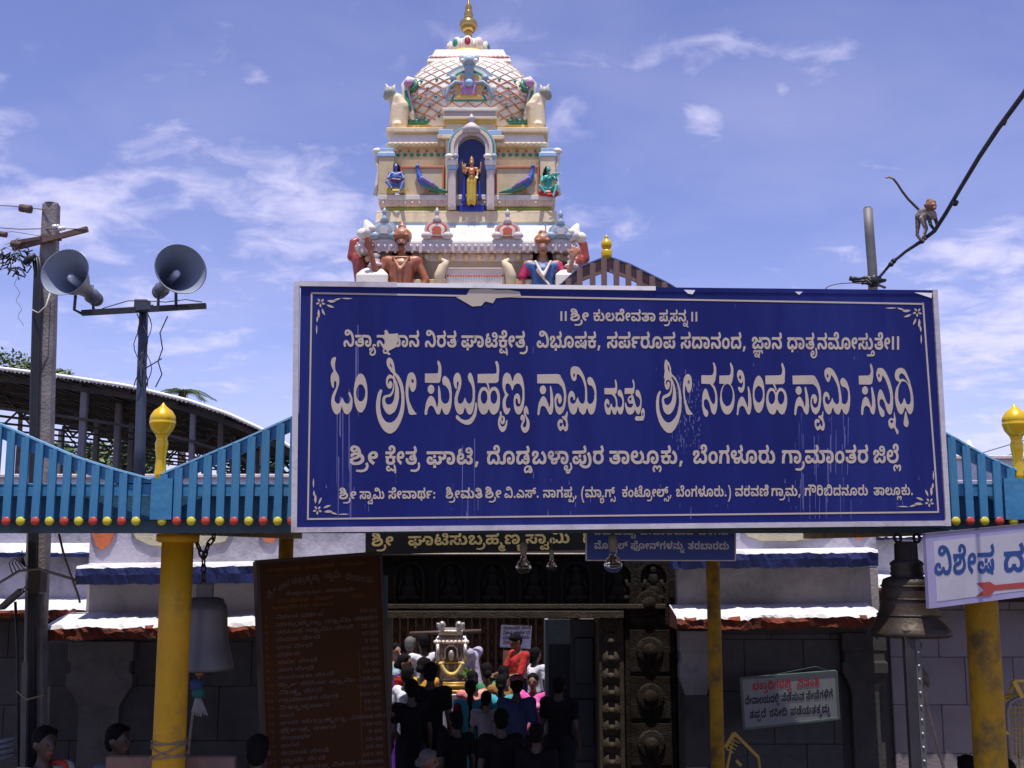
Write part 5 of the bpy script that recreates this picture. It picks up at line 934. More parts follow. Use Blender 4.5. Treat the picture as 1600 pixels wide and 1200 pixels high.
[[[31,-14,15,0,-2,15,-12,-1]],[[18,-1,4,0,7,1,4,2,5,4,7,-5,7,-2,9,1,7,4,4,9,1,10,-1,6,-3,7,-7,8,0,11,-58,0,0,-12,8,-1,-4,-5,-3,-7,-1,-11,1,-8,2,-5,3,-3,3,-2],[22,12,-3,3,-1,3,0,7,2,7,6,8,7,2,10,0,8,-3,5,-6,2,-5,1,-8,-1,-6,-3,-2,-4,0,-3,1,-2,3,-2,6,-11,0,-1,-1,-1,-4,-2,-4,-3,-1]]],
[[[8,-2,1,0,11,5,-3,9,0,4,3,2,3,-1,9,-12,8,-5,5,-1,6,0,7,2,6,3,4,8,1,8,-1,7,-4,9,-8,8,-1,11,-52,0,0,-12,35,0,7,-5,5,-4,3,-5,1,-7,0,-4,-2,-5,-2,-1,-4,0,-4,2,-8,11,-7,4,-9,2,-8,-3,-5,-5,-2,-7,1,-9]]],
[[[17,-1,8,0,7,1,4,2,5,4,9,-6,4,-1,7,0,8,2,6,4,4,8,1,7,0,7,-4,10,-7,8,-1,10,-20,0,-1,-1,0,-11,7,0,2,-1,6,-7,3,-6,1,-8,-1,-5,-4,-4,-4,-1,-6,3,-2,2,-2,6,-11,0,-2,-6,-3,-3,-6,-2,-4,1,-2,2,1,4,13,11,5,6,1,5,-1,8,-2,3,-3,3,-9,2,-10,0,-5,-2,-3,-3,-2,-3,-2,-5,1,-5,2,-6,1,0,10,4,1,0,-1,5,2,4,3,1,3,-1,1,-2,0,-3,-1,-2,-14,-11,-4,-8,-1,-7,2,-6,4,-4]]],
[[[17,-1,8,0,7,1,6,3,4,3,5,-4,8,-3,7,0,4,1,6,4,6,-3,7,-2,12,1,7,4,4,3,2,4,2,8,-2,12,-2,6,-9,9,-1,9,-17,0,0,-12,6,-1,7,-7,3,-6,1,-8,-2,-6,-5,-3,-4,-1,-5,1,-4,3,-1,7,-1,8,-4,7,-6,6,6,4,3,2,2,8,0,8,-2,5,-5,8,-2,0,-9,-6,4,-6,1,-4,-1,-4,-3,-2,-57,-1,0,-12,44,0,7,-5,4,-4,5,-9,0,-9,-4,-4,-3,-1,-4,2,-2,2,-2,7,-11,0,-1,-1,0,-3,-3,-4,-4,-2,-6,-1,-4,1,-3,2,-1,2,0,4,2,3,3,0,2,-2,0,-3,9,-1,2,5,-1,6,-4,4,-6,2,-6,0,-6,-3,-3,-2,-3,-5,-1,-5,0,-6,2,-5,3,-4,4,-3]]],
[[[31,-1,11,0,8,3,4,5,0,9,7,3,4,3,3,3,1,6,0,4,-2,5,-6,6,0,8,-1,1,-17,0,-1,-1,0,-11,6,0,4,-2,2,-3,1,-3,-2,-5,-5,-3,-5,-1,-13,0,-8,1,6,2,4,2,3,4,1,3,0,8,-2,4,-3,4,-8,2,-8,0,-7,-4,-3,-5,-2,-8,0,-5,2,-6,2,-3,5,-5,8,-4,1,-1,-2,-5,2,-6,4,-3],[34,9,-2,2,1,3,4,2,5,-3,0,-3,-2,-1],[15,37,0,4,2,4,4,1,3,-2,1,-4,-2,-2,-3,-1]]],
[[[17,-1,8,0,7,1,6,3,4,3,7,-5,8,-2,9,1,7,4,4,8,0,5,0,9,-2,6,-3,5,-8,7,-1,11,-60,0,0,-12,44,0,7,-5,4,-4,5,-9,0,-9,-4,-4,-3,-1,-4,2,-2,2,-2,7,-11,0,-1,-1,0,-3,-3,-4,-4,-2,-6,-1,-4,1,-3,2,-1,2,0,4,2,3,3,0,2,-2,0,-3,9,-1,2,5,-1,6,-4,4,-6,2,-6,0,-6,-3,-3,-2,-3,-5,-1,-5,0,-6,2,-5,3,-4,4,-3]]],
[[[8,-2,1,0,11,5,-3,9,0,4,3,2,3,-1,9,-12,8,-5,5,-1,6,0,5,1,6,3,4,5,3,9,-1,11,-5,11,-2,0,-11,-5,3,-5,2,-9,-2,-6,-3,-2,-4,0,-3,1,-11,13,-6,4,-5,1,-5,-1,-7,-2,-4,-5,-2,-7,1,-9]],[[32,28,7,0,3,2,2,5,-1,3,-3,3,-6,1,-4,-4,-1,-6]],[[3,43,51,0,1,0,0,11,-1,1,-51,0]]],
[[[4,0,15,0,0,16,3,16,2,6,3,2,2,2,5,1,5,-3,5,-8,2,-10,0,-22,15,0,0,14,-1,14,-3,8,-5,6,13,1,3,-11,7,-6,8,-2,8,2,4,4,3,4,0,8,-1,4,-5,6,-4,2,-9,2,2,2,3,2,5,0,7,-1,5,9,-1,0,-8,3,-7,0,-5,-1,-8,-5,-6,-10,-61,0,-1,-11,1,-1,9,-1,-5,-6,-3,-6,-1,-12],[82,34,-4,2,-1,4,1,3,6,-1,2,-2,-1,-4]]],
[[[8,-2,1,0,11,5,-3,9,0,4,3,2,3,-1,9,-12,8,-5,5,-1,6,0,7,2,5,3,5,8,1,9,-1,7,-2,5,-8,9,13,1,2,-8,2,-4,3,-3,4,-2,4,-1,6,0,8,3,4,4,1,3,0,7,-1,4,-2,3,-5,4,-4,1,-7,1,0,1,3,3,3,1,10,-1,6,9,-9,3,-9,0,-5,-2,-4,-1,-3,-4,-6,-9,-69,0,0,-12,35,0,7,-5,5,-4,3,-5,1,-7,0,-4,-2,-5,-2,-1,-4,0,-4,2,-8,11,-7,4,-9,2,-8,-3,-5,-5,-2,-7,1,-9],[86,35,-2,3,0,4,4,1,3,-2,2,-2,-1,-3,-3,-2]]],
[[[33,-1,10,0,10,1,8,3,7,5,5,7,2,9,0,9,-3,9,1,1,6,-1,3,-10,4,-4,3,-2,4,-1,6,0,6,1,3,2,2,2,2,4,0,7,-1,5,-2,4,-4,3,-5,2,-7,0,3,3,6,3,8,-2,5,9,-9,3,-12,-1,-3,-2,-6,-4,-5,-9,-34,0,-1,-12,10,-1,5,-6,1,-6,0,-6,-3,-6,-5,-4,-6,-2,-10,0,-8,1,-7,5,-4,6,1,1,8,-1,5,1,3,1,4,3,2,3,1,6,0,7,-3,6,-4,4,-7,1,-8,0,-8,-4,-6,-7,-3,-9,0,-10,2,-8,4,-7,6,-5,9,-5],[19,35,-2,1,0,2,4,6,5,2,3,-2,1,-4,-1,-3,-3,-2],[95,35,-3,2,0,6,5,-1,3,-2,0,-4,-2,-1]]],
[[[8,-2,1,0,11,5,-3,9,0,4,3,2,3,-1,9,-12,8,-5,5,-1,6,0,5,1,6,3,4,5,3,9,-1,11,-5,11,-2,0,-11,-5,3,-5,2,-9,-2,-6,-3,-2,-4,0,-3,1,-11,13,-6,4,-5,1,-5,-1,-7,-2,-4,-5,-2,-7,1,-9]],[[85,25,7,0,4,1,4,2,4,4,1,4,0,6,-3,7,-6,4,-10,2,0,1,2,3,5,1,9,-1,6,9,-3,1,-9,2,-11,-2,-4,-2,-4,-3,-5,-9,-69,0,0,-1,0,-11,68,0,2,-8,3,-5,4,-3],[87,35,-2,1,-1,3,0,4,5,-1,3,-2,0,-4,-2,-1]],[[32,28,7,0,3,2,2,5,-1,3,-3,3,-6,1,-4,-4,-1,-6]]],
[[[17,-1,8,0,7,1,4,2,5,4,9,-6,6,-1,7,0,8,3,5,5,2,6,0,8,-1,6,-2,4,-1,1,-12,-6,2,-4,0,-6,-3,-4,-4,-1,-5,2,-3,2,-2,7,-11,0,-3,-7,-4,-3,-7,0,-2,1,-1,2,1,4,13,10,4,5,1,0,8,-4,10,-1,8,2,6,4,4,7,1,11,-1,5,-2,5,-6,7,-7,2,-9,0,-7,-2,-5,-7,0,-4,1,-4,1,-3,4,-3,6,-2,5,0,8,2,-1,-5,-3,-3,-8,-1,-5,1,-5,3,-5,7,-3,3,-9,2,-5,0,-8,-1,-4,-3,-3,-4,-2,-5,1,-5,2,-6,1,0,10,4,1,0,-1,5,2,4,3,1,3,-1,1,-2,0,-3,-1,-2,-14,-11,-4,-8,-1,-7,2,-6,4,-4],[54,56,-3,1,-1,2,1,3,2,2,4,0,5,-5,-3,-2]]],
[[[20,-1,8,0,7,1,5,2,6,4,7,-5,9,-2,10,1,6,4,3,6,1,9,-3,8,-5,5,6,8,2,7,0,5,-2,8,-4,6,-5,3,-4,2,-9,0,-7,-3,-3,-3,-2,-4,0,-8,5,-5,4,-2,5,-1,10,2,-2,-4,-4,-4,-3,-1,-7,0,-1,-1,0,-10,10,0,3,-3,2,-4,-1,-6,-2,-2,-3,-1,-4,1,-2,1,-5,9,-11,0,-3,-6,-5,-4,-6,-1,-6,3,-2,3,0,3,11,-1,5,2,3,3,3,6,0,6,-1,4,-4,6,-11,3,0,3,5,2,0,1,-1,11,-10,-1,-6,-5,-2,-7,1,-4,2,-4,-3,-3,-4,-6,-2,-8,0,-10,1,-7,4,-5,6,-5],[19,29,-1,0,0,2,3,5,4,2,3,-2,0,-4,-1,-2,-3,-1],[62,54,-3,1,-1,2,0,3,3,2,4,0,4,-5,-2,-2]]],
[[[15,-1,8,0,7,1,7,3,1,1,-6,9,-5,-2,-5,0,-4,1,-1,2,0,3,2,3,9,1,0,10,-6,1,-4,3,0,5,2,3,3,1,5,0,3,-2,3,-3,1,-5,1,0,11,0,4,6,5,4,6,0,5,-2,4,-6,2,-7,0,-9,-2,-6,-3,-2,-5,-2,-6,1,-2,1,-1,2,0,3,2,3,2,0,1,-2,0,-3,8,0,1,0,1,5,-1,4,-3,5,-6,2,-4,0,-6,-3,-4,-4,-2,-8,1,-7,2,-4,3,-3,4,-2,6,-1,12,1,6,3,4,3,5,8,2,11,-2,11,-4,11,4,6,2,8,-2,9,-3,5,-7,5,-11,1,-8,-2,-4,-5,-1,-3,0,-5,2,-5,4,-2,5,-1,7,0,6,1,-1,-3,-2,-2,-10,2,-9,0,-7,-3,-6,-5,-5,5,-4,2,-11,1,-8,-1,-6,-5,-3,-6,0,-9,2,-4,5,-5,-5,-4,-2,-3,-1,-3,0,-6,1,-3,3,-4,3,-2],[66,66,-2,1,-1,2,2,3,4,0,5,-3,1,-1,-3,-1]]],
[[[25,-1,13,0,12,3,4,3,4,4,3,8,-1,8,-4,8,0,9,-1,7,-4,10,-5,7,-5,3,-8,3,-6,1,-8,0,-5,-2,-3,-3,-3,-5,-1,-5,1,-5,2,-4,3,-2,4,-2,5,-1,9,2,4,3,4,4,2,-5,2,-8,-1,-1,-11,1,-6,-3,-3,-6,0,-6,2,-5,5,-3,6,-1,5,1,7,3,0,-3,-3,-3,-4,-2,-6,-1,-9,1,-5,2,-2,2,-1,3,-1,7,-12,1,-1,-1,-1,-3,2,-10,3,-5,7,-6],[34,26,-1,2,2,2,4,0,3,-1,-3,-3],[21,55,-1,2,-1,2,3,3,5,1,4,-2,-2,-4,-2,-2]]],
[[[17,-1,7,0,6,1,8,6,9,-6,4,-1,7,0,7,3,5,6,2,7,1,13,-2,14,-2,7,-5,10,-4,6,-7,6,-6,3,-12,2,-13,0,-8,-3,-4,-4,-2,-4,-1,-4,1,-7,4,-9,-4,-6,-3,-8,-1,-7,0,-8,1,-5,3,-6,3,-3],[24,11,-3,1,-2,2,-1,8,2,10,6,8,8,3,8,0,7,-3,5,-4,3,-5,2,-7,-1,-8,-2,-3,-4,-2,-4,2,-2,3,-2,6,-11,0,-1,-1,-1,-4,-2,-4,-2,-1],[59,46,-7,6,-8,3,-6,0,-7,0,-9,-3,-2,4,1,4,2,3,4,1,9,0,6,-2,10,-6,4,-5]]],
[[[31,-14,15,0,-2,15,-12,-1]],[[18,-1,4,0,7,1,4,2,5,4,9,-6,5,-1,6,0,7,3,5,6,2,7,1,13,-1,13,-3,8,-3,7,-5,8,-5,4,-9,6,-14,2,-12,-1,-8,-3,-5,-7,-1,-4,1,-7,4,-9,-5,-8,-2,-5,-1,-8,0,-8,1,-5,3,-6,3,-3],[22,12,-3,3,-1,3,0,7,2,7,6,8,7,2,10,0,6,-2,5,-4,3,-5,2,-6,-1,-8,-2,-4,-4,-1,-4,1,-2,3,-2,6,-11,0,-1,-1,-1,-4,-2,-4,-3,-1],[59,46,-7,6,-7,2,-10,1,-6,-1,-7,-2,-2,4,1,4,2,3,5,1,9,0,5,-2,9,-5,5,-6]]],
[[[8,-2,1,0,11,5,-4,9,1,4,3,2,3,-1,6,-8,4,-5,8,-4,10,-1,5,1,8,4,3,4,3,8,1,7,0,10,-2,12,-3,9,-5,9,-6,7,-7,5,-8,3,-7,2,-7,0,-6,-2,-6,-3,-3,-4,-1,-3,0,-6,3,-7,5,-3,5,-1,7,0,4,1,6,3,4,6,2,-1,5,-8,4,-11,2,-14,-2,-11,-1,-2,-3,-2,-6,0,-4,3,-8,10,-4,3,-8,3,-9,-2,-6,-4,-3,-7,-1,-6,2,-5],[25,61,-3,2,0,3,2,2,3,1,7,-1,-1,-3,-2,-3,-2,-1]]],
[[[17,-1,8,0,7,1,4,2,5,4,9,-6,6,-1,7,0,4,1,6,3,5,6,3,10,1,8,-2,20,-3,10,-4,8,-4,5,-6,6,-4,2,-7,1,-4,1,-7,-2,-4,-2,-3,-3,-2,-3,-1,-6,1,-5,2,-3,3,-3,5,-2,10,0,5,2,4,3,1,0,4,-13,1,-6,0,-12,-2,-9,-4,-4,-4,-1,-5,2,-3,2,-2,7,-11,0,-3,-7,-2,-2,-6,-2,-4,1,-2,2,1,4,13,11,5,6,1,5,0,5,-1,3,-5,6,-4,2,-5,0,-5,0,-8,-1,-4,-3,-3,-4,-2,-5,1,-5,2,-6,1,0,10,4,1,0,-1,5,2,4,3,1,3,-1,1,-2,0,-3,-1,-2,-14,-11,-4,-8,-1,-7,2,-6,4,-4],[46,61,-2,3,0,2,2,2,5,1,4,-3,-1,-2,-3,-3]]],
[[[17,-1,8,0,7,1,6,3,4,3,5,-4,8,-3,6,0,6,1,8,5,7,-4,6,-2,7,0,6,1,7,4,5,8,2,11,-2,11,-4,8,-4,5,-7,7,-4,2,-1,0,-7,-11,8,-6,4,-6,2,-6,0,-8,-1,-3,-4,-4,-5,-1,-6,2,-4,3,1,15,-3,17,-4,9,-6,9,-7,7,-10,5,-12,2,-12,-2,-5,-4,-4,-6,0,-7,3,-5,4,-3,4,-2,11,0,7,3,6,7,1,0,5,-7,5,-11,2,-9,0,-14,-1,-4,-2,-3,-5,-2,-4,1,-3,2,-3,8,-12,0,-2,-6,-2,-3,-7,-2,-5,1,-3,1,-2,3,0,5,2,2,3,0,1,-2,1,-3,9,-1,1,3,0,6,-2,4,-4,3,-4,1,-9,-1,-5,-3,-3,-4,-2,-5,-1,-6,2,-5,2,-5,6,-4],[34,61,-2,1,-1,2,1,2,1,2,2,1,5,0,3,-2,-3,-5,-2,-1]]],
[[[26,-1,9,0,7,1,10,5,6,8,2,6,1,8,0,7,-2,13,-4,11,-3,5,-5,6,-5,4,-7,2,-6,1,-6,0,-7,-1,-4,-2,-4,-6,-2,-10,2,-7,2,-4,-4,-7,-2,-10,1,-13,4,-8,6,-5,7,-3],[28,12,-6,3,-3,5,-1,7,1,7,3,4,4,4,7,1,6,-1,5,-4,2,-5,1,-6,-1,-6,-2,-4,-5,-4,-4,-1],[48,48,-6,5,-5,2,-6,0,-11,-2,-1,5,1,3,4,3,7,0,4,-1,5,-3,3,-4]]],
[[[31,-1,13,0,14,4,9,7,4,5,3,6,2,7,1,9,0,6,-2,13,-2,6,-4,7,-5,6,-5,3,-10,2,-7,-2,-4,-1,-5,-5,-2,-6,1,-7,3,-4,-10,1,-8,-2,-8,-5,-5,-9,-1,-6,0,-8,2,-8,3,-6,6,-6,5,-3,5,-2],[32,12,-5,2,-4,2,-4,4,-1,5,9,-1,5,1,3,1,4,3,3,6,0,7,-1,6,-3,4,6,-1,6,0,6,1,5,3,1,-7,0,-14,-1,-6,-3,-7,-4,-5,-6,-3,-8,-1],[19,35,-2,1,0,2,2,4,2,2,4,2,4,-2,1,-4,-2,-4,-4,-1],[47,61,-3,2,0,3,2,2,5,1,4,-3,-1,-3,-2,-2]]],
[[[31,-1,11,0,4,1,5,2,2,3,1,3,-1,8,6,3,6,5,5,10,2,6,0,9,-2,11,-4,6,-4,6,-5,4,-6,2,-7,2,-5,-1,-4,-1,-5,-2,-3,-5,-2,-6,1,-5,3,-5,-9,1,-5,0,-4,-2,-4,-4,-3,-5,-1,-4,0,-7,3,-8,6,-6,8,-4,1,-1,-2,-5,2,-6,4,-3],[34,9,-2,2,1,3,4,2,5,-3,0,-3,-2,-1],[27,26,-5,1,10,4,2,2,2,5,0,7,-2,7,5,-1,7,0,5,2,4,3,1,0,1,-7,0,-7,-2,-7,-3,-4,-5,-3,-6,-2],[15,37,0,4,2,4,4,1,3,-2,1,-4,-2,-2,-3,-1],[41,61,-2,1,-1,2,1,3,1,1,5,1,4,-2,0,-2,-2,-3,-2,-1]]],
[[[17,-1,8,0,7,1,6,3,4,3,5,-4,4,-2,4,-1,8,0,8,3,6,7,2,5,2,10,-1,13,-2,11,-7,14,-6,8,-9,6,-9,3,-8,1,-12,-2,-5,-4,-2,-3,-2,-5,0,-5,3,-5,2,-2,4,-2,6,-1,7,0,6,2,5,4,2,4,1,0,7,-11,4,-11,2,-16,-2,-7,-4,-4,-6,0,-4,2,-3,8,-11,0,-1,-1,-1,-3,-2,-4,-3,-2,-5,-1,-6,1,-3,2,-1,2,0,4,1,2,1,1,3,0,1,-2,1,-3,9,-1,1,3,0,5,-2,5,-4,3,-4,1,-9,-1,-5,-3,-3,-4,-2,-5,-1,-6,2,-5,2,-5,6,-4],[34,61,-2,1,-1,2,1,2,1,2,2,1,5,0,3,-2,-3,-5,-2,-1]]],
[[[20,-1,16,0,8,2,6,3,6,5,4,4,2,10,-1,9,-2,5,-4,5,-6,5,-2,13,-2,6,-3,5,-5,5,-4,2,-9,3,-6,0,-6,-2,-4,-4,-3,-7,0,-6,1,-3,3,-3,3,-2,11,-2,5,2,6,3,1,-1,0,-4,-1,0,-15,0,-8,-3,-3,-4,-2,-4,0,-4,2,-5,12,4,1,3,2,2,11,-1,-2,-2,-4,-3,-18,-6,-4,-3,-2,-4,-1,-9,3,-7,5,-4],[26,11,-8,2,-2,3,1,2,4,3,15,5,4,2,4,5,1,0,3,-7,0,-5,-3,-3,-7,-5],[20,62,-2,1,-1,3,2,3,3,1,6,-2,1,-1,-3,-4,-4,-1]]],
[[[8,-2,1,0,11,5,-2,5,-2,5,2,4,2,1,3,-1,10,-13,7,-4,5,-1,6,0,8,2,3,2,4,5,2,9,-1,11,-5,11,-1,0,-11,-5,2,-5,2,-9,-1,-6,-3,-2,-4,0,-3,1,-9,11,-7,5,-4,1,-5,1,-6,-2,-3,-1,-4,-5,-3,-7,2,-9]],[[23,35,10,0,7,2,5,4,3,5,1,9,-2,6,-4,7,-6,4,-5,1,-8,-1,-7,-3,-3,-4,-1,-3,0,-5,3,-6,7,-3,9,0,4,1,1,-1,-3,-3,-3,-1,-7,0,-6,2,-1,-1,-4,-7,2,-1],[29,56,-3,1,-1,1,-1,3,3,3,5,-1,4,-4,-3,-2]]],
[[[4,0,15,0,0,16,3,16,4,7,3,3,4,1,6,-2,2,-3,3,-6,2,-8,0,-24,15,0,0,20,-1,8,-3,8,-7,8,5,3,3,3,3,8,-1,12,-2,4,-4,4,-8,3,-7,0,-7,-3,-6,-4,-1,-6,0,-4,3,-4,4,-2,6,1,2,3,0,4,-3,4,1,0,4,1,3,-1,3,-4,0,-4,-1,-3,-3,-3,-6,-1,-33,0,-1,-1,1,-11,9,-1,-5,-6,-3,-6,-1,-12]]],
[[[20,-1,8,0,7,1,5,2,6,4,5,-4,4,-2,7,-1,6,0,6,2,5,4,3,8,0,6,-2,6,-5,6,4,6,0,5,-2,5,3,4,2,5,0,8,-2,8,-2,3,-4,4,-8,2,-10,-1,-6,-4,-4,-6,1,-7,2,-3,4,-2,6,1,2,2,0,5,-3,3,2,2,6,-1,3,-4,0,-5,-3,-4,-6,-2,-13,0,-1,-1,0,-11,1,0,17,0,1,-2,-1,-2,-1,-1,-9,0,-1,-2,0,-9,10,0,4,-5,1,-6,-3,-4,-4,-1,-5,2,-5,9,-11,0,-3,-6,-5,-4,-6,-1,-6,3,-2,3,0,3,11,-1,5,2,3,3,3,6,0,6,-1,4,-4,6,-11,3,0,3,5,2,0,1,-1,11,-10,-1,-6,-5,-2,-7,1,-4,2,-4,-3,-3,-4,-6,-2,-8,0,-10,1,-7,4,-5,6,-5],[19,29,-1,0,0,2,3,5,4,2,3,-2,0,-4,-1,-2,-3,-1]]],
[[[17,-1,7,0,5,1,3,1,6,5,9,-6,6,-1,6,0,8,3,5,5,3,8,-1,8,-1,5,-1,7,-2,5,-4,5,5,5,2,3,2,10,-3,9,-3,4,-3,3,-7,2,-8,0,-7,-3,-4,-6,-1,-3,0,-5,2,-4,4,-2,6,1,3,2,0,4,-1,2,-2,2,1,1,5,1,3,-2,2,-3,-1,-6,-1,-2,-4,-2,-52,-1,0,-12,9,-1,-6,-7,-2,-5,-1,-11,1,-8,2,-5,3,-3],[24,11,-4,2,-2,5,0,3,1,9,5,7,4,3,7,3,12,-1,5,0,4,-3,-6,-1,-4,-2,-3,-5,-1,-4,3,-6,4,-3,6,-1,6,1,0,-2,-2,-3,-5,-2,-4,1,-3,2,-3,7,-11,0,-4,-8],[54,26,-1,1,0,2,2,2,3,0,2,-3,0,-1,-2,-1]]],
[[[26,-1,14,0,9,2,8,5,4,8,0,11,-4,8,-2,7,-3,5,5,4,3,4,1,6,0,8,-4,9,-4,3,-5,1,-8,1,-7,-2,-5,-4,-3,-5,1,-7,2,-3,4,-2,6,1,2,2,1,3,-1,3,-3,2,1,1,6,1,2,-1,2,-4,0,-4,-1,-3,-2,-2,-6,-2,-35,0,-1,-1,1,-11,35,0,3,-4,-11,0,-4,-2,-4,-4,-1,-5,1,-6,3,-3,4,-2,10,0,5,1,3,2,0,-1,0,-2,-2,-2,-5,-3,-9,-1,-9,2,-5,4,-1,9,-12,1,-1,-1,-1,-9,2,-6,3,-3,7,-6],[35,26,-1,2,2,2,4,0,3,-1,-3,-3]]],
[[[17,-1,7,0,5,1,3,1,6,5,9,-6,4,-1,7,0,6,2,6,5,2,8,1,9,-1,5,-4,10,-6,6,6,4,2,3,2,5,1,7,-3,9,-6,7,-7,2,-8,0,-7,-3,-4,-6,-1,-3,0,-5,2,-4,4,-2,6,1,3,2,0,4,-1,2,-2,2,1,1,5,1,3,-2,2,-3,-1,-6,-1,-2,-4,-2,-50,-1,0,-12,9,-1,-4,-4,-4,-8,-1,-11,1,-8,3,-7,4,-3],[24,11,-3,1,-2,2,-1,8,2,9,2,4,3,4,5,3,10,1,9,-3,5,-4,3,-5,2,-8,-1,-7,-2,-3,-4,-2,-4,2,-2,3,-2,6,-11,0,-1,-1,-1,-4,-2,-4,-2,-1]]],
[[[8,-2,1,0,11,5,-2,5,-1,5,1,4,2,1,4,-1,5,-8,5,-5,7,-4,10,-1,5,1,7,4,3,3,2,5,1,7,-1,9,-4,8,-8,8,5,3,5,4,2,4,0,5,0,5,-1,6,-6,7,-7,2,-9,1,-7,-3,-4,-4,-2,-4,0,-5,1,-3,3,-3,5,-1,3,1,2,1,2,5,-1,2,-3,2,1,1,6,0,2,-1,2,-3,0,-6,-2,-2,-4,-2,-6,-1,-40,0,0,-12,35,0,7,-5,5,-4,3,-5,1,-7,0,-4,-2,-5,-2,-1,-4,0,-4,2,-8,10,-7,5,-9,2,-8,-3,-5,-5,-2,-7,1,-9]]],
[[[35,-14,14,0,-1,14,-12,0]],[[18,-1,8,0,6,1,6,3,4,3,5,-4,8,-3,7,0,8,3,5,6,2,8,-1,11,-2,8,-3,4,-2,0,-10,-4,-1,-1,4,-6,1,-9,-1,-5,-4,-2,-4,0,-2,1,-2,3,-1,5,-2,1,-11,0,-2,-6,-5,-4,-10,0,-3,2,-1,2,1,5,1,2,3,0,2,-2,0,-3,9,-1,2,5,-1,6,-4,4,-6,2,-6,0,-7,-3,-5,-7,-1,-5,0,-6,2,-5,3,-4,4,-3]],[[38,27,3,-1,3,1,4,3,1,5,-3,5,-6,1,-4,-3,-1,-3,0,-4]],[[3,43,51,0,12,2,5,3,5,5,1,7,0,8,-4,7,-7,5,-7,1,-9,-1,-5,-3,-3,-5,-1,-6,1,-4,4,-3,7,0,3,2,0,3,0,3,-3,2,1,1,5,1,3,-2,2,-3,0,-6,-3,-3,-8,-2,-50,0]]],
[[[17,-1,8,0,7,1,4,2,5,4,9,-6,4,-1,9,0,8,3,6,6,3,9,0,10,-3,9,-6,8,0,1,5,4,3,4,1,5,0,7,-2,7,-5,6,-7,3,-9,0,-8,-4,-3,-4,-2,-3,0,-7,3,-3,4,-2,5,1,3,2,0,5,-3,3,1,1,6,1,2,-2,2,-3,0,-5,-3,-4,-6,-2,-10,0,-1,-1,0,-11,7,0,2,-1,6,-7,3,-5,1,-10,-2,-5,-3,-3,-4,-1,-5,2,-3,2,-2,7,-11,0,-2,-6,-3,-3,-6,-2,-4,1,-2,2,1,4,13,11,5,6,1,5,-1,8,-2,3,-3,3,-9,2,-5,0,-8,-1,-4,-3,-3,-3,-1,-4,-1,-5,2,-5,2,-3,10,4,1,0,-1,5,2,4,3,1,3,-1,1,-2,0,-3,-1,-2,-14,-11,-4,-8,-1,-7,2,-6,4,-4]]],
[[[33,-1,14,0,12,3,8,5,6,9,2,8,0,9,-3,7,-4,6,3,2,3,5,2,7,0,4,-1,4,-3,6,-3,3,-4,3,-6,1,-10,-1,-7,-5,-3,-6,1,-7,3,-3,3,-1,6,1,2,2,1,4,-1,2,-3,2,2,1,6,0,3,-4,0,-6,-2,-3,-3,-1,-10,-1,-2,-1,0,-11,7,0,2,-1,5,-6,2,-5,0,-5,-1,-5,-5,-6,-4,-2,-6,-1,-12,0,-6,2,-3,2,-6,6,0,2,1,1,8,-1,8,2,4,3,2,3,1,6,0,7,-3,6,-4,4,-10,1,-8,-2,-7,-4,-5,-7,-2,-7,0,-7,1,-8,3,-7,5,-5,6,-5,7,-3],[19,35,-2,1,0,2,4,6,5,2,3,-2,1,-4,-1,-3,-3,-2]]],
[[[17,-1,8,0,7,1,6,3,4,3,5,-4,4,-2,4,-1,7,0,8,3,5,5,2,10,0,10,-4,9,-8,8,5,3,5,4,2,5,0,7,-1,5,-1,4,-7,7,-7,2,-8,0,-7,-3,-4,-6,-1,-3,0,-5,2,-4,4,-2,6,1,3,2,0,4,0,2,-3,2,1,1,5,1,3,-2,2,-3,0,-6,-2,-2,-4,-2,-55,-1,0,-12,44,0,7,-5,4,-4,5,-9,0,-9,-4,-4,-3,-1,-4,2,-2,2,-2,7,-11,0,-1,-1,0,-3,-3,-4,-4,-2,-6,-1,-4,1,-3,2,-1,2,0,4,2,3,3,0,2,-2,0,-3,9,-1,2,5,-1,6,-4,4,-6,2,-6,0,-6,-3,-3,-2,-3,-5,-1,-5,0,-6,2,-5,3,-4,4,-3]]],
[[[20,-1,13,0,13,3,8,6,6,7,2,7,-1,9,-3,8,-4,6,4,4,3,5,1,5,0,7,-3,7,-3,3,-5,3,-6,2,-7,0,-4,-1,-5,-4,-3,-5,0,-8,2,-3,4,-2,6,1,2,2,1,5,-3,3,0,1,5,1,3,-1,3,-5,0,-3,-1,-3,-3,-2,-7,-2,-35,0,0,-1,0,-11,4,-1,-1,-4,2,-6,12,4,1,1,0,4,1,2,5,1,4,-3,0,-3,-2,-2,-15,-5,-6,-3,-3,-4,-2,-5,0,-7,3,-6,5,-4],[26,11,-8,2,-2,3,1,2,4,3,13,4,5,3,3,3,0,3,0,5,-1,3,1,0,4,-5,2,-6,0,-6,-2,-5,-3,-4,-5,-3]]],
[[[8,-2,1,0,11,5,-3,9,0,4,3,2,3,-1,9,-12,8,-5,5,-1,6,0,5,1,6,3,4,5,3,9,-1,11,-5,11,-2,0,-11,-5,3,-5,2,-9,-2,-6,-3,-2,-4,0,-3,1,-11,13,-6,4,-5,1,-5,-1,-7,-2,-4,-5,-2,-7,1,-9]],[[32,28,7,0,3,2,2,5,-1,3,-3,3,-6,1,-4,-4,-1,-6]],[[3,43,41,0,14,2,6,4,4,6,1,9,-2,7,-6,7,-6,2,-8,1,-7,-2,-4,-2,-3,-5,-1,-6,1,-4,4,-3,7,0,3,2,1,3,-1,3,-2,2,0,1,6,1,3,-3,1,-3,0,-5,-2,-2,-4,-2,-6,-1,-40,0]]],
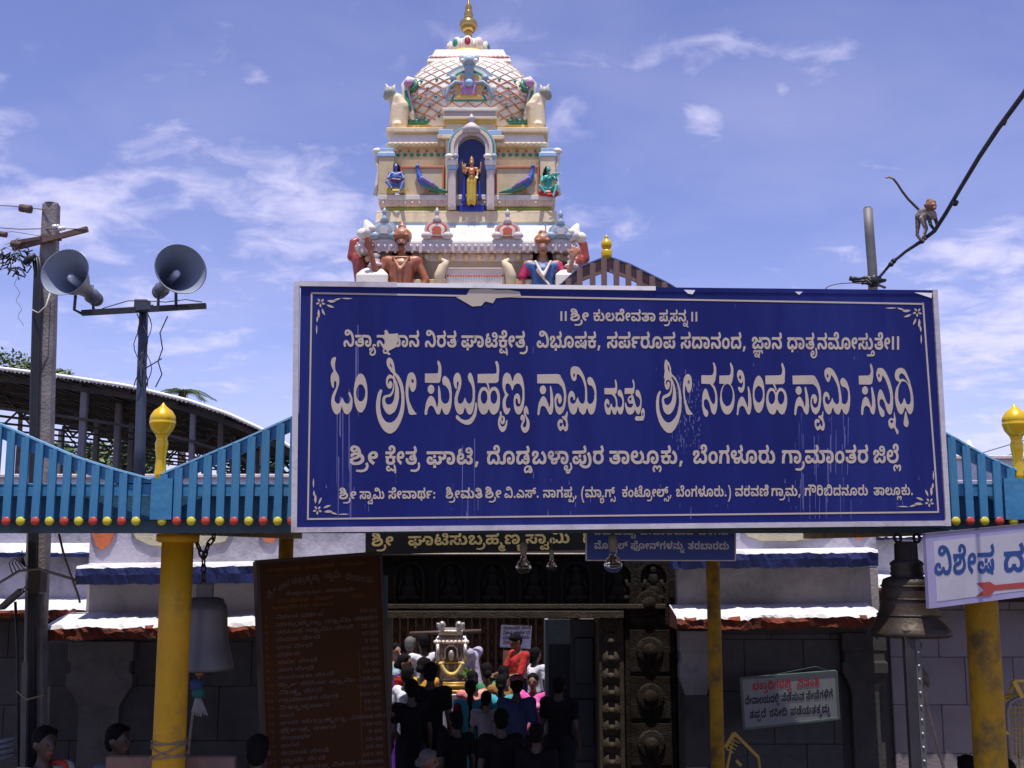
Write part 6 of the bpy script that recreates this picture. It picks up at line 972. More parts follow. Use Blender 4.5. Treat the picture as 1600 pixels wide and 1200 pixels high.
[[[-15,-18,13,0,11,3,8,6,5,9,2,12,-1,14,-5,14,-7,11,-1,0,-12,-7,6,-9,5,-12,1,-13,-1,-5,-3,-6,-6,-5,-6,-1,-9,1,-10,3,-8,7,-8,-6,4,-5,8,-6,6,-3]]],
[[[-12,-18,9,-1,7,1,9,6,4,4,2,5,1,6,-2,23,1,8,3,6,5,3,6,1,4,0,5,-2,4,-2,5,-6,2,-10,-1,-6,-2,-4,-4,-3,-5,-1,-4,2,-2,5,5,-1,4,2,2,4,-2,5,-3,3,-3,1,-4,0,-5,-2,-3,-4,-2,-5,0,-7,3,-7,6,-5,9,-2,11,2,6,4,4,4,3,7,0,12,-2,11,-5,8,-6,4,-6,3,-11,2,-14,-1,-7,-3,-4,-3,-4,-6,-2,-6,-1,-10,2,-22,-3,-8,-5,-3,-8,-1,-6,3,-9,6,-7,-8,8,-8,6,-3]]],
[[[3,-1,8,0,6,1,3,1,4,3,2,4,1,4,0,19,2,6,5,5,8,2,8,-1,6,-5,3,-5,1,-4,0,-10,-2,-5,-2,-2,-3,-1,-6,0,-3,3,-1,3,4,-1,5,1,2,3,-1,6,-2,3,-3,2,-5,0,-4,-1,-4,-4,-2,-5,-1,-5,2,-8,4,-5,5,-3,4,-1,9,0,8,3,5,4,2,3,3,9,0,12,-4,12,-3,5,-6,5,-10,4,-6,0,-11,0,-11,-4,-6,-7,-3,-6,-1,-5,1,-18,-3,-4,-4,-1,-5,2,-4,4,-5,8,-1,1,-11,-6,3,-6,7,-9,5,-3]]],
[[[17,-1,8,0,7,1,6,3,4,3,5,-4,8,-3,7,0,4,1,6,4,8,-4,5,-1,7,0,6,1,6,4,4,6,0,21,1,6,4,5,5,2,4,0,9,-2,7,-5,3,-7,0,-7,0,-5,-2,-4,-5,-3,-5,0,-3,1,-2,4,0,1,5,-1,3,2,2,3,0,5,-3,3,-3,2,-7,-1,-5,-3,-3,-6,0,-7,1,-5,4,-6,6,-3,10,-1,6,1,6,3,4,3,3,5,2,6,0,6,-1,9,-1,6,-4,7,-5,5,-5,3,-8,3,-6,0,-15,-1,-9,-6,-6,-8,-1,-7,0,-17,-1,-4,-6,-2,-7,2,-3,3,0,10,-3,7,-4,7,-5,4,7,4,4,5,1,7,-1,10,-5,6,-5,4,-5,1,-8,0,-6,-3,-4,-4,-2,-4,0,-6,1,-2,3,-3,8,0,3,2,0,4,0,2,-3,2,2,2,4,0,4,-3,1,-4,0,-4,-4,-3,-6,-2,-51,0,0,-1,0,-11,44,0,7,-5,4,-4,5,-9,0,-9,-4,-4,-3,-1,-4,2,-2,2,-2,7,-11,0,-1,-1,0,-3,-3,-4,-4,-2,-6,-1,-4,1,-3,2,-1,2,0,4,2,3,3,0,2,-2,0,-3,9,-1,2,5,-1,6,-4,4,-6,2,-6,0,-6,-3,-3,-2,-3,-5,-1,-5,0,-6,2,-5,3,-4,4,-3]]],
[[[56,-36,2,0,1,4,0,14,-2,9,-5,10,-2,0,-6,-4,2,-4,2,-5,0,-4,-1,-2,-2,-2,-3,0,-2,1,-3,5,-7,0,-3,-4,-2,-2,-5,0,-3,1,-2,4,1,2,1,1,2,0,1,-4,6,1,0,7,-1,2,-3,2,-7,0,-3,-1,-3,-3,-2,-5,0,-4,1,-5,4,-4,6,-2,5,0,5,1,5,3,5,-3,7,-1,6,3,-1,-10]],[[20,0,13,-1,10,2,7,4,3,4,1,3,0,7,-4,6,1,1,5,0,0,10,-17,0,-1,1,1,3,-1,3,7,1,5,4,4,4,2,7,0,7,-2,6,-4,5,-6,3,-9,1,-7,-2,-6,-4,-2,-5,0,-3,2,-6,3,-2,5,-1,4,2,1,3,0,3,-3,4,3,1,5,-1,2,-3,1,-5,-1,-3,-3,-3,-5,-1,-31,0,1,-12,21,0,1,-1,0,-3,-3,-3,-19,0,-1,-1,1,-9,5,0,0,-1,-2,-4,-1,-3,0,-5,1,-4,6,-7],[25,12,-3,1,-2,4,0,4,2,4,5,2,4,0,5,-1,3,-2,1,-3,0,-3,-1,-3,-2,-3,-5,-1]]],
[[[45,-42,9,1,-2,8,3,6,2,11,2,3,4,0,1,-1,1,-6,7,-2,1,0,1,8,-2,5,-4,4,-5,1,-6,-1,-4,-3,-5,3,-4,1,-6,-1,-5,-4,-5,4,-5,1,-6,-1,-3,-2,-3,-7,1,-8,8,2,0,4,2,3,4,0,3,-5,8,0,1,3,3,2,3,0,2,-2,1,-5,-1,-5,-9,5,-10,0,-7,-4,-2,-6,2,-6,4,-2,10,-2,9,3,1,-1],[30,-32,-2,1,-1,1,1,2,2,1,6,-1,3,-3,-5,-1]],[[17,-1,9,0,6,1,4,2,5,4,7,-5,7,-2,12,1,7,4,3,5,2,9,-2,8,-2,5,-1,1,-12,-6,2,-4,0,-6,-3,-4,-5,-1,-4,2,-3,2,-2,7,-11,0,-3,-7,-4,-3,-7,0,-2,1,-1,2,1,3,1,2,12,9,4,5,8,-4,7,-1,9,1,4,2,3,3,1,4,0,15,-1,1,-18,0,-1,-1,0,-11,7,-1,-3,-2,-5,0,-5,2,-3,3,-5,7,-6,4,-7,0,-8,0,-5,-2,-3,-3,-3,-4,-1,-4,1,-5,2,-6,11,4,1,0,-1,5,2,4,4,0,3,-2,0,-3,-1,-2,-15,-12,-3,-7,-1,-7,2,-6,4,-4]]],
[[[22,-36,13,0,-8,14,-5,13,-4,13,-1,11,1,17,3,17,5,14,8,16,-11,0,-7,-10,-8,-17,-3,-21,-1,-17,4,-18,6,-17]]],
[[[7,-36,12,0,5,7,6,12,3,8,4,21,0,14,-1,9,-3,16,-8,19,-6,9,-1,0,-11,0,9,-15,5,-16,3,-18,0,-17,-2,-14,-3,-11,-5,-12]]],
[[[6,-12,10,0,8,19,0,5,-13,1]]],
[[[4,23,25,-1,1,12,-26,0]]],
[[[11,-1,5,0,3,1,3,3,0,5,0,3,-4,3,-3,1,-5,0,-2,-2,-2,-3,0,-6,2,-3]]],
[[[22,-1,9,0,5,1,5,3,4,5,2,4,3,13,0,17,-2,11,-2,5,-4,6,-4,4,-5,2,-6,0,-10,-2,-4,-2,-3,-4,-4,-8,-2,-12,0,-15,3,-14,3,-6,2,-3,5,-3],[25,11,-3,2,-2,4,-2,6,0,15,1,9,2,7,3,4,4,0,4,-2,2,-5,2,-11,0,-12,-2,-11,-2,-4,-3,-2]]],
[[[25,0,15,0,-1,69,-12,-1,-21,-18,1,-2,6,-6,11,9,1,1]]],
[[[4,0,47,0,0,12,-1,0,-28,0,0,2,19,18,5,8,2,6,1,6,-1,8,-5,5,-4,3,-7,2,-11,0,-9,-3,-8,-5,0,-2,7,-9,9,5,7,2,6,-2,1,-4,1,-2,-2,-6,-4,-6,-25,-28]]],
[[[15,-1,11,0,11,2,8,5,4,7,1,7,0,5,-2,4,-6,5,-8,2,6,3,4,3,3,5,1,5,0,7,-2,3,-4,4,-5,2,-12,2,-7,0,-9,-3,-5,-4,6,-9,1,0,8,4,7,0,5,-1,3,-5,0,-5,-4,-4,-8,-2,-7,0,-1,-1,0,-10,10,0,5,-1,4,-3,2,-4,-1,-5,0,-2,-4,-3,-6,-1,-8,0,-12,4,0,-1,0,-12]]],
[[[30,0,14,0,0,14,8,0,0,2,0,10,-8,0,0,43,-13,-1,-29,-44,0,-10,27,0,1,0],[15,26,0,1,15,25,0,-26,-1,0]]],
[[[15,-1,13,0,8,2,7,5,5,6,2,7,0,8,-2,6,-3,4,-4,4,-7,3,-13,0,-1,0,1,12,23,1,1,0,0,11,-1,1,-35,0,-1,-1,-2,-34,5,-3,12,1,7,-2,4,-3,1,-4,-1,-7,-5,-4,-10,-1,-14,4,0,-1,0,-12]]],
[[[23,-1,9,0,7,2,6,5,4,6,2,8,-1,10,-3,7,-4,5,-7,3,-8,0,-5,-2,-6,-6,2,10,2,4,3,4,6,3,5,0,11,0,0,12,-15,0,-11,-3,-6,-5,-4,-4,-4,-10,-3,-14,1,-10,2,-9,2,-5,5,-6,5,-3],[25,11,-3,2,-2,3,-2,6,1,5,1,3,4,3,3,0,5,0,3,-3,1,-3,0,-10,-3,-5,-3,-1]]],
[[[11,0,14,0,1,1,25,57,0,10,-48,0,0,-12,32,0]]],
[[[21,-1,11,0,9,3,6,4,3,7,1,5,-2,7,-5,6,-7,5,5,4,5,6,1,5,0,7,-2,4,-3,4,-9,4,-12,0,-7,-2,-6,-5,-3,-7,0,-6,1,-5,3,-3,6,-6,-6,-4,-5,-6,-1,-5,0,-8,2,-5,3,-4,6,-3],[24,10,-6,3,-1,6,1,3,2,3,7,5,5,-3,4,-5,1,-6,-1,-3,-3,-2,-4,-1],[27,43,-7,5,-1,4,2,5,5,2,5,0,2,-1,2,-6,-2,-5]]],
[[[9,-1,14,0,11,3,7,5,6,9,3,13,1,14,-1,6,-2,6,-3,6,-4,5,-5,2,-9,2,-10,-1,-7,-5,-4,-6,-3,-8,0,-9,3,-9,4,-4,6,-3,9,-1,6,2,6,6,0,-1,-2,-11,-5,-6,-7,-3,-15,0,0,-1,0,-10],[23,36,-4,2,-1,4,-1,6,1,4,2,3,3,2,7,1,3,-3,2,-4,1,-4,0,-5,-2,-3,-4,-3]]],
[[[12,-1,5,0,3,1,2,3,1,5,-1,3,-3,3,-3,1,-5,0,-2,-2,-2,-3,0,-6,1,-3]],[[11,30,4,-1,3,1,4,3,1,6,-1,3,-2,3,-7,1,-5,-3,-1,-3,0,-5,1,-3]]],
[[[0,0,8,0,0,62,-8,0]]],
]
BIG = [
[[2090,2232,6,0,3,2,1,4,-6,34,0,18,1,16,4,12,16,26,4,14,1,14,0,18,-3,20,-24,68,-2,12,1,14,4,8,8,9,6,3,8,-1,5,-5,6,-10,4,-10,2,-12,3,-3,11,23,10,14,11,4,8,-1,5,-3,4,-6,4,-16,-4,-16,-11,-24,4,-6,4,0,4,2,8,16,6,18,2,18,-2,32,-3,16,-7,16,-10,14,-10,5,-4,1,-6,-2,-11,-8,-8,-18,-7,-26,-5,24,-7,16,-9,10,-7,5,-10,-1,-8,-8,-8,-12,-7,-20,-4,-22,-1,-16,3,-28,7,-24,21,-40,2,-14,0,-12,-3,-8,-4,-6,-4,0,-4,8,-1,36,-3,1,-2,-1,-5,-4,-5,-12,-5,-24,0,-26,2,-12,4,-12,9,-10,2,-4,-14,-36,-2,-16,1,-10,2,-8,3,-7,6,-6]],
[[2429,2236,5,-1,8,3,9,8,4,8,8,22,7,48,5,8,18,18,12,20,5,12,7,20,5,22,4,30,2,44,0,30,-4,44,-7,30,-12,34,-18,36,-15,20,-18,13,-8,4,-8,1,-16,-3,-18,-12,-16,-19,-14,-24,-11,-28,-8,-32,-4,-26,-1,-22,1,-34,8,-42,5,-14,7,-12,5,-7,6,-2,6,5,1,6,-8,30,-3,18,-2,36,0,20,5,32,6,20,6,12,11,16,8,7,10,5,12,2,14,-2,14,-8,13,-14,11,-16,9,-22,7,-24,5,-30,2,-26,-1,-34,-4,-28,-6,-26,-7,-20,-12,-26,-15,-22,3,16,11,22,9,28,5,22,2,22,0,26,-2,18,-5,24,-8,28,-9,18,-8,9,-18,12,-6,2,-8,0,-10,-6,-12,-13,-11,-22,-5,-16,-3,-20,0,-12,1,-10,4,-10,4,-6,8,-5,22,-5,8,-4,6,-6,5,-6,5,-12,6,-26,1,-14,-1,-28,-12,-6,-10,1,-6,4,-5,7,-1,8,2,21,6,-19,6,-6,4,0,7,10,3,6,1,10,-2,10,-6,10,-9,5,-8,-3,-9,-10,-6,-18,-1,-18,2,-14,4,-12,6,-8,6,-6,8,-1,10,5,10,8,0,-2,0,-14,-16,-16,-13,-18,-8,-14,-4,-12,-1,-12,1,-16,5,-9],[2440,2270,-3,8,1,6,5,8,7,8,1,-4,-4,-14,-4,-8],[2468,2389,-2,3,-3,42,-4,18,-4,10,-7,10,-8,8,-8,2,-12,0,-6,4,-6,6,-1,12,3,12,6,8,6,4,12,1,12,-5,9,-10,6,-14,4,-18,4,-40,0,-28]],
[[4160,2248,4,0,5,4,14,18,10,32,2,26,2,6,5,8,20,18,17,34,12,38,5,28,3,28,0,50,-3,34,-4,22,-9,34,-11,28,-13,24,-19,22,-10,4,-12,0,-14,-5,-16,-15,-17,-24,-13,-28,-8,-26,-6,-26,-4,-34,0,-40,5,-32,3,-10,7,-14,5,-7,4,-2,4,3,2,6,-8,20,-3,16,-1,36,3,38,6,22,7,16,11,20,7,8,12,10,8,3,8,0,8,-1,12,-8,15,-16,11,-18,6,-14,7,-28,5,-34,0,-24,-2,-42,-5,-30,-6,-24,-9,-20,-16,-22,-8,-9,-2,1,2,6,-2,4,9,16,11,30,8,36,2,42,-2,26,-4,20,-8,22,-11,20,-11,12,-12,5,-6,0,-6,-3,-12,-10,-8,-16,-5,-18,-5,-34,0,-14,3,-14,4,-6,5,-5,20,-8,14,-11,6,-12,5,-24,-1,-30,-8,-9,-8,-3,-6,1,-6,5,-3,8,-1,10,2,11,6,-17,4,-6,6,-2,5,6,3,10,0,12,-2,8,-4,8,-8,8,-4,1,-2,-1,-7,-10,-5,-16,-2,-26,3,-14,-5,-4,-1,-6,5,-42,-3,-34,3,-22,3,-10],[4174,2279,-1,13,2,18,5,10,4,4,1,-4,-3,-20,-5,-16],[4190,2364,-3,2,5,4,0,-6],[4202,2398,-2,34,-3,18,-5,16,-10,11,-10,6,-18,6,-5,7,1,14,4,12,8,8,6,2,6,0,4,-2,11,-10,5,-8,6,-16,4,-24,2,-26,-1,-26]],
[[2737,2254,5,1,8,11,4,10,4,20,1,18,-1,30,-6,36,-3,8,-9,6,-84,-2,0,-57,72,-1,8,-2,2,-2,2,-32,-1,-8,-6,-20,1,-10]],
[[3101,2256,5,1,6,9,4,10,3,14,1,32,-3,26,0,26,-3,10,-12,10,-50,0,8,34,-2,13,12,-17,10,-5,8,-1,8,1,8,5,5,4,8,16,6,22,2,24,-1,34,-5,30,-5,14,-5,8,-8,8,-13,8,-6,0,-6,-3,-8,-8,-5,-7,-4,-12,-3,-5,-4,3,-7,18,-5,5,-12,8,-10,0,-10,-5,-7,-10,-7,-16,-5,-18,-2,-16,-1,-24,1,-18,4,-24,6,-18,7,-14,4,-4,10,-4,10,-1,10,3,7,8,5,12,2,3,2,-1,-9,-34,-7,-16,-53,0,0,-56,107,-2,10,-4,2,-4,-1,-32,-8,-30,1,-6],[3024,2440,-8,3,-6,9,-5,16,-1,16,2,18,5,12,7,8,8,3,8,-4,7,-11,4,-14,1,-16,-2,-16,-4,-12,-8,-10],[3086,2440,-8,3,-7,9,-5,14,-1,20,2,16,4,12,8,8,7,3,10,-4,6,-9,5,-18,1,-18,-3,-14,-6,-14,-7,-7]],
[[4457,2266,4,0,7,10,6,16,2,16,0,32,-6,36,-8,18,-4,4,-5,2,7,6,9,14,6,18,5,20,4,34,-1,34,-2,22,-4,20,-5,14,-6,9,-6,0,-8,-7,-6,-10,-11,-46,-7,-20,-12,-13,-6,-1,-6,4,-4,6,-2,8,1,22,3,10,6,10,15,14,3,12,0,6,-3,12,-5,6,-4,3,-8,-4,-7,-11,-5,-16,-4,-20,-2,-40,0,-28,2,-20,5,-20,9,-18,6,-1,4,3,8,14,10,34,10,26,10,16,4,4,4,1,3,-3,3,-4,3,-12,1,-20,-1,-20,-4,-20,-7,-20,-20,-27,-55,-3,0,-52,57,0,10,-2,3,-2,6,-14,2,-12,-2,-32,-5,-14]],
[[4564,2266,3,0,6,10,7,16,3,16,0,34,-3,22,-7,28,-3,6,-5,4,7,10,6,10,8,24,4,30,0,30,-5,34,-5,16,-7,14,-13,16,-8,4,-8,1,-6,-1,-6,-3,-8,-7,-6,-8,-7,-14,-7,-22,-3,-16,-2,-24,3,-36,4,-22,6,-16,7,-12,9,-10,-33,-2,0,-50,59,-2,8,-4,4,-10,2,-14,-1,-16,-5,-22],[4540,2400,-6,3,-6,5,-7,10,-5,12,-6,30,0,20,4,24,9,20,11,12,6,3,6,1,10,-4,4,-4,6,-6,6,-12,4,-12,3,-14,1,-26,-4,-26,-10,-22,-10,-11,-8,-3]],
[[4886,2268,2,0,7,10,7,20,3,14,1,22,-3,30,1,20,-3,10,-9,7,-50,1,11,30,-3,16,-20,-47,-46,1,-2,-54,86,-2,12,-2,6,-12,3,-14,-1,-14,-5,-20,0,-8]],
[[5438,2274,2,-1,4,2,5,9,5,16,3,18,-1,42,-5,32,-3,6,-10,6,-70,-1,-2,-54,58,-2,8,-2,4,-5,5,-12,1,-10,-5,-30]],
[[3585,2290,11,-1,10,2,10,5,6,6,16,22,13,28,10,36,6,36,2,22,1,58,3,10,7,9,6,2,8,-1,6,-4,5,-6,7,-16,2,-10,2,-30,-4,-20,-8,-18,-8,-9,-12,-3,-4,-2,-5,-6,-5,-16,1,-14,3,-8,4,-4,6,-2,6,1,8,4,6,7,12,24,7,24,4,28,1,56,-4,36,-6,28,-8,18,-10,9,-4,1,-4,-1,-9,-7,-4,-6,-7,-24,-2,-3,-4,3,-7,26,-5,6,-8,6,-4,0,-4,-2,-12,-12,-6,-12,-5,-20,-3,-3,-3,5,-5,22,-4,10,-10,10,-6,2,-8,-2,-8,-8,-6,-10,-9,-32,-3,-20,-1,-20,1,-16,3,-16,6,-16,7,-7,4,-2,4,0,9,7,6,10,5,20,0,14,-4,8,-6,-2,-2,-14,-6,-7,-4,-1,-2,1,-6,7,-2,8,1,14,3,6,6,7,6,3,6,0,10,-6,4,-6,8,-24,4,-5,2,3,9,24,7,9,8,5,6,0,6,-4,6,-12,2,-10,1,-52,-2,-24,-9,-34,-8,-20,-9,-16,-11,-11,-8,-3,-4,2,-2,4,-2,26,-5,8,-7,5,-8,-3,-4,-4,-7,-12,-6,-26,1,-28,3,-8,4,-6,5,-4],[3586,2334,-3,4,-1,8,1,8,5,3,4,-5,1,-8,-2,-8]],
[[5174,2298,8,0,8,2,8,4,6,6,13,18,13,26,10,28,9,34,9,60,2,32,2,10,6,6,6,3,8,-1,6,-4,7,-10,5,-22,0,-36,-3,-12,-7,-12,-10,-9,-16,-5,-5,-4,-7,-16,-1,-16,3,-8,4,-6,6,-4,4,0,8,4,9,8,10,18,9,28,5,24,3,26,1,34,-2,28,-4,26,-7,20,-8,12,-8,0,-8,-6,-5,-4,-9,-22,-2,-3,-4,3,-8,26,-6,6,-4,1,-8,-2,-10,-9,-5,-8,-8,-22,-3,-2,-3,4,-8,30,-9,8,-8,0,-4,-3,-9,-9,-6,-10,-9,-28,-6,-40,3,-28,5,-16,4,-4,6,-4,4,0,10,6,7,14,3,14,0,14,-4,7,-2,-3,-4,-14,-4,-7,-4,-1,-4,0,-5,6,-2,12,1,10,3,12,7,7,8,3,4,-1,4,-4,11,-15,7,-22,3,4,8,22,7,8,8,6,4,1,4,-1,4,-4,4,-8,2,-12,-2,-38,-7,-44,-9,-26,-16,-30,-11,-16,-3,-4,-2,0,-4,20,-5,14,-5,10,-4,1,-5,-3,-7,-8,-10,-24,-3,-18,2,-20,2,-4,5,-7,10,-6],[5170,2338,-3,4,-1,10,1,6,3,4,2,0,4,-4,1,-8,-2,-10]],
[[5493,2300,15,0,12,6,13,16,15,28,12,28,10,34,7,32,4,36,0,48,-3,28,-7,28,-4,6,-3,1,-6,0,-4,-4,-9,-13,-6,-14,-10,-38,-10,-22,-7,-5,-6,-1,-4,3,-4,5,-3,12,2,18,5,8,19,24,3,4,3,14,0,12,-1,4,-6,8,-4,1,-8,-3,-8,-12,-6,-18,-6,-26,-4,-38,0,-22,3,-24,4,-16,5,-10,4,-4,4,1,7,7,7,12,21,58,7,10,6,5,4,-1,3,-2,3,-10,2,-18,-1,-22,-5,-28,-12,-40,-12,-32,-12,-20,-4,-6,-4,-1,0,1,-4,24,-6,12,-6,5,-4,-1,-3,-4,-8,-14,-7,-24,0,-18,6,-20,4,-6],[5492,2336,-4,4,-1,10,1,6,4,4,5,-4,1,-10,-2,-8]],
[[5623,2300,11,-1,11,5,8,6,12,20,18,44,17,64,8,48,1,46,-2,20,-3,16,-6,14,-8,8,-8,-2,-9,-10,-13,-28,-4,-4,-3,4,-5,20,-6,12,-4,5,-6,3,-4,0,-4,-3,-9,-9,-6,-12,-10,-32,-7,-46,2,-34,7,-32,16,-26,2,-6,-3,-5,-10,-4,-6,-5,-5,-10,-3,-12,0,-18,4,-16,5,-8,11,-9],[5630,2333,-6,5,-5,10,-1,8,3,12,3,2,4,1,8,-3,6,0,10,4,12,10,18,23,-1,-5,-8,-18,-19,-34,-6,-7,-8,-6],[5640,2383,-8,5,-6,10,-6,10,-5,18,-3,24,0,24,1,18,4,16,8,16,3,3,4,0,8,-9,9,-28,3,-2,12,34,8,6,8,0,6,-4,2,-6,4,-16,-3,-38,-7,-34,-9,-24,-9,-14,-12,-8]],
[[4619,2312,5,-1,8,3,10,10,8,22,4,24,0,40,-3,22,-6,14,-7,7,-6,3,-6,-3,-8,-11,-4,-8,-2,-10,2,-4,4,-3,12,7,4,-2,4,-2,4,-12,2,-24,0,-2,-2,2,-6,10,-2,2,-2,0,-6,-2,-7,-6,-6,-12,-7,-24,-1,-12,4,-16,4,-8],[4624,2345,-5,7,-1,8,2,8,6,5,5,-5,1,-12,-3,-10,-3,-1]],
[[2568,2328,10,0,4,3,7,7,5,8,6,20,2,20,-1,26,-3,16,-5,10,-9,11,-4,1,-4,0,-8,-10,-8,-20,-2,-18,-4,14,-2,32,1,32,5,28,18,42,10,16,19,24,-29,3,-14,-2,-5,-5,-3,-6,-14,-72,-4,-30,-2,-26,2,-48,9,-50,7,-16,10,-8],[2572,2370,-1,6,1,12,4,4,4,3,5,-5,2,-10,-7,-8,-4,-2]],
[[2857,2330,5,0,6,3,8,11,5,18,3,22,-1,20,-3,18,-16,50,-4,18,1,16,3,12,6,5,4,1,8,-1,11,-9,5,-10,4,-14,4,-5,2,3,7,20,13,15,4,1,4,-1,5,-3,7,-10,4,-14,2,-22,-1,-40,-4,-18,-5,-14,-15,-24,-4,-16,-1,-10,2,-8,3,-6,3,-6,4,-2,4,0,6,6,8,18,8,32,5,32,2,30,-1,46,-4,36,-7,34,-9,20,-4,5,-4,2,-6,0,-6,-2,-8,-9,-10,-28,-4,-4,-3,4,-8,28,-5,6,-10,5,-10,-1,-9,-6,-8,-12,-7,-18,-5,-26,-1,-14,1,-30,8,-30,13,-34,4,-20,0,-8,-1,-4,-3,-4,-2,0,-4,4,-1,8,1,28,-3,6,-3,2,-6,-6,-6,-16,-3,-12,-1,-20,1,-18,5,-14,8,-11]],
[[3162,2330,6,0,6,1,6,3,7,6,6,12,7,26,4,4,3,-4,7,-28,10,-12,10,-6,10,1,8,4,8,13,5,12,8,34,4,32,1,56,-2,32,-5,32,-7,20,-8,14,-6,6,-6,3,-6,0,-5,-3,-5,-4,-7,-10,-8,-24,-3,-30,0,-22,4,-22,6,-11,12,-6,4,1,4,2,8,12,3,16,0,24,-2,8,-5,3,-2,-1,-4,-6,-3,-20,-4,-6,-5,-2,-4,8,-1,10,1,14,3,10,6,8,3,3,8,-1,10,-8,8,-22,4,-22,1,-18,0,-24,-2,-16,-3,-10,-5,-12,-9,-10,-8,-3,-12,3,-11,8,-4,8,-6,20,-3,4,-3,-4,-8,-26,-9,-9,-6,-4,-4,-1,-6,3,-5,5,-2,6,-1,10,1,18,4,10,6,10,10,8,-11,18,-5,14,-3,16,1,20,3,10,7,8,3,3,4,-1,6,-6,2,0,3,10,-2,8,-7,14,-7,8,-7,4,-6,-2,-5,-6,-9,-18,-5,-24,0,-28,3,-20,10,-20,2,-8,-14,-40,-2,-14,0,-22,2,-24,4,-14,7,-14]],
[[2249,2336,9,-1,9,5,7,8,9,18,9,34,3,20,2,36,-2,38,-3,20,-7,28,-7,14,-7,12,-9,9,-8,2,-6,-1,-6,-4,-8,-8,-11,-24,-8,-30,-4,-44,1,-42,7,-42,9,-26,6,-10,6,-8],[2252,2402,-6,2,-6,6,-9,14,-5,22,0,18,3,18,6,14,9,10,10,3,6,0,8,-5,8,-12,6,-18,2,-22,-4,-22,-8,-18,-10,-8,-6,-2]],
[[4296,2338,6,0,6,3,7,7,3,8,3,10,3,24,-1,26,-4,18,-5,12,-6,8,-4,1,-4,-3,-6,-10,-7,-28,-2,-4,-1,0,-4,18,0,36,4,32,13,40,11,24,23,30,-19,3,-10,0,-6,-2,-7,-9,-14,-70,-8,-68,1,-44,6,-36,8,-16,8,-8],[4302,2376,-4,6,-1,10,2,6,3,4,2,0,5,-4,1,-10,-2,-10]],
[[3357,2340,125,-2,14,3,6,5,4,12,15,26,7,16,7,32,4,38,-2,40,-8,42,-9,20,-9,12,-9,7,-6,1,-6,-2,-10,-10,-6,-12,-7,-32,-2,-38,3,-18,6,-14,4,-4,6,-3,6,0,4,2,10,9,4,8,3,16,-1,12,-7,16,-3,2,-4,0,-7,-10,-2,-24,-1,-3,-4,0,-3,7,-3,14,2,18,5,12,5,6,8,3,4,1,4,-2,6,-5,5,-5,4,-10,4,-18,2,-36,-4,-28,-8,-22,-9,-12,-16,-13,-130,-1]],
[[5056,2346,18,0,12,2,6,4,16,26,8,18,7,20,6,26,3,44,-1,22,-4,32,-5,20,-6,14,-8,10,-8,7,-6,-1,-6,-4,-10,-12,-4,-8,-8,-30,-1,-30,3,-22,6,-14,4,-4,4,-2,6,0,6,3,7,7,3,10,2,12,-2,14,-7,12,-3,2,-2,0,-7,-10,-2,-24,-3,-4,-3,4,-3,12,-1,8,1,12,7,18,7,8,8,1,6,-2,6,-5,3,-6,6,-28,1,-28,-2,-16,-5,-22,-6,-16,-5,-8,-20,-16,-6,-1,-118,1,-2,-2,-2,-52]],
[[4739,2348,7,1,6,5,6,8,9,18,8,34,3,50,-2,44,-8,38,-5,14,-6,10,-9,9,-6,2,-6,-1,-9,-8,-8,-12,-4,-12,-8,-34,-3,-44,1,-38,3,-22,6,-26,10,-24,6,-6,6,-5],[4738,2412,-11,8,-8,14,-4,14,-1,24,3,18,5,12,10,12,10,3,4,0,6,-5,9,-12,6,-18,1,-24,-3,-20,-8,-16,-9,-8,-4,-2]],
[[2778,2350,6,1,6,4,9,9,6,8,10,24,5,24,4,40,-1,52,-5,36,-9,26,-7,12,-4,3,-8,3,-6,-1,-6,-4,-5,-7,-13,-30,-2,2,-3,16,-7,18,-4,4,-6,1,-6,-3,-4,-4,-16,-36,-8,-9,-4,-3,-6,-1,-7,3,-8,8,-7,20,-3,24,-3,3,-8,0,-3,-3,-1,-4,0,-14,7,-46,6,-20,7,-16,7,-10,5,-4,6,-2,6,1,6,4,6,5,6,12,7,18,6,28,3,3,1,-1,4,-14,2,-16,-1,-84,2,-20,5,4,4,12,5,30,2,36,4,12,5,10,11,9,10,1,12,-7,6,-9,5,-18,1,-14,-1,-16,-4,-18,-6,-12,-10,-14,-5,-4,-10,-4,-4,-4,-6,-16,0,-14,2,-10,5,-10]],
[[3844,2372,2,0,3,4,4,10,3,16,1,20,-1,18,-4,16,-4,6,-8,2,4,4,5,8,8,22,2,38,7,9,8,3,6,-4,5,-6,4,-12,1,-20,-4,-14,-8,-12,-14,-6,-4,-12,0,-10,3,-10,5,-6,8,0,5,4,5,10,6,16,6,26,2,30,-3,34,-6,22,-4,6,-7,7,-4,0,-8,-5,-4,-8,-4,-14,-4,4,-8,22,-4,2,-6,-1,-8,-7,-7,-22,-3,-2,-2,4,-3,20,-3,5,-6,4,-6,0,-4,-2,-6,-5,-6,-14,-4,-16,-3,-30,2,-14,5,-13,8,-6,6,1,5,6,4,8,1,14,-2,11,-3,-1,-7,-10,-4,0,-3,4,3,16,4,5,4,2,4,1,4,-2,8,-22,4,-4,2,2,6,18,8,6,6,0,5,-6,2,-8,0,-20,-6,-24,-6,-10,-15,-15,-44,-1,-1,-38,1,0,60,0,6,-4,2,-2,0,-10,-4,-28]],
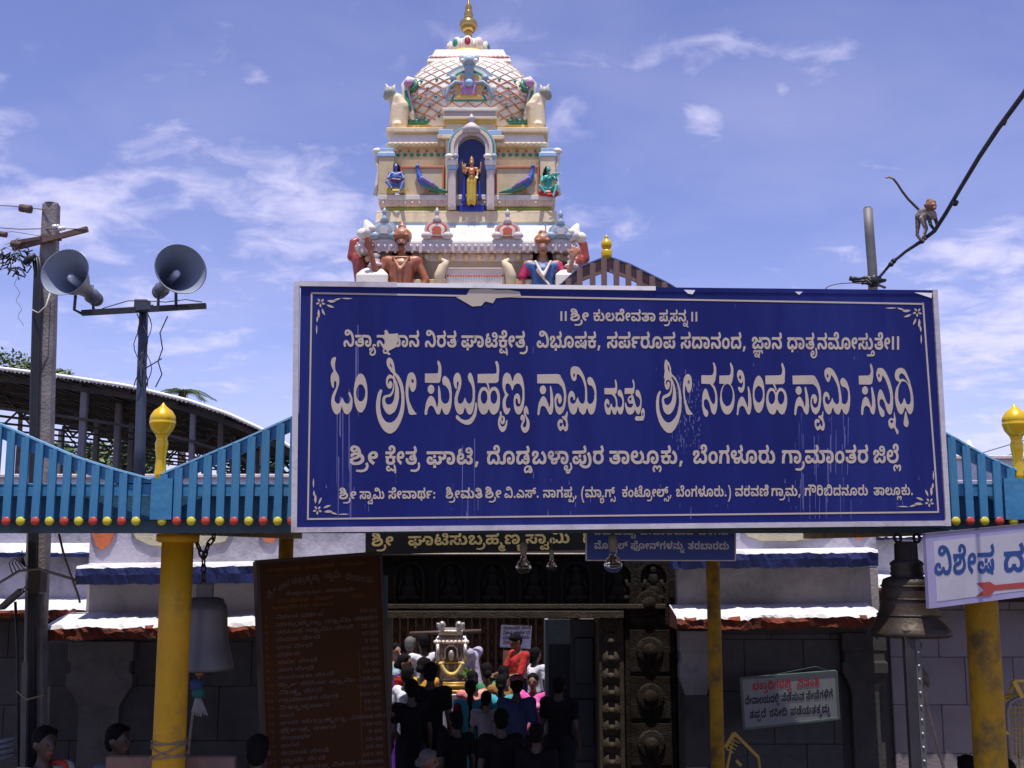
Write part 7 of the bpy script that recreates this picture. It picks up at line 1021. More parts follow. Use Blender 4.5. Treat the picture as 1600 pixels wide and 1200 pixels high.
[[3954,2372,2,0,3,4,5,14,2,16,0,18,-2,18,-4,18,-11,2,5,6,6,14,8,34,9,26,3,3,4,1,6,-2,5,-6,5,-10,2,-18,-3,-12,-6,-12,-17,-12,-3,-6,-2,-16,3,-10,6,-6,6,1,7,5,8,16,7,28,2,28,-3,34,-8,30,-5,10,-6,3,-4,-3,-9,-12,-5,-16,-4,4,-6,14,-8,9,-12,4,-6,0,-8,-3,-5,-4,-7,-14,-8,-30,0,-16,2,-8,2,-3,7,23,7,8,8,4,8,0,8,-2,8,-14,1,-6,-3,-3,-8,-1,-10,2,-4,-2,-7,-10,-3,-12,1,-8,4,-8,7,-8,9,-4,3,-10,-43,0,1,-36,46,0,6,-5,2,-5,0,-10,-6,-24],[3936,2486,-4,6,0,6,4,6,4,1,6,-5,1,-6,-3,-8,-4,-1]],
[[2688,2406,8,-1,6,2,7,7,5,10,0,14,-3,12,-7,9,-8,3,-6,0,-8,-5,-7,-9,-2,-10,0,-12,3,-8,6,-8]],
[[3389,2410,7,-1,8,5,6,8,3,10,-1,14,-3,8,-7,8,-8,2,-8,-1,-5,-5,-5,-8,-2,-8,0,-12,3,-10,5,-6]],
[[3440,2412,2,0,2,4,5,18,6,30,3,26,0,56,-3,22,-4,14,-7,9,-8,1,-5,-6,-20,-38,-11,-10,-10,-1,-7,5,-5,6,-7,42,-3,5,-4,1,-4,-4,-1,-12,3,-32,5,-28,10,-24,9,-14,6,-6,6,0,4,3,10,11,13,32,5,22,2,2,2,-2,4,-16,2,-20,-1,-52,-3,-32,1,-8]],
[[4675,2414,4,4,7,22,9,52,1,42,-1,18,-6,30,-7,9,-4,1,-4,-2,-6,-10,-14,-32,-10,-10,-8,-2,-7,4,-8,10,-3,10,-4,30,-2,4,-4,2,-2,-2,-2,-4,0,-10,5,-54,7,-24,7,-12,7,-8,4,-3,4,0,6,3,7,10,14,34,5,20,2,0,4,-32,-1,-54,-3,-36,1,-6]],
[[5404,2414,6,1,7,5,5,8,2,10,0,8,-4,12,-6,6,-8,2,-8,-2,-6,-6,-4,-8,-1,-8,0,-6,3,-10,6,-8]],
[[4986,2416,8,-1,6,3,6,8,3,10,0,12,-3,10,-6,7,-8,3,-6,-1,-6,-5,-6,-8,-2,-8,0,-8,3,-12,5,-7]],
[[5032,2418,2,-1,2,3,5,14,9,40,4,28,2,42,-2,20,-4,20,-6,7,-6,0,-3,-3,-11,-14,-9,-26,-11,-10,-10,-3,-6,3,-6,10,-7,42,-3,5,-4,1,-3,-4,-1,-6,1,-28,3,-24,7,-30,5,-12,8,-10,4,-3,4,0,4,2,7,7,11,22,9,32,3,2,1,-2,3,-24,0,-24,-2,-30,-4,-36,1,-6]],
[[5447,2418,3,1,4,9,11,46,4,24,2,44,-5,38,-6,10,-4,1,-6,-3,-8,-10,-6,-22,-4,-8,-12,-10,-8,-2,-6,3,-8,11,-5,42,-3,3,-2,1,-5,-6,-2,-14,1,-30,8,-42,4,-10,8,-11,4,-3,6,0,4,2,7,6,8,16,13,40,2,1,1,-1,2,-16,0,-28,-2,-38,-4,-34,1,-4]],
[[4875,2424,11,1,12,8,10,13,7,20,4,22,0,30,-2,16,-6,26,-9,20,-8,8,-4,3,-6,0,-9,-7,-7,-6,-8,-16,-4,-2,-3,2,-6,16,-5,8,-8,5,-10,-1,-12,-6,-5,-6,-9,-18,-7,-22,-3,-22,0,-28,3,-22,4,-16,6,-14,7,-8,6,-3,8,0,6,1,10,5,8,19,4,4,3,-4,10,-18,5,-5],[4820,2443,-8,5,-6,10,-4,18,0,12,2,16,4,12,8,9,6,2,8,-3,8,-10,5,-16,1,-16,-2,-16,-6,-14,-8,-8],[4876,2444,-7,6,-6,12,-3,14,0,16,2,14,6,14,6,6,8,2,8,-4,6,-10,5,-16,1,-18,-4,-18,-5,-10,-9,-8]],
[[2972,2516,4,-1,3,3,3,12,0,24,-5,36,-3,12,-8,18,-8,14,-12,12,-6,5,-12,4,-12,0,-10,-2,-24,-11,-24,-18,-8,-10,-1,-6,1,-8,6,-6,6,3,20,21,16,6,10,2,14,-2,10,-5,7,-5,12,-14,9,-20,7,-26,2,-30]],
[[3286,2536,4,1,3,5,8,20,3,26,-2,2,-2,1,-5,-3,-5,-12,-2,14,4,12,10,16,4,8,4,20,0,14,-3,18,-6,14,-10,10,-9,4,-10,-3,-6,-6,-6,-11,-3,-8,-2,-14,1,-8,12,-32,-2,-1,-6,6,-2,0,-4,-7,-2,-12,4,-12,6,-6,6,-1,8,7,4,10,0,18,-3,12,-9,16,0,10,4,6,4,2,7,-2,5,-6,3,-18,-1,-16,-4,-16,-11,-24,-2,-16,0,-12,3,-10,5,-10]],
[[4017,2550,4,2,4,6,3,10,1,12,-1,24,-8,24,-38,2,-8,-2,-5,-6,-1,-6,2,-8,4,-6,8,-1,20,2,7,-3,1,-4,-5,-22,5,-14],[4018,2578,-3,2,-1,8,0,6,4,7,2,-1,2,-10,-1,-8]],
[[5140,2570,2,-1,1,1,3,8,0,8,-3,24,11,38,0,14,-2,16,-4,10,-6,4,-4,0,-10,-10,-4,-1,-2,1,-8,8,-4,1,-4,-2,-6,-7,-7,-16,-3,-16,1,-18,3,-6,6,-6,6,-1,10,1,5,6,1,12,-6,8,-6,-7,-5,3,-4,8,3,14,2,3,2,0,6,-2,4,-3,6,-14,8,18,2,1,4,-3,3,-10,0,-8,-3,-12,-5,-6,-18,-18,-2,-6,3,-5,14,-2,4,-3,3,-6]],
[[5659,2570,2,0,3,8,14,60,0,8,-3,14,-4,8,-5,2,-8,-2,-6,-6,-4,-8,-2,-8,4,-34,5,-32]],
[[3123,2572,11,0,2,28,8,-1,6,4,4,7,2,12,0,12,-2,8,-4,6,-6,4,-6,0,-6,-6,-6,-16,-1,8,1,12,2,6,4,6,8,5,4,-1,6,-3,9,-13,4,-20,5,-5,2,0,1,3,-1,24,-7,28,-11,16,-4,2,-6,3,-10,-3,-8,-10,-6,-12,-5,-22,-1,-16,2,-16,4,-14,6,-10],[3138,2607,-4,7,0,8,1,8,3,3,4,-3,1,-14,-2,-8]],
[[3542,2572,2,-1,2,1,3,10,-5,36,7,38,-2,24,-5,12,-8,4,-6,-1,-8,-11,-4,-3,-4,3,-6,8,-4,3,-4,-2,-5,-5,-7,-12,-4,-18,0,-14,2,-8,5,-10,5,-4,8,-2,8,2,4,4,2,6,-1,10,-3,6,-10,-7,-5,3,-3,8,2,12,2,3,6,-2,6,-5,4,-10,2,-2,7,18,3,2,6,-2,2,-4,1,-10,0,-10,-2,-8,-5,-6,-16,-14,-3,-8,3,-5,14,-2,4,-3]],
[[5586,2576,2,0,3,10,7,36,-2,40,3,8,14,20,2,6,-1,12,-4,7,-4,-1,-5,-8,-10,-26,-4,-6,-5,-1,-8,7,-4,1,-2,-1,-11,-12,-5,-14,-1,-22,5,-12,10,-7,4,0,10,4,4,-3,2,-6],[5570,2625,-6,5,0,8,6,7,6,0,4,-5,2,-8,-4,-6]],
]
WORDS = {
'main': [
[[112,0,0,112,19,0],26,[875.6,501.5,885,501.5,0.242],0],
[[76,-3,0,42,62,0,30,70,0],114,[891,501.6,920,501.7,0.242],0],
[[3,-3,0,26,56,0,18,90,0,82,166,0,30,243,0,20,288,0,50,369,0,25,434,0],478,[927,501.7,1024,502.2,0.242],0],
[[12,-3,0,42,78,0,23,91,0,11,163,0,38,235,0],252,[1030,502.2,1075.5,502.5,0.242],0],
[[112,0,0,112,19,0],26,[1080,502.5,1089,502.5,0.242],0],
[[69,-2,0,50,72,0,25,137,0,41,185,0,11,212,0,38,284,0,51,296,0,25,373,0,11,420,0],489,[536.6,541.7,655.2,542.3,0.337],0],
[[69,-2,0,17,72,0,8,137,0],198,[663.8,542.4,713,542.7,0.337],0],
[[49,-3,0,25,95,0,64,143,0,94,228,0,30,288,0,8,333,0,42,398,0],412,[720.9,542.7,824.7,543.3,0.337],0],
[[75,-2,0,14,82,0,27,166,0,22,244,0,3,327,0,98,386,0],411,[838.4,543.4,938,543.9,0.337],0],
[[23,-3,0,12,69,0,32,150,0,17,205,0,27,270,0,12,348,0],425,[948.4,544,1055,544.6,0.337],0],
[[23,-3,0,51,69,0,25,146,0,11,194,0,0,266,0,10,323,0,98,399,0],424,[1063.5,544.6,1165,545.2,0.337],0],
[[95,-2,0,25,79,0,11,127,0],195,[1174.6,545.2,1221.4,545.5,0.337],0],
[[52,-4,0,25,73,0,8,121,0,28,186,0,11,200,0,93,272,0,30,430,0,23,476,0,26,548,0,36,582,0,81,586,0,30,651,0],694,[1230,545.6,1390.6,546.4,0.337],0],
[[112,0,0,112,19,0],26,[1393.3,546.5,1404.3,546.5,0.337],0],
[[76,-3,0,42,62,0,30,70,0],114,[546.3,726.3,591,726.2,0.375],0],
[[94,-3,0,30,56,0,8,102,0,42,167,0],180,[602,726.1,656.3,725.9,0.375],0],
[[49,-3,0,25,95,0,64,143,0,98,228,0],252,[666.6,725.9,747.4,725.6,0.375],0],
[[82,-4,0,27,73,0,6,151,0,35,229,0,13,235,0,56,319,0,25,388,0,44,436,0,12,450,0,90,530,0,17,558,0],619,[761,725.6,943.3,725,0.375],0],
[[50,-3,0,25,62,0,18,110,0,27,186,0,43,264,0,3,269,0,26,328,0,98,362,0],387,[952,725,1066.6,724.6,0.375],0],
[[85,-2,0,0,82,0,4,139,0,19,204,0,92,277,0,17,355,0,26,419,0],450,[1082.4,724.5,1211.2,724.1,0.375],0],
[[48,-4,0,25,62,0,42,110,0,55,123,0,25,238,0,0,286,0,8,343,0,17,408,0],469,[1221.5,724.1,1356.4,723.6,0.375],0],
[[63,-2,0,86,79,0,43,158,0],169,[1364,723.6,1407.7,723.5,0.375],0],
[[76,-3,0,42,62,0,30,70,0],114,[530,780,557,779.8,0.223],0],
[[58,-3,0,25,69,0,45,117,0,71,131,0],246,[562,779.8,600.5,779.5,0.223],0],
[[89,-3,0,30,69,0,57,115,0,25,196,0,9,243,0,32,320,0,111,376,0],399,[607,779.4,680,778.9,0.223],0],
[[76,-3,0,42,62,0,30,70,0,15,116,0,66,231,0],291,[696.5,778.8,753.5,778.4,0.223],0],
[[76,-3,0,42,62,0,30,70,0],114,[758,778.3,783.5,778.2,0.223],0],
[[75,-2,0,100,82,0,1,110,0,62,190,0,100,297,0],319,[788,778.1,841.4,777.7,0.223],0],
[[53,-3,0,25,69,0,4,117,0,12,183,0,39,263,0,98,277,0],302,[848.6,777.7,901,777.3,0.223],0],
[[96,-4,0,55,37,0,25,152,0,41,200,0,59,227,0,46,319,0],336,[908,777.3,962,776.9,0.223],0],
[[3,-3,0,0,56,0,79,113,0,27,198,0,42,276,0,30,285,0,61,330,0,46,437,0,98,451,0],475,[972,776.8,1049,776.2,0.223],0],
[[85,-2,0,0,82,0,4,139,0,19,204,0,92,277,0,17,355,0,26,419,0,100,453,0,97,481,0],518,[1056,776.2,1142,775.6,0.223],0],
[[20,-3,0,17,78,0,20,143,0,65,224,0],311,[1148.4,775.5,1200.6,775.1,0.223],0],
[[48,-4,0,25,62,0,42,110,0,15,123,0,98,237,0],262,[1205,775.1,1250.6,774.8,0.223],0],
[[48,-4,0,29,62,0,72,108,0,70,173,0,10,259,0,11,335,0,27,407,0,17,485,0,26,549,0],580,[1257,774.7,1356,774,0.223],0],
[[50,-3,0,25,62,0,18,110,0,27,186,0,43,264,0,3,269,0,26,328,0,100,362,0],384,[1365,773.9,1426,773.5,0.223],0],
],
'plate': [
[[76,-3,0,42,62,0,30,70,0],114,[581,853.5,615,852.9,0.267],0],
[[49,-3,0,25,95,0,64,143,0,23,228,0,26,300,0,13,334,0,42,417,0,24,430,0,40,511,0,7,536,0,41,626,0,58,653,0,25,725,0,45,773,0,71,787,0],902,[638,852.6,890,848.5,0.267],0],
[[82,-4,0,30,73,0,20,119,0],196,[911,848.2,950,847.5,0.267],0],
],
'phone': [
[[10,-4,0,16,73,0,75,203,0,5,287,0,26,372,0,34,406,0],421,[928.5,835.5,993.4,835.5,0.165],0],
[[82,-4,0,30,73,0,57,119,0,25,200,0,18,247,0,16,324,0,10,453,0],526,[1000.7,835.5,1083.7,835.5,0.165],0],
[[2,-3,0,19,79,0,4,151,0,80,217,0],292,[1091.6,835.5,1138,835.5,0.165],0],
[[93,-3,0,85,156,0,31,240,0,61,258,0],373,[928.5,857.5,980.8,857.8,0.165],0],
[[84,-3,0,91,78,0,30,148,0,60,193,0,4,300,0,19,366,0,11,438,0,26,510,0,38,544,0],560,[985.5,857.8,1069.5,858.2,0.165],0],
[[8,-3,0,17,62,0,54,126,0,25,210,0,17,258,0,10,323,0,26,399,0],430,[1075,858.2,1139,858.5,0.165],0],
],
'notice': [
[[14,-2,0,47,82,0,25,141,0,36,189,0,68,193,0,4,270,0,19,336,0,73,408,0,43,489,0],500,[1175.6,1078,1237,1074.2,0.178],1],
[[75,-2,0,11,82,0,0,154,0,66,211,0],272,[1245,1073.7,1280,1071.5,0.178],1],
[[82,-4,0,30,73,0,57,119,0,25,200,0,18,247,0,16,324,0,10,453,0,73,530,0,43,611,0],622,[1164.5,1101,1217.7,1096.7,0.178],0],
[[83,-3,0,80,69,0,23,148,0,26,220,0,20,253,0],331,[1221,1096.4,1256.4,1093.6,0.178],0],
[[89,-3,0,30,69,0,87,115,0,4,196,0,74,261,0,78,336,0],398,[1259.5,1093.3,1301,1090,0.178],0],
[[8,-3,0,12,62,0,39,142,0,82,156,0],229,[1171,1122.5,1197,1120.5,0.178],0],
[[17,-4,0,77,61,0,30,132,0,67,178,0],251,[1202.5,1120.1,1229.4,1118.1,0.178],0],
[[12,-3,0,80,78,0,16,156,0,8,286,0,3,351,0,33,410,0,10,427,0,26,504,0,37,538,0],549,[1235,1117.7,1297.5,1113,0.178],0],
],
'queue': [
[[75,-2,0,88,82,0,30,147,0,22,193,0],272,[1459.6,899,1553,894.9,0.585],0],
[[10,-4,0,21,73,0,32,138,0,11,194,0],262,[1568,894.3,1690,889,0.585],0],
],
'paper': [
[[82,-4,0,30,73,0,57,119,0,25,200,0,18,247,0,16,324,0,10,453,0],526,[787,984,812,983.4,0.07],0],
[[89,-3,0,30,69,0,87,115,0],192,[815,983.3,829,983,0.07],0],
[[75,-2,0,88,82,0,30,147,0,22,193,0],272,[786,991.5,800,991.2,0.07],0],
[[10,-4,0,21,73,0,32,138,0,11,194,0],262,[803,991.1,828,990.5,0.07],0],
[[17,-4,0,77,61,0,30,132,0,67,178,0],251,[786,999,804,998.6,0.07],0],
[[12,-3,0,80,78,0,16,156,0],282,[808,998.5,827,998,0.07],0],
[[75,-2,0,11,82,0,0,154,0,66,211,0],272,[786,1006,800,1005.8,0.07],1],
],
'board': [
[[82,-4,0,30,73,0,57,119,0,25,200,0,18,247,0,16,324,0,10,453,0],526,[418,893.2,467.9,889.6,0.076],1],
[[89,-3,0,30,69,0,87,115,0,4,196,0,74,261,0,78,336,0],398,[475.6,889,521.7,885.6,0.076],1],
[[17,-4,0,77,61,0,30,132,0,67,178,0],251,[533.3,884.8,567.8,882.3,0.076],1],
[[76,-3,0,42,62,0,30,70,0],114,[417.7,935.4,430.8,925.1,0.14],0],
[[49,-3,0,25,95,0,64,143,0],225,[434.6,923.8,451.6,914.2,0.14],0],
[[23,-3,0,26,69,0,13,103,0,42,186,0,24,200,0,40,280,0,7,305,0,41,395,0],421,[455.4,913,499.4,904.6,0.14],0],
[[58,-3,0,25,69,0,45,117,0,71,131,0],246,[507.1,903.6,532.1,902.7,0.14],0],
[[82,-4,0,30,73,0,57,119,0,25,200,0,18,247,0,16,324,0],450,[539.9,904.9,582.6,910.7,0.14],0],
[[82,-4,0,27,73,0,6,151,0,35,229,0,13,235,0,56,319,0,25,388,0,44,436,0,12,450,0,90,530,0,17,558,0],619,[446.4,930,500.3,926,0.076],0],
[[50,-3,0,25,62,0,18,110,0,27,186,0,43,264,0,3,269,0,26,328,0],359,[508,925.5,554.2,922.1,0.076],0],
[[89,-3,0,30,69,0,87,115,0,4,196,0,19,261,0],331,[433.4,942.2,481.5,938.7,0.076],1],
[[75,-2,0,20,82,0,17,163,0],224,[491.1,938,520,935.8,0.076],1],
[[10,-4,0,17,73,0],134,[548.9,933.7,568.1,932.3,0.076],1],
[[14,-2,0,47,82,0,25,141,0,36,189,0,67,193,0,4,270,0,19,336,0],405,[424.2,952.2,481.9,948,0.07],1],
[[75,-2,0,11,82,0,0,154,0,66,211,0],272,[487.7,947.6,520.4,945.2,0.07],1],
[[75,-2,0,88,82,0,30,147,0,22,193,0],272,[430.5,967.2,465.2,964.7,0.083],0],
[[10,-4,0,21,73,0,32,138,0,11,194,0],262,[470,964.3,504.7,961.8,0.083],0],
[[106,-5,0,101,50,0,99,104,0,101,137,0,101,191,0],241,[562.5,957.5,588.5,955.6,0.083],0],
[[102,-6,0],34,[412.3,968.6,417.1,968.2,0.076],1],
[[23,-3,0,26,69,0,13,103,0,42,186,0,24,200,0,40,280,0,7,305,0,41,395,0],421,[431,979,502.7,973.7,0.083],0],
[[58,-3,0,25,69,0,45,117,0,71,131,0],246,[507.5,973.4,548.3,970.4,0.083],0],
[[89,-3,0,30,69,0,87,115,0],192,[553.2,970,581.7,967.9,0.083],0],
[[102,-6,0,101,48,0,101,102,0,99,157,0,101,190,0,101,244,0],294,[557.8,969.7,589,967.4,0.083],0],
[[103,-4,0],47,[412.7,980.4,417.5,980,0.076],1],
[[11,-3,0,17,69,0,77,134,0,0,205,0,24,262,0],339,[431.5,990.8,472.3,987.8,0.083],0],
[[58,-3,0,25,69,0,45,117,0,71,131,0],246,[477.2,987.5,518,984.4,0.083],0],
[[89,-3,0,30,69,0,87,115,0],192,[522.8,984.1,551.4,982,0.083],0],
[[103,-4,0,106,50,0,99,105,0,101,138,0,101,192,0],242,[563.5,981.1,589.5,979.2,0.083],0],
[[104,-4,0],47,[413.2,992.2,418,991.8,0.076],1],
[[82,-4,0,30,73,0,20,119,0,50,200,0,25,264,0],309,[431.9,1002.7,466.6,1000.1,0.083],0],
[[89,-3,0,30,69,0,87,115,0],192,[471.5,999.7,500,997.6,0.083],0],
[[102,-6,0,101,48,0,99,102,0,101,136,0,101,190,0],240,[564,992.9,590,991,0.083],0],
[[105,-2,0],51,[413.6,1004,418.4,1003.7,0.076],1],
[[51,-4,0,25,73,0,11,121,0],190,[432.4,1014.5,454.8,1012.8,0.083],0],
[[89,-3,0,30,69,0,87,115,0],192,[459.6,1012.5,488.2,1010.3,0.083],0],
[[106,-5,0,99,50,0,101,83,0,101,137,0],187,[569.7,1004.3,590.6,1002.7,0.083],0],
[[106,-5,0],45,[414.1,1015.8,418.9,1015.5,0.076],1],
[[10,-4,0,21,73,0,32,138,0,11,194,0],262,[432.9,1026.3,467.6,1023.7,0.083],0],
[[107,-3,0,101,51,0,99,105,0,101,138,0,101,192,0],243,[565.1,1016.5,591.1,1014.5,0.083],0],
[[107,-3,0],48,[414.5,1027.6,419.4,1027.3,0.076],1],
[[23,-3,0,12,69,0,32,150,0],204,[433.3,1038.1,461.9,1036,0.083],0],
[[89,-3,0,30,69,0,87,115,0],192,[466.7,1035.6,495.3,1033.5,0.083],0],
[[105,-2,0,101,52,0,99,107,0,101,140,0,101,194,0],244,[565.6,1028.3,591.6,1026.3,0.083],0],
[[108,-3,0],48,[415,1039.5,419.8,1039.1,0.076],1],
[[53,-3,0,25,69,0,4,117,0],178,[433.8,1049.9,456.2,1048.2,0.083],0],
[[89,-3,0,30,69,0,87,115,0],192,[461,1047.9,489.6,1045.7,0.083],0],
[[106,-5,0,99,50,0,101,83,0,101,137,0],187,[571.3,1039.7,592.2,1038.1,0.083],0],
[[109,-4,0],47,[415.5,1051.3,420.3,1050.9,0.076],1],
[[3,-3,0,26,56,0,18,90,0,82,166,0,30,243,0,20,288,0,50,369,0,25,434,0],478,[434.3,1061.7,487.6,1057.7,0.083],0],
[[89,-3,0,30,69,0,87,115,0],192,[492.4,1057.4,521,1055.2,0.083],0],
[[106,-5,0,101,50,0,99,104,0,101,137,0,101,191,0],241,[566.6,1051.9,592.7,1049.9,0.083],0],
[[110,-3,0],47,[415.9,1063.1,420.7,1062.7,0.076],1],
[[76,-3,0,42,62,0,30,70,0],114,[434.7,1073.5,463.3,1071.4,0.083],0],
[[11,-3,0,17,69,0,77,134,0,0,205,0,24,262,0],339,[468.2,1071,509.1,1068,0.083],0],
[[58,-3,0,25,69,0,45,117,0,71,131,0],246,[514,1067.6,554.9,1064.6,0.083],0],
[[75,-2,0,88,82,0,30,147,0,22,193,0],272,[559.8,1064.2,594.6,1061.6,0.083],0],
[[89,-3,0,30,69,0,87,115,0],192,[599.4,1061.2,628,1059.1,0.083],0],
[[103,-4,0,106,50,0,99,105,0,101,138,0,101,192,0],242,[567.1,1063.6,593.2,1061.7,0.083],0],
[[102,-6,0,101,48,0],98,[416.4,1074.9,426,1074.2,0.076],1],
[[69,-2,0,8,72,0,41,137,0],163,[435.2,1085.3,470,1082.7,0.083],0],
[[89,-3,0,30,69,0,87,115,0],192,[474.8,1082.4,503.4,1080.2,0.083],0],
[[102,-6,0,101,48,0,101,102,0,102,157,0,99,211,0,101,244,0,101,298,0],348,[557.2,1076.2,593.7,1073.5,0.083],0],
[[102,-6,0,102,48,0],88,[416.8,1086.7,426.5,1086,0.076],1],
[[48,-4,0,25,62,0,42,110,0,55,123,0,25,238,0,0,286,0,8,343,0,17,408,0],469,[435.7,1097.1,495.2,1092.7,0.083],0],
[[89,-3,0,30,69,0,87,115,0],192,[500.1,1092.3,528.7,1090.2,0.083],0],
[[106,-5,0,101,50,0,101,104,0,99,158,0,101,191,0,101,245,0],296,[562.9,1087.6,594.3,1085.3,0.083],0],
[[102,-6,0,103,48,0],99,[417.3,1098.5,427,1097.8,0.076],1],
[[69,-2,0,50,72,0,25,137,0,41,185,0,11,212,0,38,284,0,51,296,0,25,373,0,11,420,0],489,[436.1,1109,514.3,1103.1,0.083],0],
[[103,-4,0,101,50,0,99,105,0,101,138,0,101,192,0],242,[568.7,1099,594.8,1097.1,0.083],0],
[[102,-6,0,104,48,0],99,[417.7,1110.3,427.4,1109.6,0.076],1],
[[51,-4,0,25,73,0,11,121,0],190,[436.6,1120.8,459,1119.1,0.083],0],
[[102,-6,0,101,48,0,99,102,0,101,136,0,101,190,0],240,[569.2,1110.8,595.3,1108.9,0.083],0],
[[102,-6,0,105,48,0],101,[418.2,1122.2,427.9,1121.4,0.076],1],
[[49,-3,0,25,95,0,64,143,0],225,[437.1,1132.6,465.7,1130.4,0.083],0],
[[23,-3,0,26,69,0,13,103,0,42,186,0,24,200,0,40,280,0,7,305,0,41,395,0],421,[470.6,1130.1,542.6,1124.7,0.083],0],
[[75,-2,0,88,82,0,30,147,0,22,193,0],272,[547.4,1124.3,582.3,1121.7,0.083],0],
[[89,-3,0,30,69,0,87,115,0],192,[587.1,1121.3,615.8,1119.2,0.083],0],
[[104,-4,0,101,50,0,101,105,0,101,159,0,99,213,0,101,246,0,101,300,0],351,[559.3,1123.4,595.9,1120.7,0.083],0],
[[102,-6,0,106,48,0],98,[418.7,1134,428.3,1133.2,0.076],1],
[[94,-3,0,30,56,0,8,102,0,42,167,0],180,[437.5,1144.4,484.8,1140.8,0.083],0],
[[10,-4,0,21,73,0,32,138,0,11,194,0],262,[489.6,1140.5,524.5,1137.9,0.083],0],
[[102,-6,0,106,48,0,101,102,0,99,157,0,101,190,0,101,244,0],294,[565,1134.8,596.4,1132.4,0.083],0],
[[102,-6,0,107,48,0],99,[419.1,1145.8,428.8,1145.1,0.076],1],
[[89,-3,0,30,69,0,57,115,0,25,196,0,9,243,0,32,320,0],374,[438,1156.2,485.3,1152.6,0.083],0],
[[106,-5,0,99,50,0,101,83,0,101,137,0],187,[576,1145.8,596.9,1144.2,0.083],0],
[[102,-6,0,108,48,0],99,[419.6,1157.6,429.3,1156.9,0.076],1],
[[53,-3,0,25,69,0,4,117,0,17,183,0],244,[438.5,1168,467.1,1165.9,0.083],0],
[[103,-4,0,106,50,0,99,105,0,101,138,0,101,192,0],242,[571.3,1158,597.4,1156,0.083],0],
[[102,-6,0,109,48,0],99,[420,1169.4,429.7,1168.7,0.076],1],
[[82,-4,0,30,73,0,57,119,0,25,200,0,18,247,0,16,324,0],450,[438.9,1179.8,480,1176.7,0.083],0],
[[89,-3,0,30,69,0,87,115,0],192,[484.9,1176.4,513.6,1174.2,0.083],0],
[[106,-5,0,101,50,0,99,104,0,101,137,0,101,191,0],241,[571.8,1169.8,598,1167.8,0.083],0],
[[102,-6,0,110,48,0],99,[420.5,1181.2,430.2,1180.5,0.076],1],
[[48,-4,0,25,62,0,42,110,0,15,123,0],234,[439.4,1191.6,474.3,1189,0.083],0],
[[89,-3,0,30,69,0,87,115,0],192,[479.2,1188.6,507.9,1186.5,0.083],0],
[[106,-5,0,101,50,0,102,104,0,99,158,0,101,191,0,101,245,0],296,[567.1,1182,598.5,1179.6,0.083],0],
[[103,-4,0,101,50,0],101,[421,1193,430.7,1192.3,0.076],1],
[[76,-3,0,42,62,0,30,70,0],114,[439.9,1203.5,468.6,1201.3,0.083],0],
[[53,-3,0,25,69,0,4,117,0,12,183,0,39,263,0],280,[473.4,1200.9,514.6,1197.8,0.083],0],
[[75,-2,0,88,82,0,30,147,0,22,193,0],272,[519.4,1197.4,554.4,1194.8,0.083],0],
[[10,-4,0,21,73,0,32,138,0,11,194,0],262,[559.2,1194.4,594.2,1191.8,0.083],0],
[[103,-4,0,101,50,0,101,105,0,102,159,0,99,213,0,101,246,0,101,300,0],351,[562.3,1194.2,599,1191.4,0.083],0],
[[103,-4,0,102,50,0],90,[421.4,1204.9,431.1,1204.1,0.076],1],
[[17,-4,0,77,61,0,30,132,0,67,178,0],251,[440.3,1215.3,475.3,1212.6,0.083],0],
[[102,-6,0,101,48,0,101,102,0,101,157,0,102,211,0,99,265,0,101,298,0,101,352,0],403,[557.6,1206.4,599.5,1203.2,0.083],0],
[[103,-4,0,103,50,0],101,[421.9,1216.7,431.6,1215.9,0.076],1],
],
}
def unstep(c):
    o = []; x = y = 0
    for i in range(0, len(c), 2): x += c[i]; y += c[i + 1]; o.append((x, y))
    return o
GLYPHS = [[[unstep(c) for c in g] for g in gl] for gl in GLYPHS]
BIG = [[[(x / 4, y / 4) for x, y in unstep(c)] for c in g] for g in BIG]
class Board:
    """a flat board given by two lower or upper points and their distances; everything on it is found by looking through the picture point at the board's plane"""
    def __init__(s, p0, Y0, p1, Y1, tilt=0):
        s.a = P(p0[0], p0[1], Y0); s.b = P(p1[0], p1[1], Y1); s.u = (s.b - s.a); s.u.z = 0; s.u.normalize()
        up = Vector((0, 0, 1)); n = s.u.cross(up); n = n if n.y < 0 else -n; s.n = (n * math.cos(tilt) + up * math.sin(tilt)).normalized()
        s.o = s.a
    def __call__(s, px, py, off=0):
        d = ray(px, py); o = s.o + s.n * off; t = (o - Vector((0, 0, CZ))).dot(s.n) / d.dot(s.n); return Vector((0, 0, CZ)) + d * t
    def on(s, px, py, off): return s(px, py) + s.n * off
    def slab(s, mb, pts, o0, o1, mi=0):
        f = [s.on(x, y, o1) for x, y in pts]; k = [s.on(x, y, o0) for x, y in pts]; n = len(pts)
        tri = geometry.tessellate_polygon([f])
        return mb.add(f + k, [tuple(t) for t in tri] + [tuple(i + n for i in t[::-1]) for t in tri] + [(i, (i + 1) % n, (i + 1) % n + n, i + n) for i in range(n)], mi)
    def text(s, key, mats, parent, off, th=.0015):
        """flat lettering: one part per word"""
        for gl, wd, (xa, ya, xb, yb, sy), col in WORDS[key]:
            vs, fs = [], []
            for g, gx, gy in zip(gl[::3], gl[1::3], gl[2::3]):
                for grp in GLYPHS[g]:
                    L = []
                    for c in grp: L.append([s.on(xa + (xb - xa) * (x + gx) / wd, ya + (yb - ya) * (x + gx) / wd - (y + gy) * sy, off) for x, y in c])
                    o = len(vs); fl = [p for c in L for p in c]; vs += fl; fs += [tuple(i + o for i in t) for t in geometry.tessellate_polygon(L)]
            b = MB(); b.add(vs, fs); b.build('lettering', mats[col], parent, fix=False)
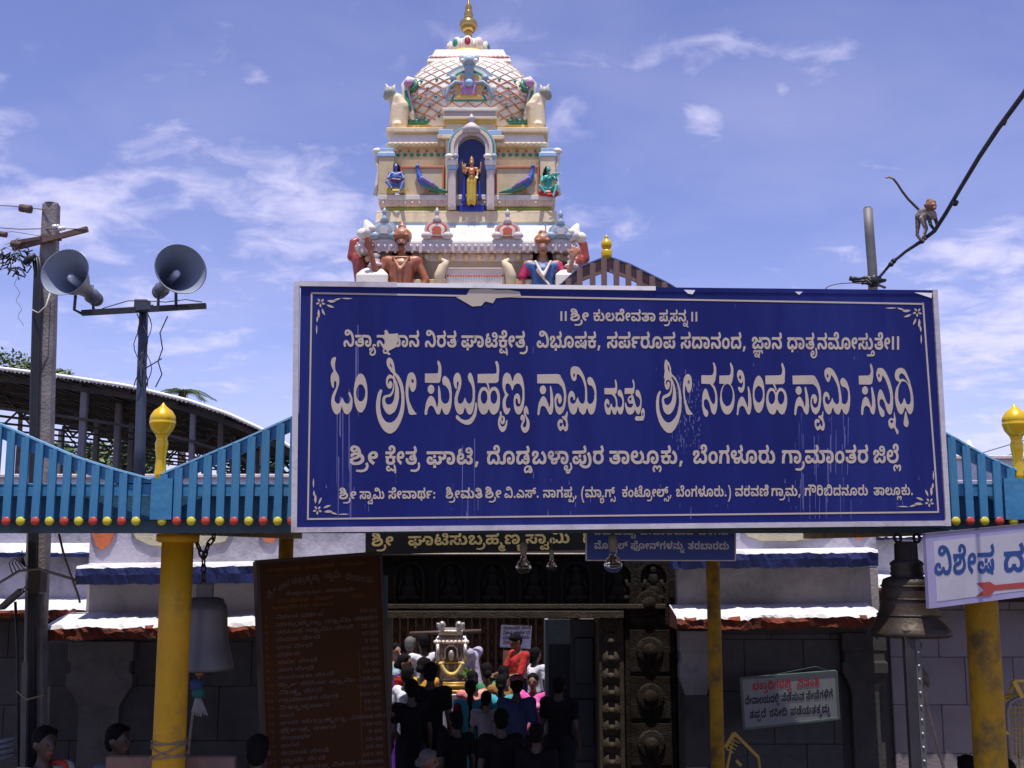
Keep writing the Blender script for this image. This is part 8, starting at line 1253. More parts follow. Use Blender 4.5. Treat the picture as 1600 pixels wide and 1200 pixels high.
# ---- the big blue board
bb = Board((464, 832), 6.72, (1480, 820), 7.18)
signb = M('enamel_blue', (.0065, .012, .125), .45, var=.2, sc=2.0, bump=.06, c2=(.015, .023, .16), amt=.47, streak=True, spec=.22)
cream_l = M('letter_cream', (.53, .44, .345), .6, var=.06, sc=8, c2=(.43, .36, .30), amt=.44)
peel = M('peeled_sunlit_white', (.92, .88, .86), .6, var=.06, sc=5, c2=(.6, .58, .58))  # peeled white, brightened so the top bar reads as sunlit
framem = M('aluminium_frame', (.60, .55, .56), .5, .25, var=.12, sc=6, c2=(.36, .32, .32), amt=.42, bump=.1)
scr = M('scratched_blue', (.12, .12, .32), .6, var=.3, sc=30, streak=True)
bs = thing('sign_board', 'big blue Kannada board with cream letters and peeled pale patch on its top edge', 'sign', tuple(bb(970, 826)))
bb.slab(MB(), [(470, 448), (1456, 460), (1476, 818), (464, 828)], -.03, 0).build('panel', signb, bs)
def strip(bd, a, b_, w, o0, o1, m, nm, par):
    """frame bar between picture points a and b_, w pixels wide"""
    a, b_ = Vector(a), Vector(b_); d = (b_ - a).normalized(); n = Vector((-d.y, d.x)) * w / 2
    return bd.slab(MB(), [tuple(a + n), tuple(b_ + n), tuple(b_ - n), tuple(a - n)], o0, o1).build(nm, m, par)
strip(bb, (463.5, 441), (459.5, 832), 9, -.035, .012, framem, 'frame_bar', bs)
strip(bb, (1460, 453), (1481, 822), 7.5, -.035, .012, framem, 'frame_bar', bs)
strip(bb, (464, 828), (1477, 817.5), 8, -.036, .0125, framem, 'frame_bar', bs)
strip(bb, (468, 443.5), (620, 445.5), 8, -.036, .0125, framem, 'frame_bar', bs)
strip(bb, (620, 445.5), (1024, 451), 6.5, -.037, .010, peel, 'frame_bar', bs)
strip(bb, (1024, 452.5), (1457, 457), 7, -.036, .004, signb, 'frame_bar', bs)
for a, b_ in (((486, 458), (1443, 475)), ((1442, 473), (1466, 801)), ((1467, 800), (480, 811)), ((481, 812), (487, 457))): strip(bb, a, b_, 2.6, .0005, .0022, cream_l, 'border_line', bs)
bb.text('main', [cream_l], bs, .002)
# large hand-drawn line
word_x = [(510, 580), (580, 655), (655, 835), (835, 938), (938, 1012), (1012, 1085), (1085, 1232), (1232, 1332), (1332, 1440)]
for xa, xb in word_x:
    vs, fs = [], []
    for grp in BIG:
        mx = sum(p[0] for p in grp[0]) / len(grp[0])
        if xa <= mx < xb:
            L = [[bb.on(x, y, .002) for x, y in c] for c in grp]; o = len(vs); vs += [p for c in L for p in c]; fs += [tuple(i + o for i in t) for t in geometry.tessellate_polygon(L)]
    if vs: b = MB(); b.add(vs, fs); b.build('large_lettering', cream_l, bs, fix=False)
# corner flower sprays
def leafshape(cx, cy, L, w, ang, n=8):
    o = []
    for i in range(n): t = i / (n - 1); o.append((cx + math.cos(ang) * L * t - math.sin(ang) * w * math.sin(pi * t), cy + math.sin(ang) * L * t + math.cos(ang) * w * math.sin(pi * t)))
    for i in range(1, n - 1): t = 1 - i / (n - 1); o.append((cx + math.cos(ang) * L * t + math.sin(ang) * w * math.sin(pi * t) * .6, cy + math.sin(ang) * L * t - math.cos(ang) * w * math.sin(pi * t) * .6))
    return o
for cx, cy, sx, sy in ((501, 473, 1, 1), (1433, 488, -1, 1), (496, 797, 1, -1), (1452, 785, -1, -1)):
    pieces = []
    for k in range(5): a = k * 2 * pi / 5 + .3; pieces.append(leafshape(cx + 1.5 * math.cos(a), cy + 1.5 * math.sin(a), 6, 2.0, a))
    for L, ang, ox, oy, w in ((14, .05, 10, -3, 2.6), (13, .35, 9, 3, 2.2), (12, -.25, 20, -4, 1.8), (14, pi / 2 - .05, -3, 10, 2.4), (12, pi / 2 - .4, 2, 9, 2.0), (11, pi / 2 + .15, -4, 20, 1.8), (18, .03, 32, -7, 1.3), (16, pi / 2 - .0, -6, 34, 1.3)):
        o = leafshape(ox, oy, L, w, ang); pieces.append([(cx + sx * x, cy + sy * y) for x, y in o])
    for pc in pieces:
        vs = [bb.on(x, y, .002) for x, y in pc]; b = MB(); b.add(vs, [tuple(t) for t in geometry.tessellate_polygon([vs])]); b.build('flower_leaf', cream_l, bs, fix=False)
def patch(bd, pts, off, m, par, nm='peeled_patch'):
    vs = [bd.on(x, y, off) for x, y in pts]; b = MB(); b.add(vs, [tuple(t) for t in geometry.tessellate_polygon([vs])]); return b.build(nm, m, par, fix=False)
patch(bb, [(712, 464), (728, 463), (734, 452), (760, 451), (775, 453), (795, 453), (812, 456), (814, 463), (775, 466), (770, 474), (758, 471), (752, 478), (738, 479), (726, 472)], .0028, cream_l, bs)
patch(bb, [(600, 524), (604, 515), (608, 522), (622, 521), (622, 533), (618, 543), (606, 549), (597, 543), (603, 535)], .0028, cream_l, bs)
patch(bb, [(1068, 453), (1086, 453.5), (1082, 460), (1075, 459)], .0045, peel, bs); patch(bb, [(1242, 456), (1254, 456), (1248, 461)], .0045, peel, bs)
patch(bb, [(1428, 457), (1456, 458), (1455, 466), (1446, 463)], .0045, peel, bs)
rnd = random.Random(4)
def scratches(x0, x1, y0, y1, n, w=(.5, 1.4), h=(6, 30)):
    b = MB()
    for k in range(n):
        x, y, ww, hh = rnd.uniform(x0, x1), rnd.uniform(y0, y1), rnd.uniform(*w), rnd.uniform(*h); hh = min(hh, 812 - y)
        vs = [bb.on(x, y, .0013), bb.on(x + ww, y + 1, .0013), bb.on(x + ww * .8 + rnd.uniform(-1, 1), y + hh, .0013), bb.on(x + rnd.uniform(-1, 1), y + hh * .9, .0013)]; b.add(vs, [(0, 1, 2, 3)])
    tag(b.build('paint_scratches', scr, bs, fix=False), kind='stuff')
scratches(1056, 1096, 585, 700, 150, (.4, 1.3), (1.5, 7)); scratches(1060, 1080, 560, 800, 10); scratches(520, 560, 480, 800, 9, (1, 2.2), (60, 220)); scratches(700, 760, 640, 800, 7, (.5, 1.5), (30, 130)); scratches(1240, 1330, 640, 790, 34, (.5, 1.5), (15, 80)); scratches(480, 1440, 740, 800, 40, (.4, 1.0), (3, 12)); scratches(600, 1400, 470, 800, 30, (.3, .9), (4, 18))
for k, px in enumerate((560, 760, 1150, 1380)):
    MB().bar(bb.on(px, 455, -.062), bb.on(px, 824, -.062), .05, .05).build('back_bar', teal, bs)
    q = bb.on(px, 800, -.09); MB().bar(q, (q.x, 7.50, q.z), .03, .03).build('bracket', teal, bs)
# ---- black name board over the door
nbp = Board((570, 868), 13.55, (960, 862), 13.55); blk_s = M('black_name_board', (.006, .006, .007), .6, spec=.15, var=.2, sc=5); goldl = M('gilt_letter', (.42, .32, .12), .5, .3, var=.25, sc=20)
t = thing('name_board', 'long black board with gilt Kannada letters over the doorway', 'sign', tuple(nbp(760, 850))); nbp.slab(MB(), [(571, 775), (975, 771), (975, 858), (571, 867)], -.05, 0).build('panel', blk_s, t)
nbp.text('plate', [goldl], t, .003)
# ---- blue phone notice
ph = Board((916, 876), 8.3, (1150, 877), 8.3); phb = M('notice_blue', (.012, .045, .30), .45, var=.08, sc=3); phw = M('notice_white', (.55, .55, .60), .5)
t = thing('phone_notice', 'small blue notice with white Kannada lines just below the big board', 'sign', tuple(ph(1033, 875))); ph.slab(MB(), [(916, 790), (1149, 790), (1149, 876.5), (916, 876)], -.02, 0).build('panel', phb, t)
strip(ph, (916, 875.5), (1149, 876), 1.6, -.021, .003, framem, 'frame_bar', t); strip(ph, (916, 790), (916, 876), 2.2, -.022, .003, framem, 'frame_bar', t); strip(ph, (1149, 790), (1149, 876), 2.2, -.022, .003, framem, 'frame_bar', t)
ph.text('phone', [phw], t, .002)
for px in (940, 1130): MB().bar(ph.on(px, 800, -.01), (ph.on(px, 800, 0).x, 8.3, zr - .0), .008, .008).build('hanger', teal, t)
# ---- devotees notice, tilted, on the right wall
no = Board((1163, 1139), 12.9, (1311, 1123), 13.1, R(-6)); now = M('dull_white_notice', (.26, .27, .265), .6, var=.08, sc=4, c2=(.28, .29, .28)); red_l = M('red_letter', (.42, .02, .03), .6); blk_l = M('black_letter', (.012, .014, .03), .6)
gfr = M('green_grey_frame', (.11, .15, .13), .6)
t = thing('notice_board', 'tilted white notice with red heading hung on the dim wall right of the doorway', 'sign', tuple(no(1236, 1130))); no.slab(MB(), [(1159, 1061), (1306, 1049.5), (1310, 1122), (1164, 1138)], -.02, 0).build('panel', now, t)
for a, b_ in (((1158, 1060.5), (1306.5, 1049)), ((1306.5, 1049), (1311, 1123)), ((1311, 1122.5), (1163.5, 1139)), ((1163, 1140), (1158, 1060))): strip(no, a, b_, 3.4, -.022, .006, gfr, 'frame_bar', t)
no.text('notice', [blk_l, red_l], t, .003); MB().tube([no.on(1190, 1058, 0), no.on(1276, 1042, -.02), no.on(1300, 1050, 0)], .004, 5).build('hanging_wire', teal, t)
# ---- white arrow sign at the right edge
qs = Board((1452, 951), 7.02, (1600, 933), 7.22, 0); qw = M('sign_white', (.46, .44, .48), .55, var=.06, sc=4, c2=(.40, .38, .42)); qb = M('lavender_border', (.33, .30, .46), .55, var=.1, sc=5); qbl = M('sign_blue_letter', (.012, .055, .20), .5); qr = M('sign_red_arrow', (.36, .05, .035), .5)
t = thing('arrow_sign', 'white board with blue Kannada word and red arrow hung before the right yellow pillar', 'sign', tuple(qs(1540, 945)))
qs.slab(MB(), [(1446, 836), (1740, 807), (1740, 915), (1452, 951)], -.03, 0).build('panel', qb, t)
qs.slab(MB(), [(1458, 846), (1728, 818), (1728, 906), (1464, 940)], .0005, .0015).build('white_field', qw, t)
qs.text('queue', [qbl], t, .0030)
patch(qs, [(1525, 911), (1546, 909), (1554, 914), (1680, 902), (1680, 892), (1715, 903), (1682, 920), (1681, 912), (1554, 922.5), (1546, 931), (1524, 932), (1537, 922)], .003, qr, t, 'arrow')
strip(qs, (1445.5, 835), (1740, 806), 3, -.032, .004, M('dark_edge', (.12, .10, .14), .6), 'frame_bar', t)
MB().tube([qs.on(1494, 830, -.01), (qs.on(1494, 830, 0).x, 7.45, Z(826, 7.45))], .006, 6).build('hook', teal, t); MB().tube([qs.on(1600, 820, -.01), (qs.on(1600, 820, 0).x, 7.46, Z(820, 7.46))], .006, 6).build('hook', teal, t)
# ---- maroon price board
pb = Board((416, 1200), 8.6, (612, 1200), 9.35, 0); mar = M('maroon_board', (.052, .019, .007), .6, spec=.12, var=.15, sc=2.5, c2=(.05, .018, .010), amt=.45); pl_ = M('faded_letter', (.105, .075, .06), .7, spec=.1); py_ = M('faded_ochre_letter', (.12, .055, .010), .7, spec=.1)
t = thing('price_board', 'tall maroon price board with faded Kannada lines left of the doorway', 'sign', tuple(pb(510, 1330)))
pb.slab(MB(), [(402, 878), (594, 864), (615, 1330), (420, 1345)], -.04, 0).build('panel', mar, t)
for a, b_ in (((402, 878), (594, 864)), ((594, 864), (615, 1330)), ((402, 878), (420, 1345))): strip(pb, a, b_, 5, -.045, .008, M('dark_maroon_frame', (.03, .012, .008), .5), 'frame_bar', t)
pb.text('board', [pl_, py_], t, .002)
strip(pb, (561, 1020), (570, 1330), 1.2, .0005, .002, py_, 'column_line', t)
for px in (425, 600):
    q = pb.on(px, 1300, -.05); MB().box(q.x - .025, q.x + .025, q.y, q.y + .05, 0, pb.on(px, 900, 0).z).build('post', teal, t)
# ================================================================ BULBS
glass = bpy.data.materials.new('bulb_glass'); glass.use_nodes = True; gb = glass.node_tree.nodes['Principled BSDF']; gb.inputs['Transmission Weight'].default_value = 1; gb.inputs['Roughness'].default_value = .02; gb.inputs['IOR'].default_value = 1.2; gb.inputs['Base Color'].default_value = (.93, .93, .93, 1)
hold = M('bakelite_holder', (.22, .20, .18), .5)
for px, py, s, lb in ((958, 880, 1.0, 'clear glass bulb hanging in front of the blue phone notice'), (818, 884, .85, 'clear glass bulb hanging before the black name board, left of two'), (862, 883, .55, 'small glass bulb hanging before the black name board, right of two')):
    Y = 8.0; c = P(px, py, Y); k = s * .0625
    t = thing('light_bulb', lb, 'bulb', (c.x, Y, c.z), 'bare bulbs hanging under the canopy')
    MB().lathe(c, [(0, -1.1 * k), (.6 * k, -.95 * k), (1.0 * k, -.45 * k), (1.05 * k, -.1 * k), (.8 * k, .4 * k), (.45 * k, .8 * k), (.36 * k, 1.2 * k), (.36 * k, 1.35 * k)], 20).build('glass_bulb', glass, t)
    MB().lathe(c, [(.1 * k, .6 * k), (.12 * k, .0), (.03 * k, -.1 * k)], 8).build('filament_stem', hold, t)
    MB().lathe(c, [(.40 * k, 1.36 * k), (.42 * k, 2.0 * k), (.5 * k, 2.1 * k), (.5 * k, 3.0 * k), (.2 * k, 3.3 * k)], 14).build('holder', hold, t)
    MB().tube([c + Vector((0, 0, 3.3 * k)), c + Vector((.005, 0, 4.5 * k)), (c.x, Y, zr)], .004, 5).build('flex', teal, t)
# ================================================================ BELLS
def bell(label, px, pym, Y, prof, m, chain_x=None):
    """prof: (half px, py) from mouth up"""
    k = (P(px + 100, pym, Y) - P(px, pym, Y)).x / 100; x = X(px, Y, pym); t = thing('temple_bell', label, 'bell', (x, Y, Z(pym, Y)))
    o = [(h * k, Z(py, Y) - Z(pym, Y)) for h, py in prof]; inn = [((h - 3) * k, z - .01) for h, z in [(a, b) for (a, _), (_, b) in zip(prof, o)][:-2]][::-1]
    MB().lathe((x, Y, Z(pym, Y)), [(inn[0][0] * .2, inn[0][1])] + inn + [((prof[0][0] - 1) * k, -.004)] + o, 40).build('bell_body', m, t); return t, x, k
chainm = M('dark_iron', (.05, .042, .038), .5, .6, var=.3, sc=20, c2=(.12, .05, .02), bump=.3)
def chain(pts, r, parent, L=.055):
    pts = [Vector(p) for p in pts]; d = [(b_ - a).length for a, b_ in zip(pts, pts[1:])]; tot = sum(d); n = int(tot / L)
    for i in range(n):
        s = (i + .5) / n * tot; j = 0
        while s > d[j]: s -= d[j]; j += 1
        p = pts[j].lerp(pts[j + 1], s / d[j]); t = (pts[j + 1] - pts[j]).normalized(); q = t.orthogonal().normalized(); w = t.cross(q)
        if i % 2: q, w = w, q
        MB().tube([p + t * (math.cos(a) * L * .72) + q * (math.sin(a) * L * .36) for a in np.linspace(0, 2 * pi, 11)[:-1]], r, 6, closed=True).build('chain_link', chainm, parent)
alum = M('dull_aluminium', (.15, .14, .145), .5, .5, var=.12, sc=5, c2=(.12, .11, .12), bump=.1)
YB = 8.5
bt, bx_, bk_ = bell('dull aluminium bell on a chain just right of the left yellow pillar', 317, 1045, YB, [(47, 1045), (47, 1040), (44, 1030), (43.5, 1026), (41, 1018), (37, 1000), (35.5, 980), (34.5, 955), (33, 946), (30, 943), (28, 936), (18, 933), (0, 933)], alum)
b = MB(); pbox(b, 306, 332, 912, 934, YB - .02, YB + .02); b.build('hanger_plate', alum, bt, bevel=.004)
chain([P(318, 918, YB), P(318, 872, YB)], .007, bt, .05); chain([P(318, 872, YB), P(308, 850, YB), P(305, 836, YB)], .008, bt, .05); chain([P(318, 872, YB), P(326, 850, YB), P(334, 840, YB), (P(334, 838, YB).x, YB, zr)], .008, bt, .05)
MB().cyl(P(317, 1030, YB), P(312, 1052, YB), .018, .014, 8).build('clapper_rod', chainm, bt); MB().ball(P(312, 1052, YB), .032, 10, 8).build('clapper', M('copper_clapper', (.35, .15, .07), .4, .5), bt)
clothm = M('faded_cloth', (.30, .28, .26), .9, var=.2, sc=12); greenc = M('green_cloth', (.02, .14, .11), .9); bluc = M('blue_cloth', (.03, .06, .16), .9)
t = thing('bell_rope', 'rope with knotted green and grey rags hanging from the left bell clapper', 'rope', tuple(P(300, 1180, YB)))
MB().tube([P(312, 1056, YB), P(307, 1070, YB), P(308, 1085, YB), P(302, 1110, YB), P(297, 1150, YB), P(294, 1190, YB)], .010, 6).build('cord', rp, t)
MB().ball(P(307, 1070, YB), (.05, .04, .05), 8, 6).build('rag_knot', bluc, t); MB().ball(P(310, 1083, YB), (.05, .04, .04), 8, 6).build('rag_knot', greenc, t)
for i in range(13): MB().tube([P(308, 1084, YB), P(305 + i * .9, 1098, YB - .02 + .004 * i), P(300 + i * 2.0, 1112 + (i * 5) % 9, YB - .02)], [.010, .009, .006], 5).build('rag', clothm, t)
brz = M('dark_bronze', (.05, .034, .021), .5, .5, var=.3, sc=7, c2=(.035, .028, .02), amt=.5, bump=.2)
YR = 7.36
rb, rx, rk = bell('large dark bronze bell hanging left of the white arrow sign', 1422, 991, YR, [(63.5, 991), (63, 986), (58, 979), (55, 974), (48, 962), (44, 950), (41, 935), (40, 922), (39, 912), (37, 905), (30, 902), (24, 900), (26, 896), (24, 893), (25, 889), (24, 885), (26, 881), (24, 878), (21, 876), (18, 874), (17.5, 850), (12, 846), (0, 846)], brz)
for py in (960, 935, 915): 
    h = {960: 47.8, 935: 41.8, 915: 40}[py]; MB().tube([(rx + math.cos(a) * h * rk, YR + math.sin(a) * h * rk, Z(py, YR)) for a in np.linspace(0, 2 * pi, 37)[:-1]], .006, 6, closed=True).build('raised_band', brz, rb)
for a, z in ((1405, 848), (1436, 848)): chain([P(a + (2 if a < 1420 else 0), z, YR), (P(a, 826, YR).x, 7.45, Z(834, 7.45))], .010, rb, .06)
MB().cyl(P(1424, 980, YR), P(1430, 1008, YR), .02, .02, 8).build('clapper_rod', chainm, rb); MB().ball(P(1430, 1008, YR), (.045, .045, .035), 12, 8).build('clapper', chainm, rb)
t = thing('bell_rope', 'thick frayed rope with tassel hanging from the bronze bell', 'rope', tuple(P(1440, 1200, YR)))
hair_r = M('frayed_jute', (.13, .095, .07), .95, var=.4, sc=30, bump=.6)
MB().tube([P(1430, 1010, YR), P(1434, 1030, YR), P(1438, 1050, YR)], .014, 8).build('cord', hair_r, t)
for i in range(16): a = i * .4; MB().tube([P(1436 + (i % 4) * 1.5, 1044, YR), P(1434 + i * 1.0, 1056, YR - .02), P(1428 + i * 1.6, 1064 + (i * 7) % 11, YR - .01)], [.008, .013, .006], 5).build('tassel_strand', hair_r, t)
MB().tube([P(1441, 1068, YR), P(1450, 1110, YR), P(1462, 1155, YR), P(1476, 1205, YR), P(1490, 1260, YR)], .010, 7).build('cord', rp, t)
# steel channel post behind the bronze bell
t = thing('steel_post', 'dark steel channel post leaning behind the bronze bell rope', 'post', tuple(P(1440, 1330, 7.15)))
pst = M('dark_greasy_steel', (.035, .032, .034), .55, .3, var=.25, sc=6, c2=(.08, .07, .06)); p0, p1 = P(1418, 985, 7.15), P(1437, 1330, 7.15); p1.z = max(p1.z, .0)
MB().bar(p0, p1, .06, .05).build('channel', pst, t); MB().bar(p0 + Vector((.055, .01, 0)), p1 + Vector((.055, .01, 0)), .035, .04).build('flange', M('punched_angle', (.10, .095, .09), .6, .2, var=.2, sc=8), t)
bo = None
for i in range(14):
    q = p0.lerp(p1, .1 + i * .062) + Vector((.055, -.012, 0))
    if bo is None: b = MB(); b.lathe(q, [(.007, -.004), (.007, .004), (.001, .005)], 8, axis=(0, -1, 0)); b.build('bolt_head', framem, t); bo = 1
    else: b = MB(); b.lathe(q, [(.007, -.004), (.007, .004), (.001, .005)], 8, axis=(0, -1, 0)); b.build('bolt_head', framem, t)
# ================================================================ CONCRETE POLE AND WIRES
conc = M('weathered_concrete', (.25, .225, .215), .9, var=.2, sc=5, bump=.5, c2=(.15, .13, .125), amt=.48, bs=30)
YP = 12.75
t = thing('concrete_pole', 'weathered concrete power pole with rusty cross arm and black cables at the left', 'pole', (X(62, YP, 1100), YP, 0))
cp = [(80.5, 318, 11.5), (76, 420, 12.5), (73, 520, 13), (69, 620, 14), (65, 740, 15), (60, 860, 15.5), (56, 1000, 14.5), (53, 1330, 16)]
rs = []
for px, py, h in cp:
    c = P(px, py, YP); k = (P(px + h, py, YP) - c).x; rs.append([(c.x - k, YP - k * .8, c.z), (c.x + k, YP - k * .8, c.z), (c.x + k, YP + k * .8, c.z), (c.x - k, YP + k * .8, c.z)])
rs[-1] = [(x, y, -.05) for x, y, z in rs[-1]]
MB().rings(rs).build('shaft', conc, t, bevel=.02)
MB().lathe(P(80.5, 319, YP), [(.083, 0), (.078, .012), (.03, .02), (.0, .022)], 16).build('pole_top', conc, t)
rsm = M('rusty_steel', (.14, .085, .07), .75, .2, var=.3, sc=10, c2=(.08, .05, .045), bump=.3)
MB().bar(P(20, 388, YP - .1), P(137, 358, YP - .12), .047, .06).build('cross_arm', rsm, t); MB().bar(P(28, 378, YP - .12), P(66, 372, YP - .12), .04, .04).build('cross_arm', rsm, t)
MB().bar(P(64, 371, YP - .08), P(96, 373, YP - .08), .03, .05).build('clamp', rsm, t)
porc = M('white_porcelain', (.7, .7, .7), .2)
blackc = M('black_cable', (.015, .016, .022), .5, var=.2, sc=10)
for px, py in ((88, 354), (97, 357)): MB().lathe(P(px, py, YP - .12), [(.01, -.05), (.028, -.04), (.03, -.01), (.02, 0), (.028, .02), (.015, .04)], 12, axis=(1, 0, .1)).build('insulator', porc, t)
for px, py, r in ((40, 326, .066), (26, 382, .06), (4, 366, .047)):
    MB().lathe(P(px, py, YP - .12), [(.02, -r), (r * .7, -r), (r * .75, -r * .3), (r * .55, -r * .2), (r * .75, 0), (r * .75, r), (.02, r)], 10, axis=(1, 0, -.15)).build('insulator', rsm, t)
for q, nm in ((51, 'cable'), (55, 'cable'), (59, 'cable')):
    pts = [P(q - 4, 402 + (59 - q) * .6, YP - .1), P(q + 2, 404, YP - .14), P(q + 5, 425, YP - .15), P(q + 2, 500, YP - .15), P(q - 1, 620, YP - .15), P(q - 3, 740, YP - .15), P(q - 4, 830, YP - .15), P(q - 6, 1000, YP - .15), P(q - 5, 1260, YP - .15)]
    MB().tube(pts, .024, 8).build(nm, blackc, t)
MB().tube([P(50, 484, YP - .18), P(60, 489, YP - .22), P(72, 478, YP - .2), P(78, 458, YP - .1)], .008, 6).build('tie_rope', M('white_cord', (.5, .47, .44), .8), t)
def wire(label, pts, r=.006, m=None, name='wire', cat='wire'):
    b = MB().tube([P(*p) for p in pts], r, 6).build(name, m or blackc); return tag(b, label, cat)
gw = M('grey_wire', (.16, .14, .13), .6)
for lb, pts, r in (('thin overhead wire from the left edge to the pole top', [(-60, 318, 13), (20, 322, 12.8), (75, 328, 12.65)], .006), ('overhead wire crossing just above the rusty cross arm', [(-60, 352, 13), (30, 358, 12.8), (90, 357, 12.63), (135, 358, 12.6)], .006),
                   ('slack wire dipping below the cross arm at the left edge', [(-40, 366, 13), (20, 362, 12.7), (66, 369, 12.6)], .004)):
    wire(lb, pts, r, gw)
t = thing('cable_tangle', 'tangled black wires looping left of the concrete pole under the cross arm', 'wires', tuple(P(30, 410, YP - .2)))
rn = random.Random(3)
for k in range(6):
    a0 = (rn.uniform(-8, 10), rn.uniform(388, 404)); pts = []; n = 16
    for i in range(n + 1): s = i / n; pts.append(P(a0[0] + (46 - a0[0]) * s + 6 * math.sin(i * 1.9 + k), a0[1] + (6 * k - 6) * s + 24 * math.sin(pi * s) * (.4 + .15 * k) + 5 * math.cos(i * 2.3 + k) - 6 * s, YP - .2 + .03 * math.sin(i + k)))
    MB().tube(pts, .009, 5).build('loop', blackc, t)
MB().tube([P(38, 412, YP - .2), P(44, 405, YP - .2), P(55, 398, YP - .2)], [.03, .04, .028], 8).build('sleeve', blackc, t)
for k in range(3): MB().tube([P(rn.uniform(10, 30) + 4 * math.sin(i * 1.5 + k), 372 + i * 5, YP - .15) for i in range(7)], .004, 5).build('loop', gw, t)
MB().tube([P(24 + i * .7 + 4 * math.sin(i * 1.6), 425 + i * 6.5, YP - .2) for i in range(14)], .003, 5).build('loop', gw, t)
wire('white service cable arching across the concrete pole below the fascia', [(-60, 948, 8.6), (0, 910, 8.8), (30, 892, 9.0), (60, 889, 9.2), (95, 899, 9.4), (127, 909, 9.6)], .011, M('white_cable', (.36, .34, .33), .6), 'service_cable', 'cable')
wire('twisted grey wire hanging down beside the left blue cornice', [(92, 834, 9.3), (100, 868, 9.3), (113, 905, 9.3), (122, 930, 9.3), (125, 942, 9.3)], .010, gw)
t = thing('junction_box', 'dark junction box with loose wires on the concrete pole below the fascia', 'box', tuple(P(40, 910, YP - .3)))
b = MB(); pbox(b, 42, 62, 890, 928, YP - .35, YP - .14); b.build('casing', M('dark_brown_casing', (.06, .045, .04), .6), t, bevel=.01)
b = MB(); b.bar(P(2, 950, YP - .3), P(34, 922, YP - .3), .12, .05); b.build('bracket', M('grey_bracket', (.20, .19, .19), .7), t)
for k in range(5): MB().tube([P(20 + k * 6, 898 - k * 3, YP - .3), P(14 + k * 5, 880, YP - .3), P(22 + k * 3, 872 - 3 * k, YP - .3), P(40, 885, YP - .3)], .006, 5).build('loose_wire', blackc, t)
MB().tube([P(34, 925, YP - .4), P(39, 917, YP - .4), P(42, 924, YP - .4), P(38, 933, YP - .4), P(28, 936, YP - .4)], .010, 7).build('white_knot', M('white_cord', (.5, .47, .44), .8), t)
MB().tube([P(24, 940, YP - .3), P(27, 1000, YP - .3), P(28, 1080, YP - .3), P(30, 1200, YP - .3)], .016, 7).build('conduit', blackc, t)
t = thing('slotted_post', 'slotted grey steel angle strapped beside the concrete pole', 'post', tuple(P(36, 1330, 9.2)))
MB().bar(P(40, 1035, 9.2), P(34, 1330, 9.2), .045, .04).build('angle', M('punched_angle', (.10, .095, .09), .6, .2, var=.2, sc=8), t)
b = MB().tube([P(26, 1080, 9.0), P(42, 1093, 9.0), P(70, 1086, 9.0)], .008, 6).build('strap', rp, t)
t = thing('metal_rail', 'blue white striped rails at the lower left corner', 'railing', tuple(P(5, 1190, 8.6)))
for k in range(4): MB().cyl(P(-60, 1172 + k * 9, 8.4), P(20, 1154 + k * 9, 8.7), .016, n=8).build('rail', M('pale_rail', (.35, .40, .50), .4, .3), t)
MB().cyl(P(-10, 1150, 8.5), P(-10, 1330, 8.5), .02, n=8).build('post', teal, t)
# ================================================================ LOUDSPEAKERS
YH = 8.7; HK = 8.7 / 15.5
spole = M('blue_grey_pole', (.065, .08, .12), .55, .2, var=.2, sc=5, c2=(.12, .07, .05), amt=.36)
t = thing('speaker_pole', 'dark T-shaped pole carrying two horn loudspeakers', 'pole', (X(218, YH, 740), YH, zr))
MB().tube([P(217, 768, YH), P(219, 700, YH), P(221, 600, YH), P(225, 474, YH)], [.042, .042, .038, .035], 12).build('shaft', spole, t)
MB().bar(P(128, 489, YH - .08), P(322, 478, YH - .045), .038, .042).build('cross_bar', M('black_bar', (.02, .022, .03), .5), t); MB().bar(P(212, 482, YH - .1), P(240, 480, YH - .055), .034, .034).build('joint', spole, t)
MB().box(X(213, YH, 478), X(232, YH, 478), YH - .055, YH + .055, Z(484, YH), Z(470, YH)).build('joint', spole, t)
barb = M('barbed_wire', (.05, .045, .05), .6, .3)
for k in range(4):
    pts = [P(214 + k * 6 + 5 * math.sin(i * .9 + k * 2), 490 + i * 9.5, YH - .06 + .02 * math.cos(i)) for i in range(13)]; MB().tube(pts, .0045, 4).build('hanging_wire', barb, t)
MB().tube([P(262, 494, YH - .1), P(250, 520, YH - .1), P(254, 545, YH - .1), P(247, 565, YH - .1), P(253, 585, YH - .1), P(243, 605, YH - .1)], .005, 4).build('hanging_wire', barb, t)
MB().tube([P(253, 560, YH - .1), P(240, 568, YH - .1), P(226, 576, YH - .1)], .005, 4).build('hanging_wire', barb, t)
MB().tube([P(160, 482, YH - .06), P(180, 476, YH - .08), P(200, 470, YH - .08), P(225, 470, YH - .08), P(260, 472, YH - .08), P(290, 468, YH - .08), P(316, 472, YH - .1)], .004, 4).build('hanging_wire', barb, t)
horn_o = M('horn_grey', (.16, .18, .22), .4, .3, var=.1, sc=5); horn_i = M('horn_inner_grey', (.22, .26, .34), .6, .05, var=.06, sc=5); horn_t = M('horn_tip_white', (.55, .57, .6), .4)
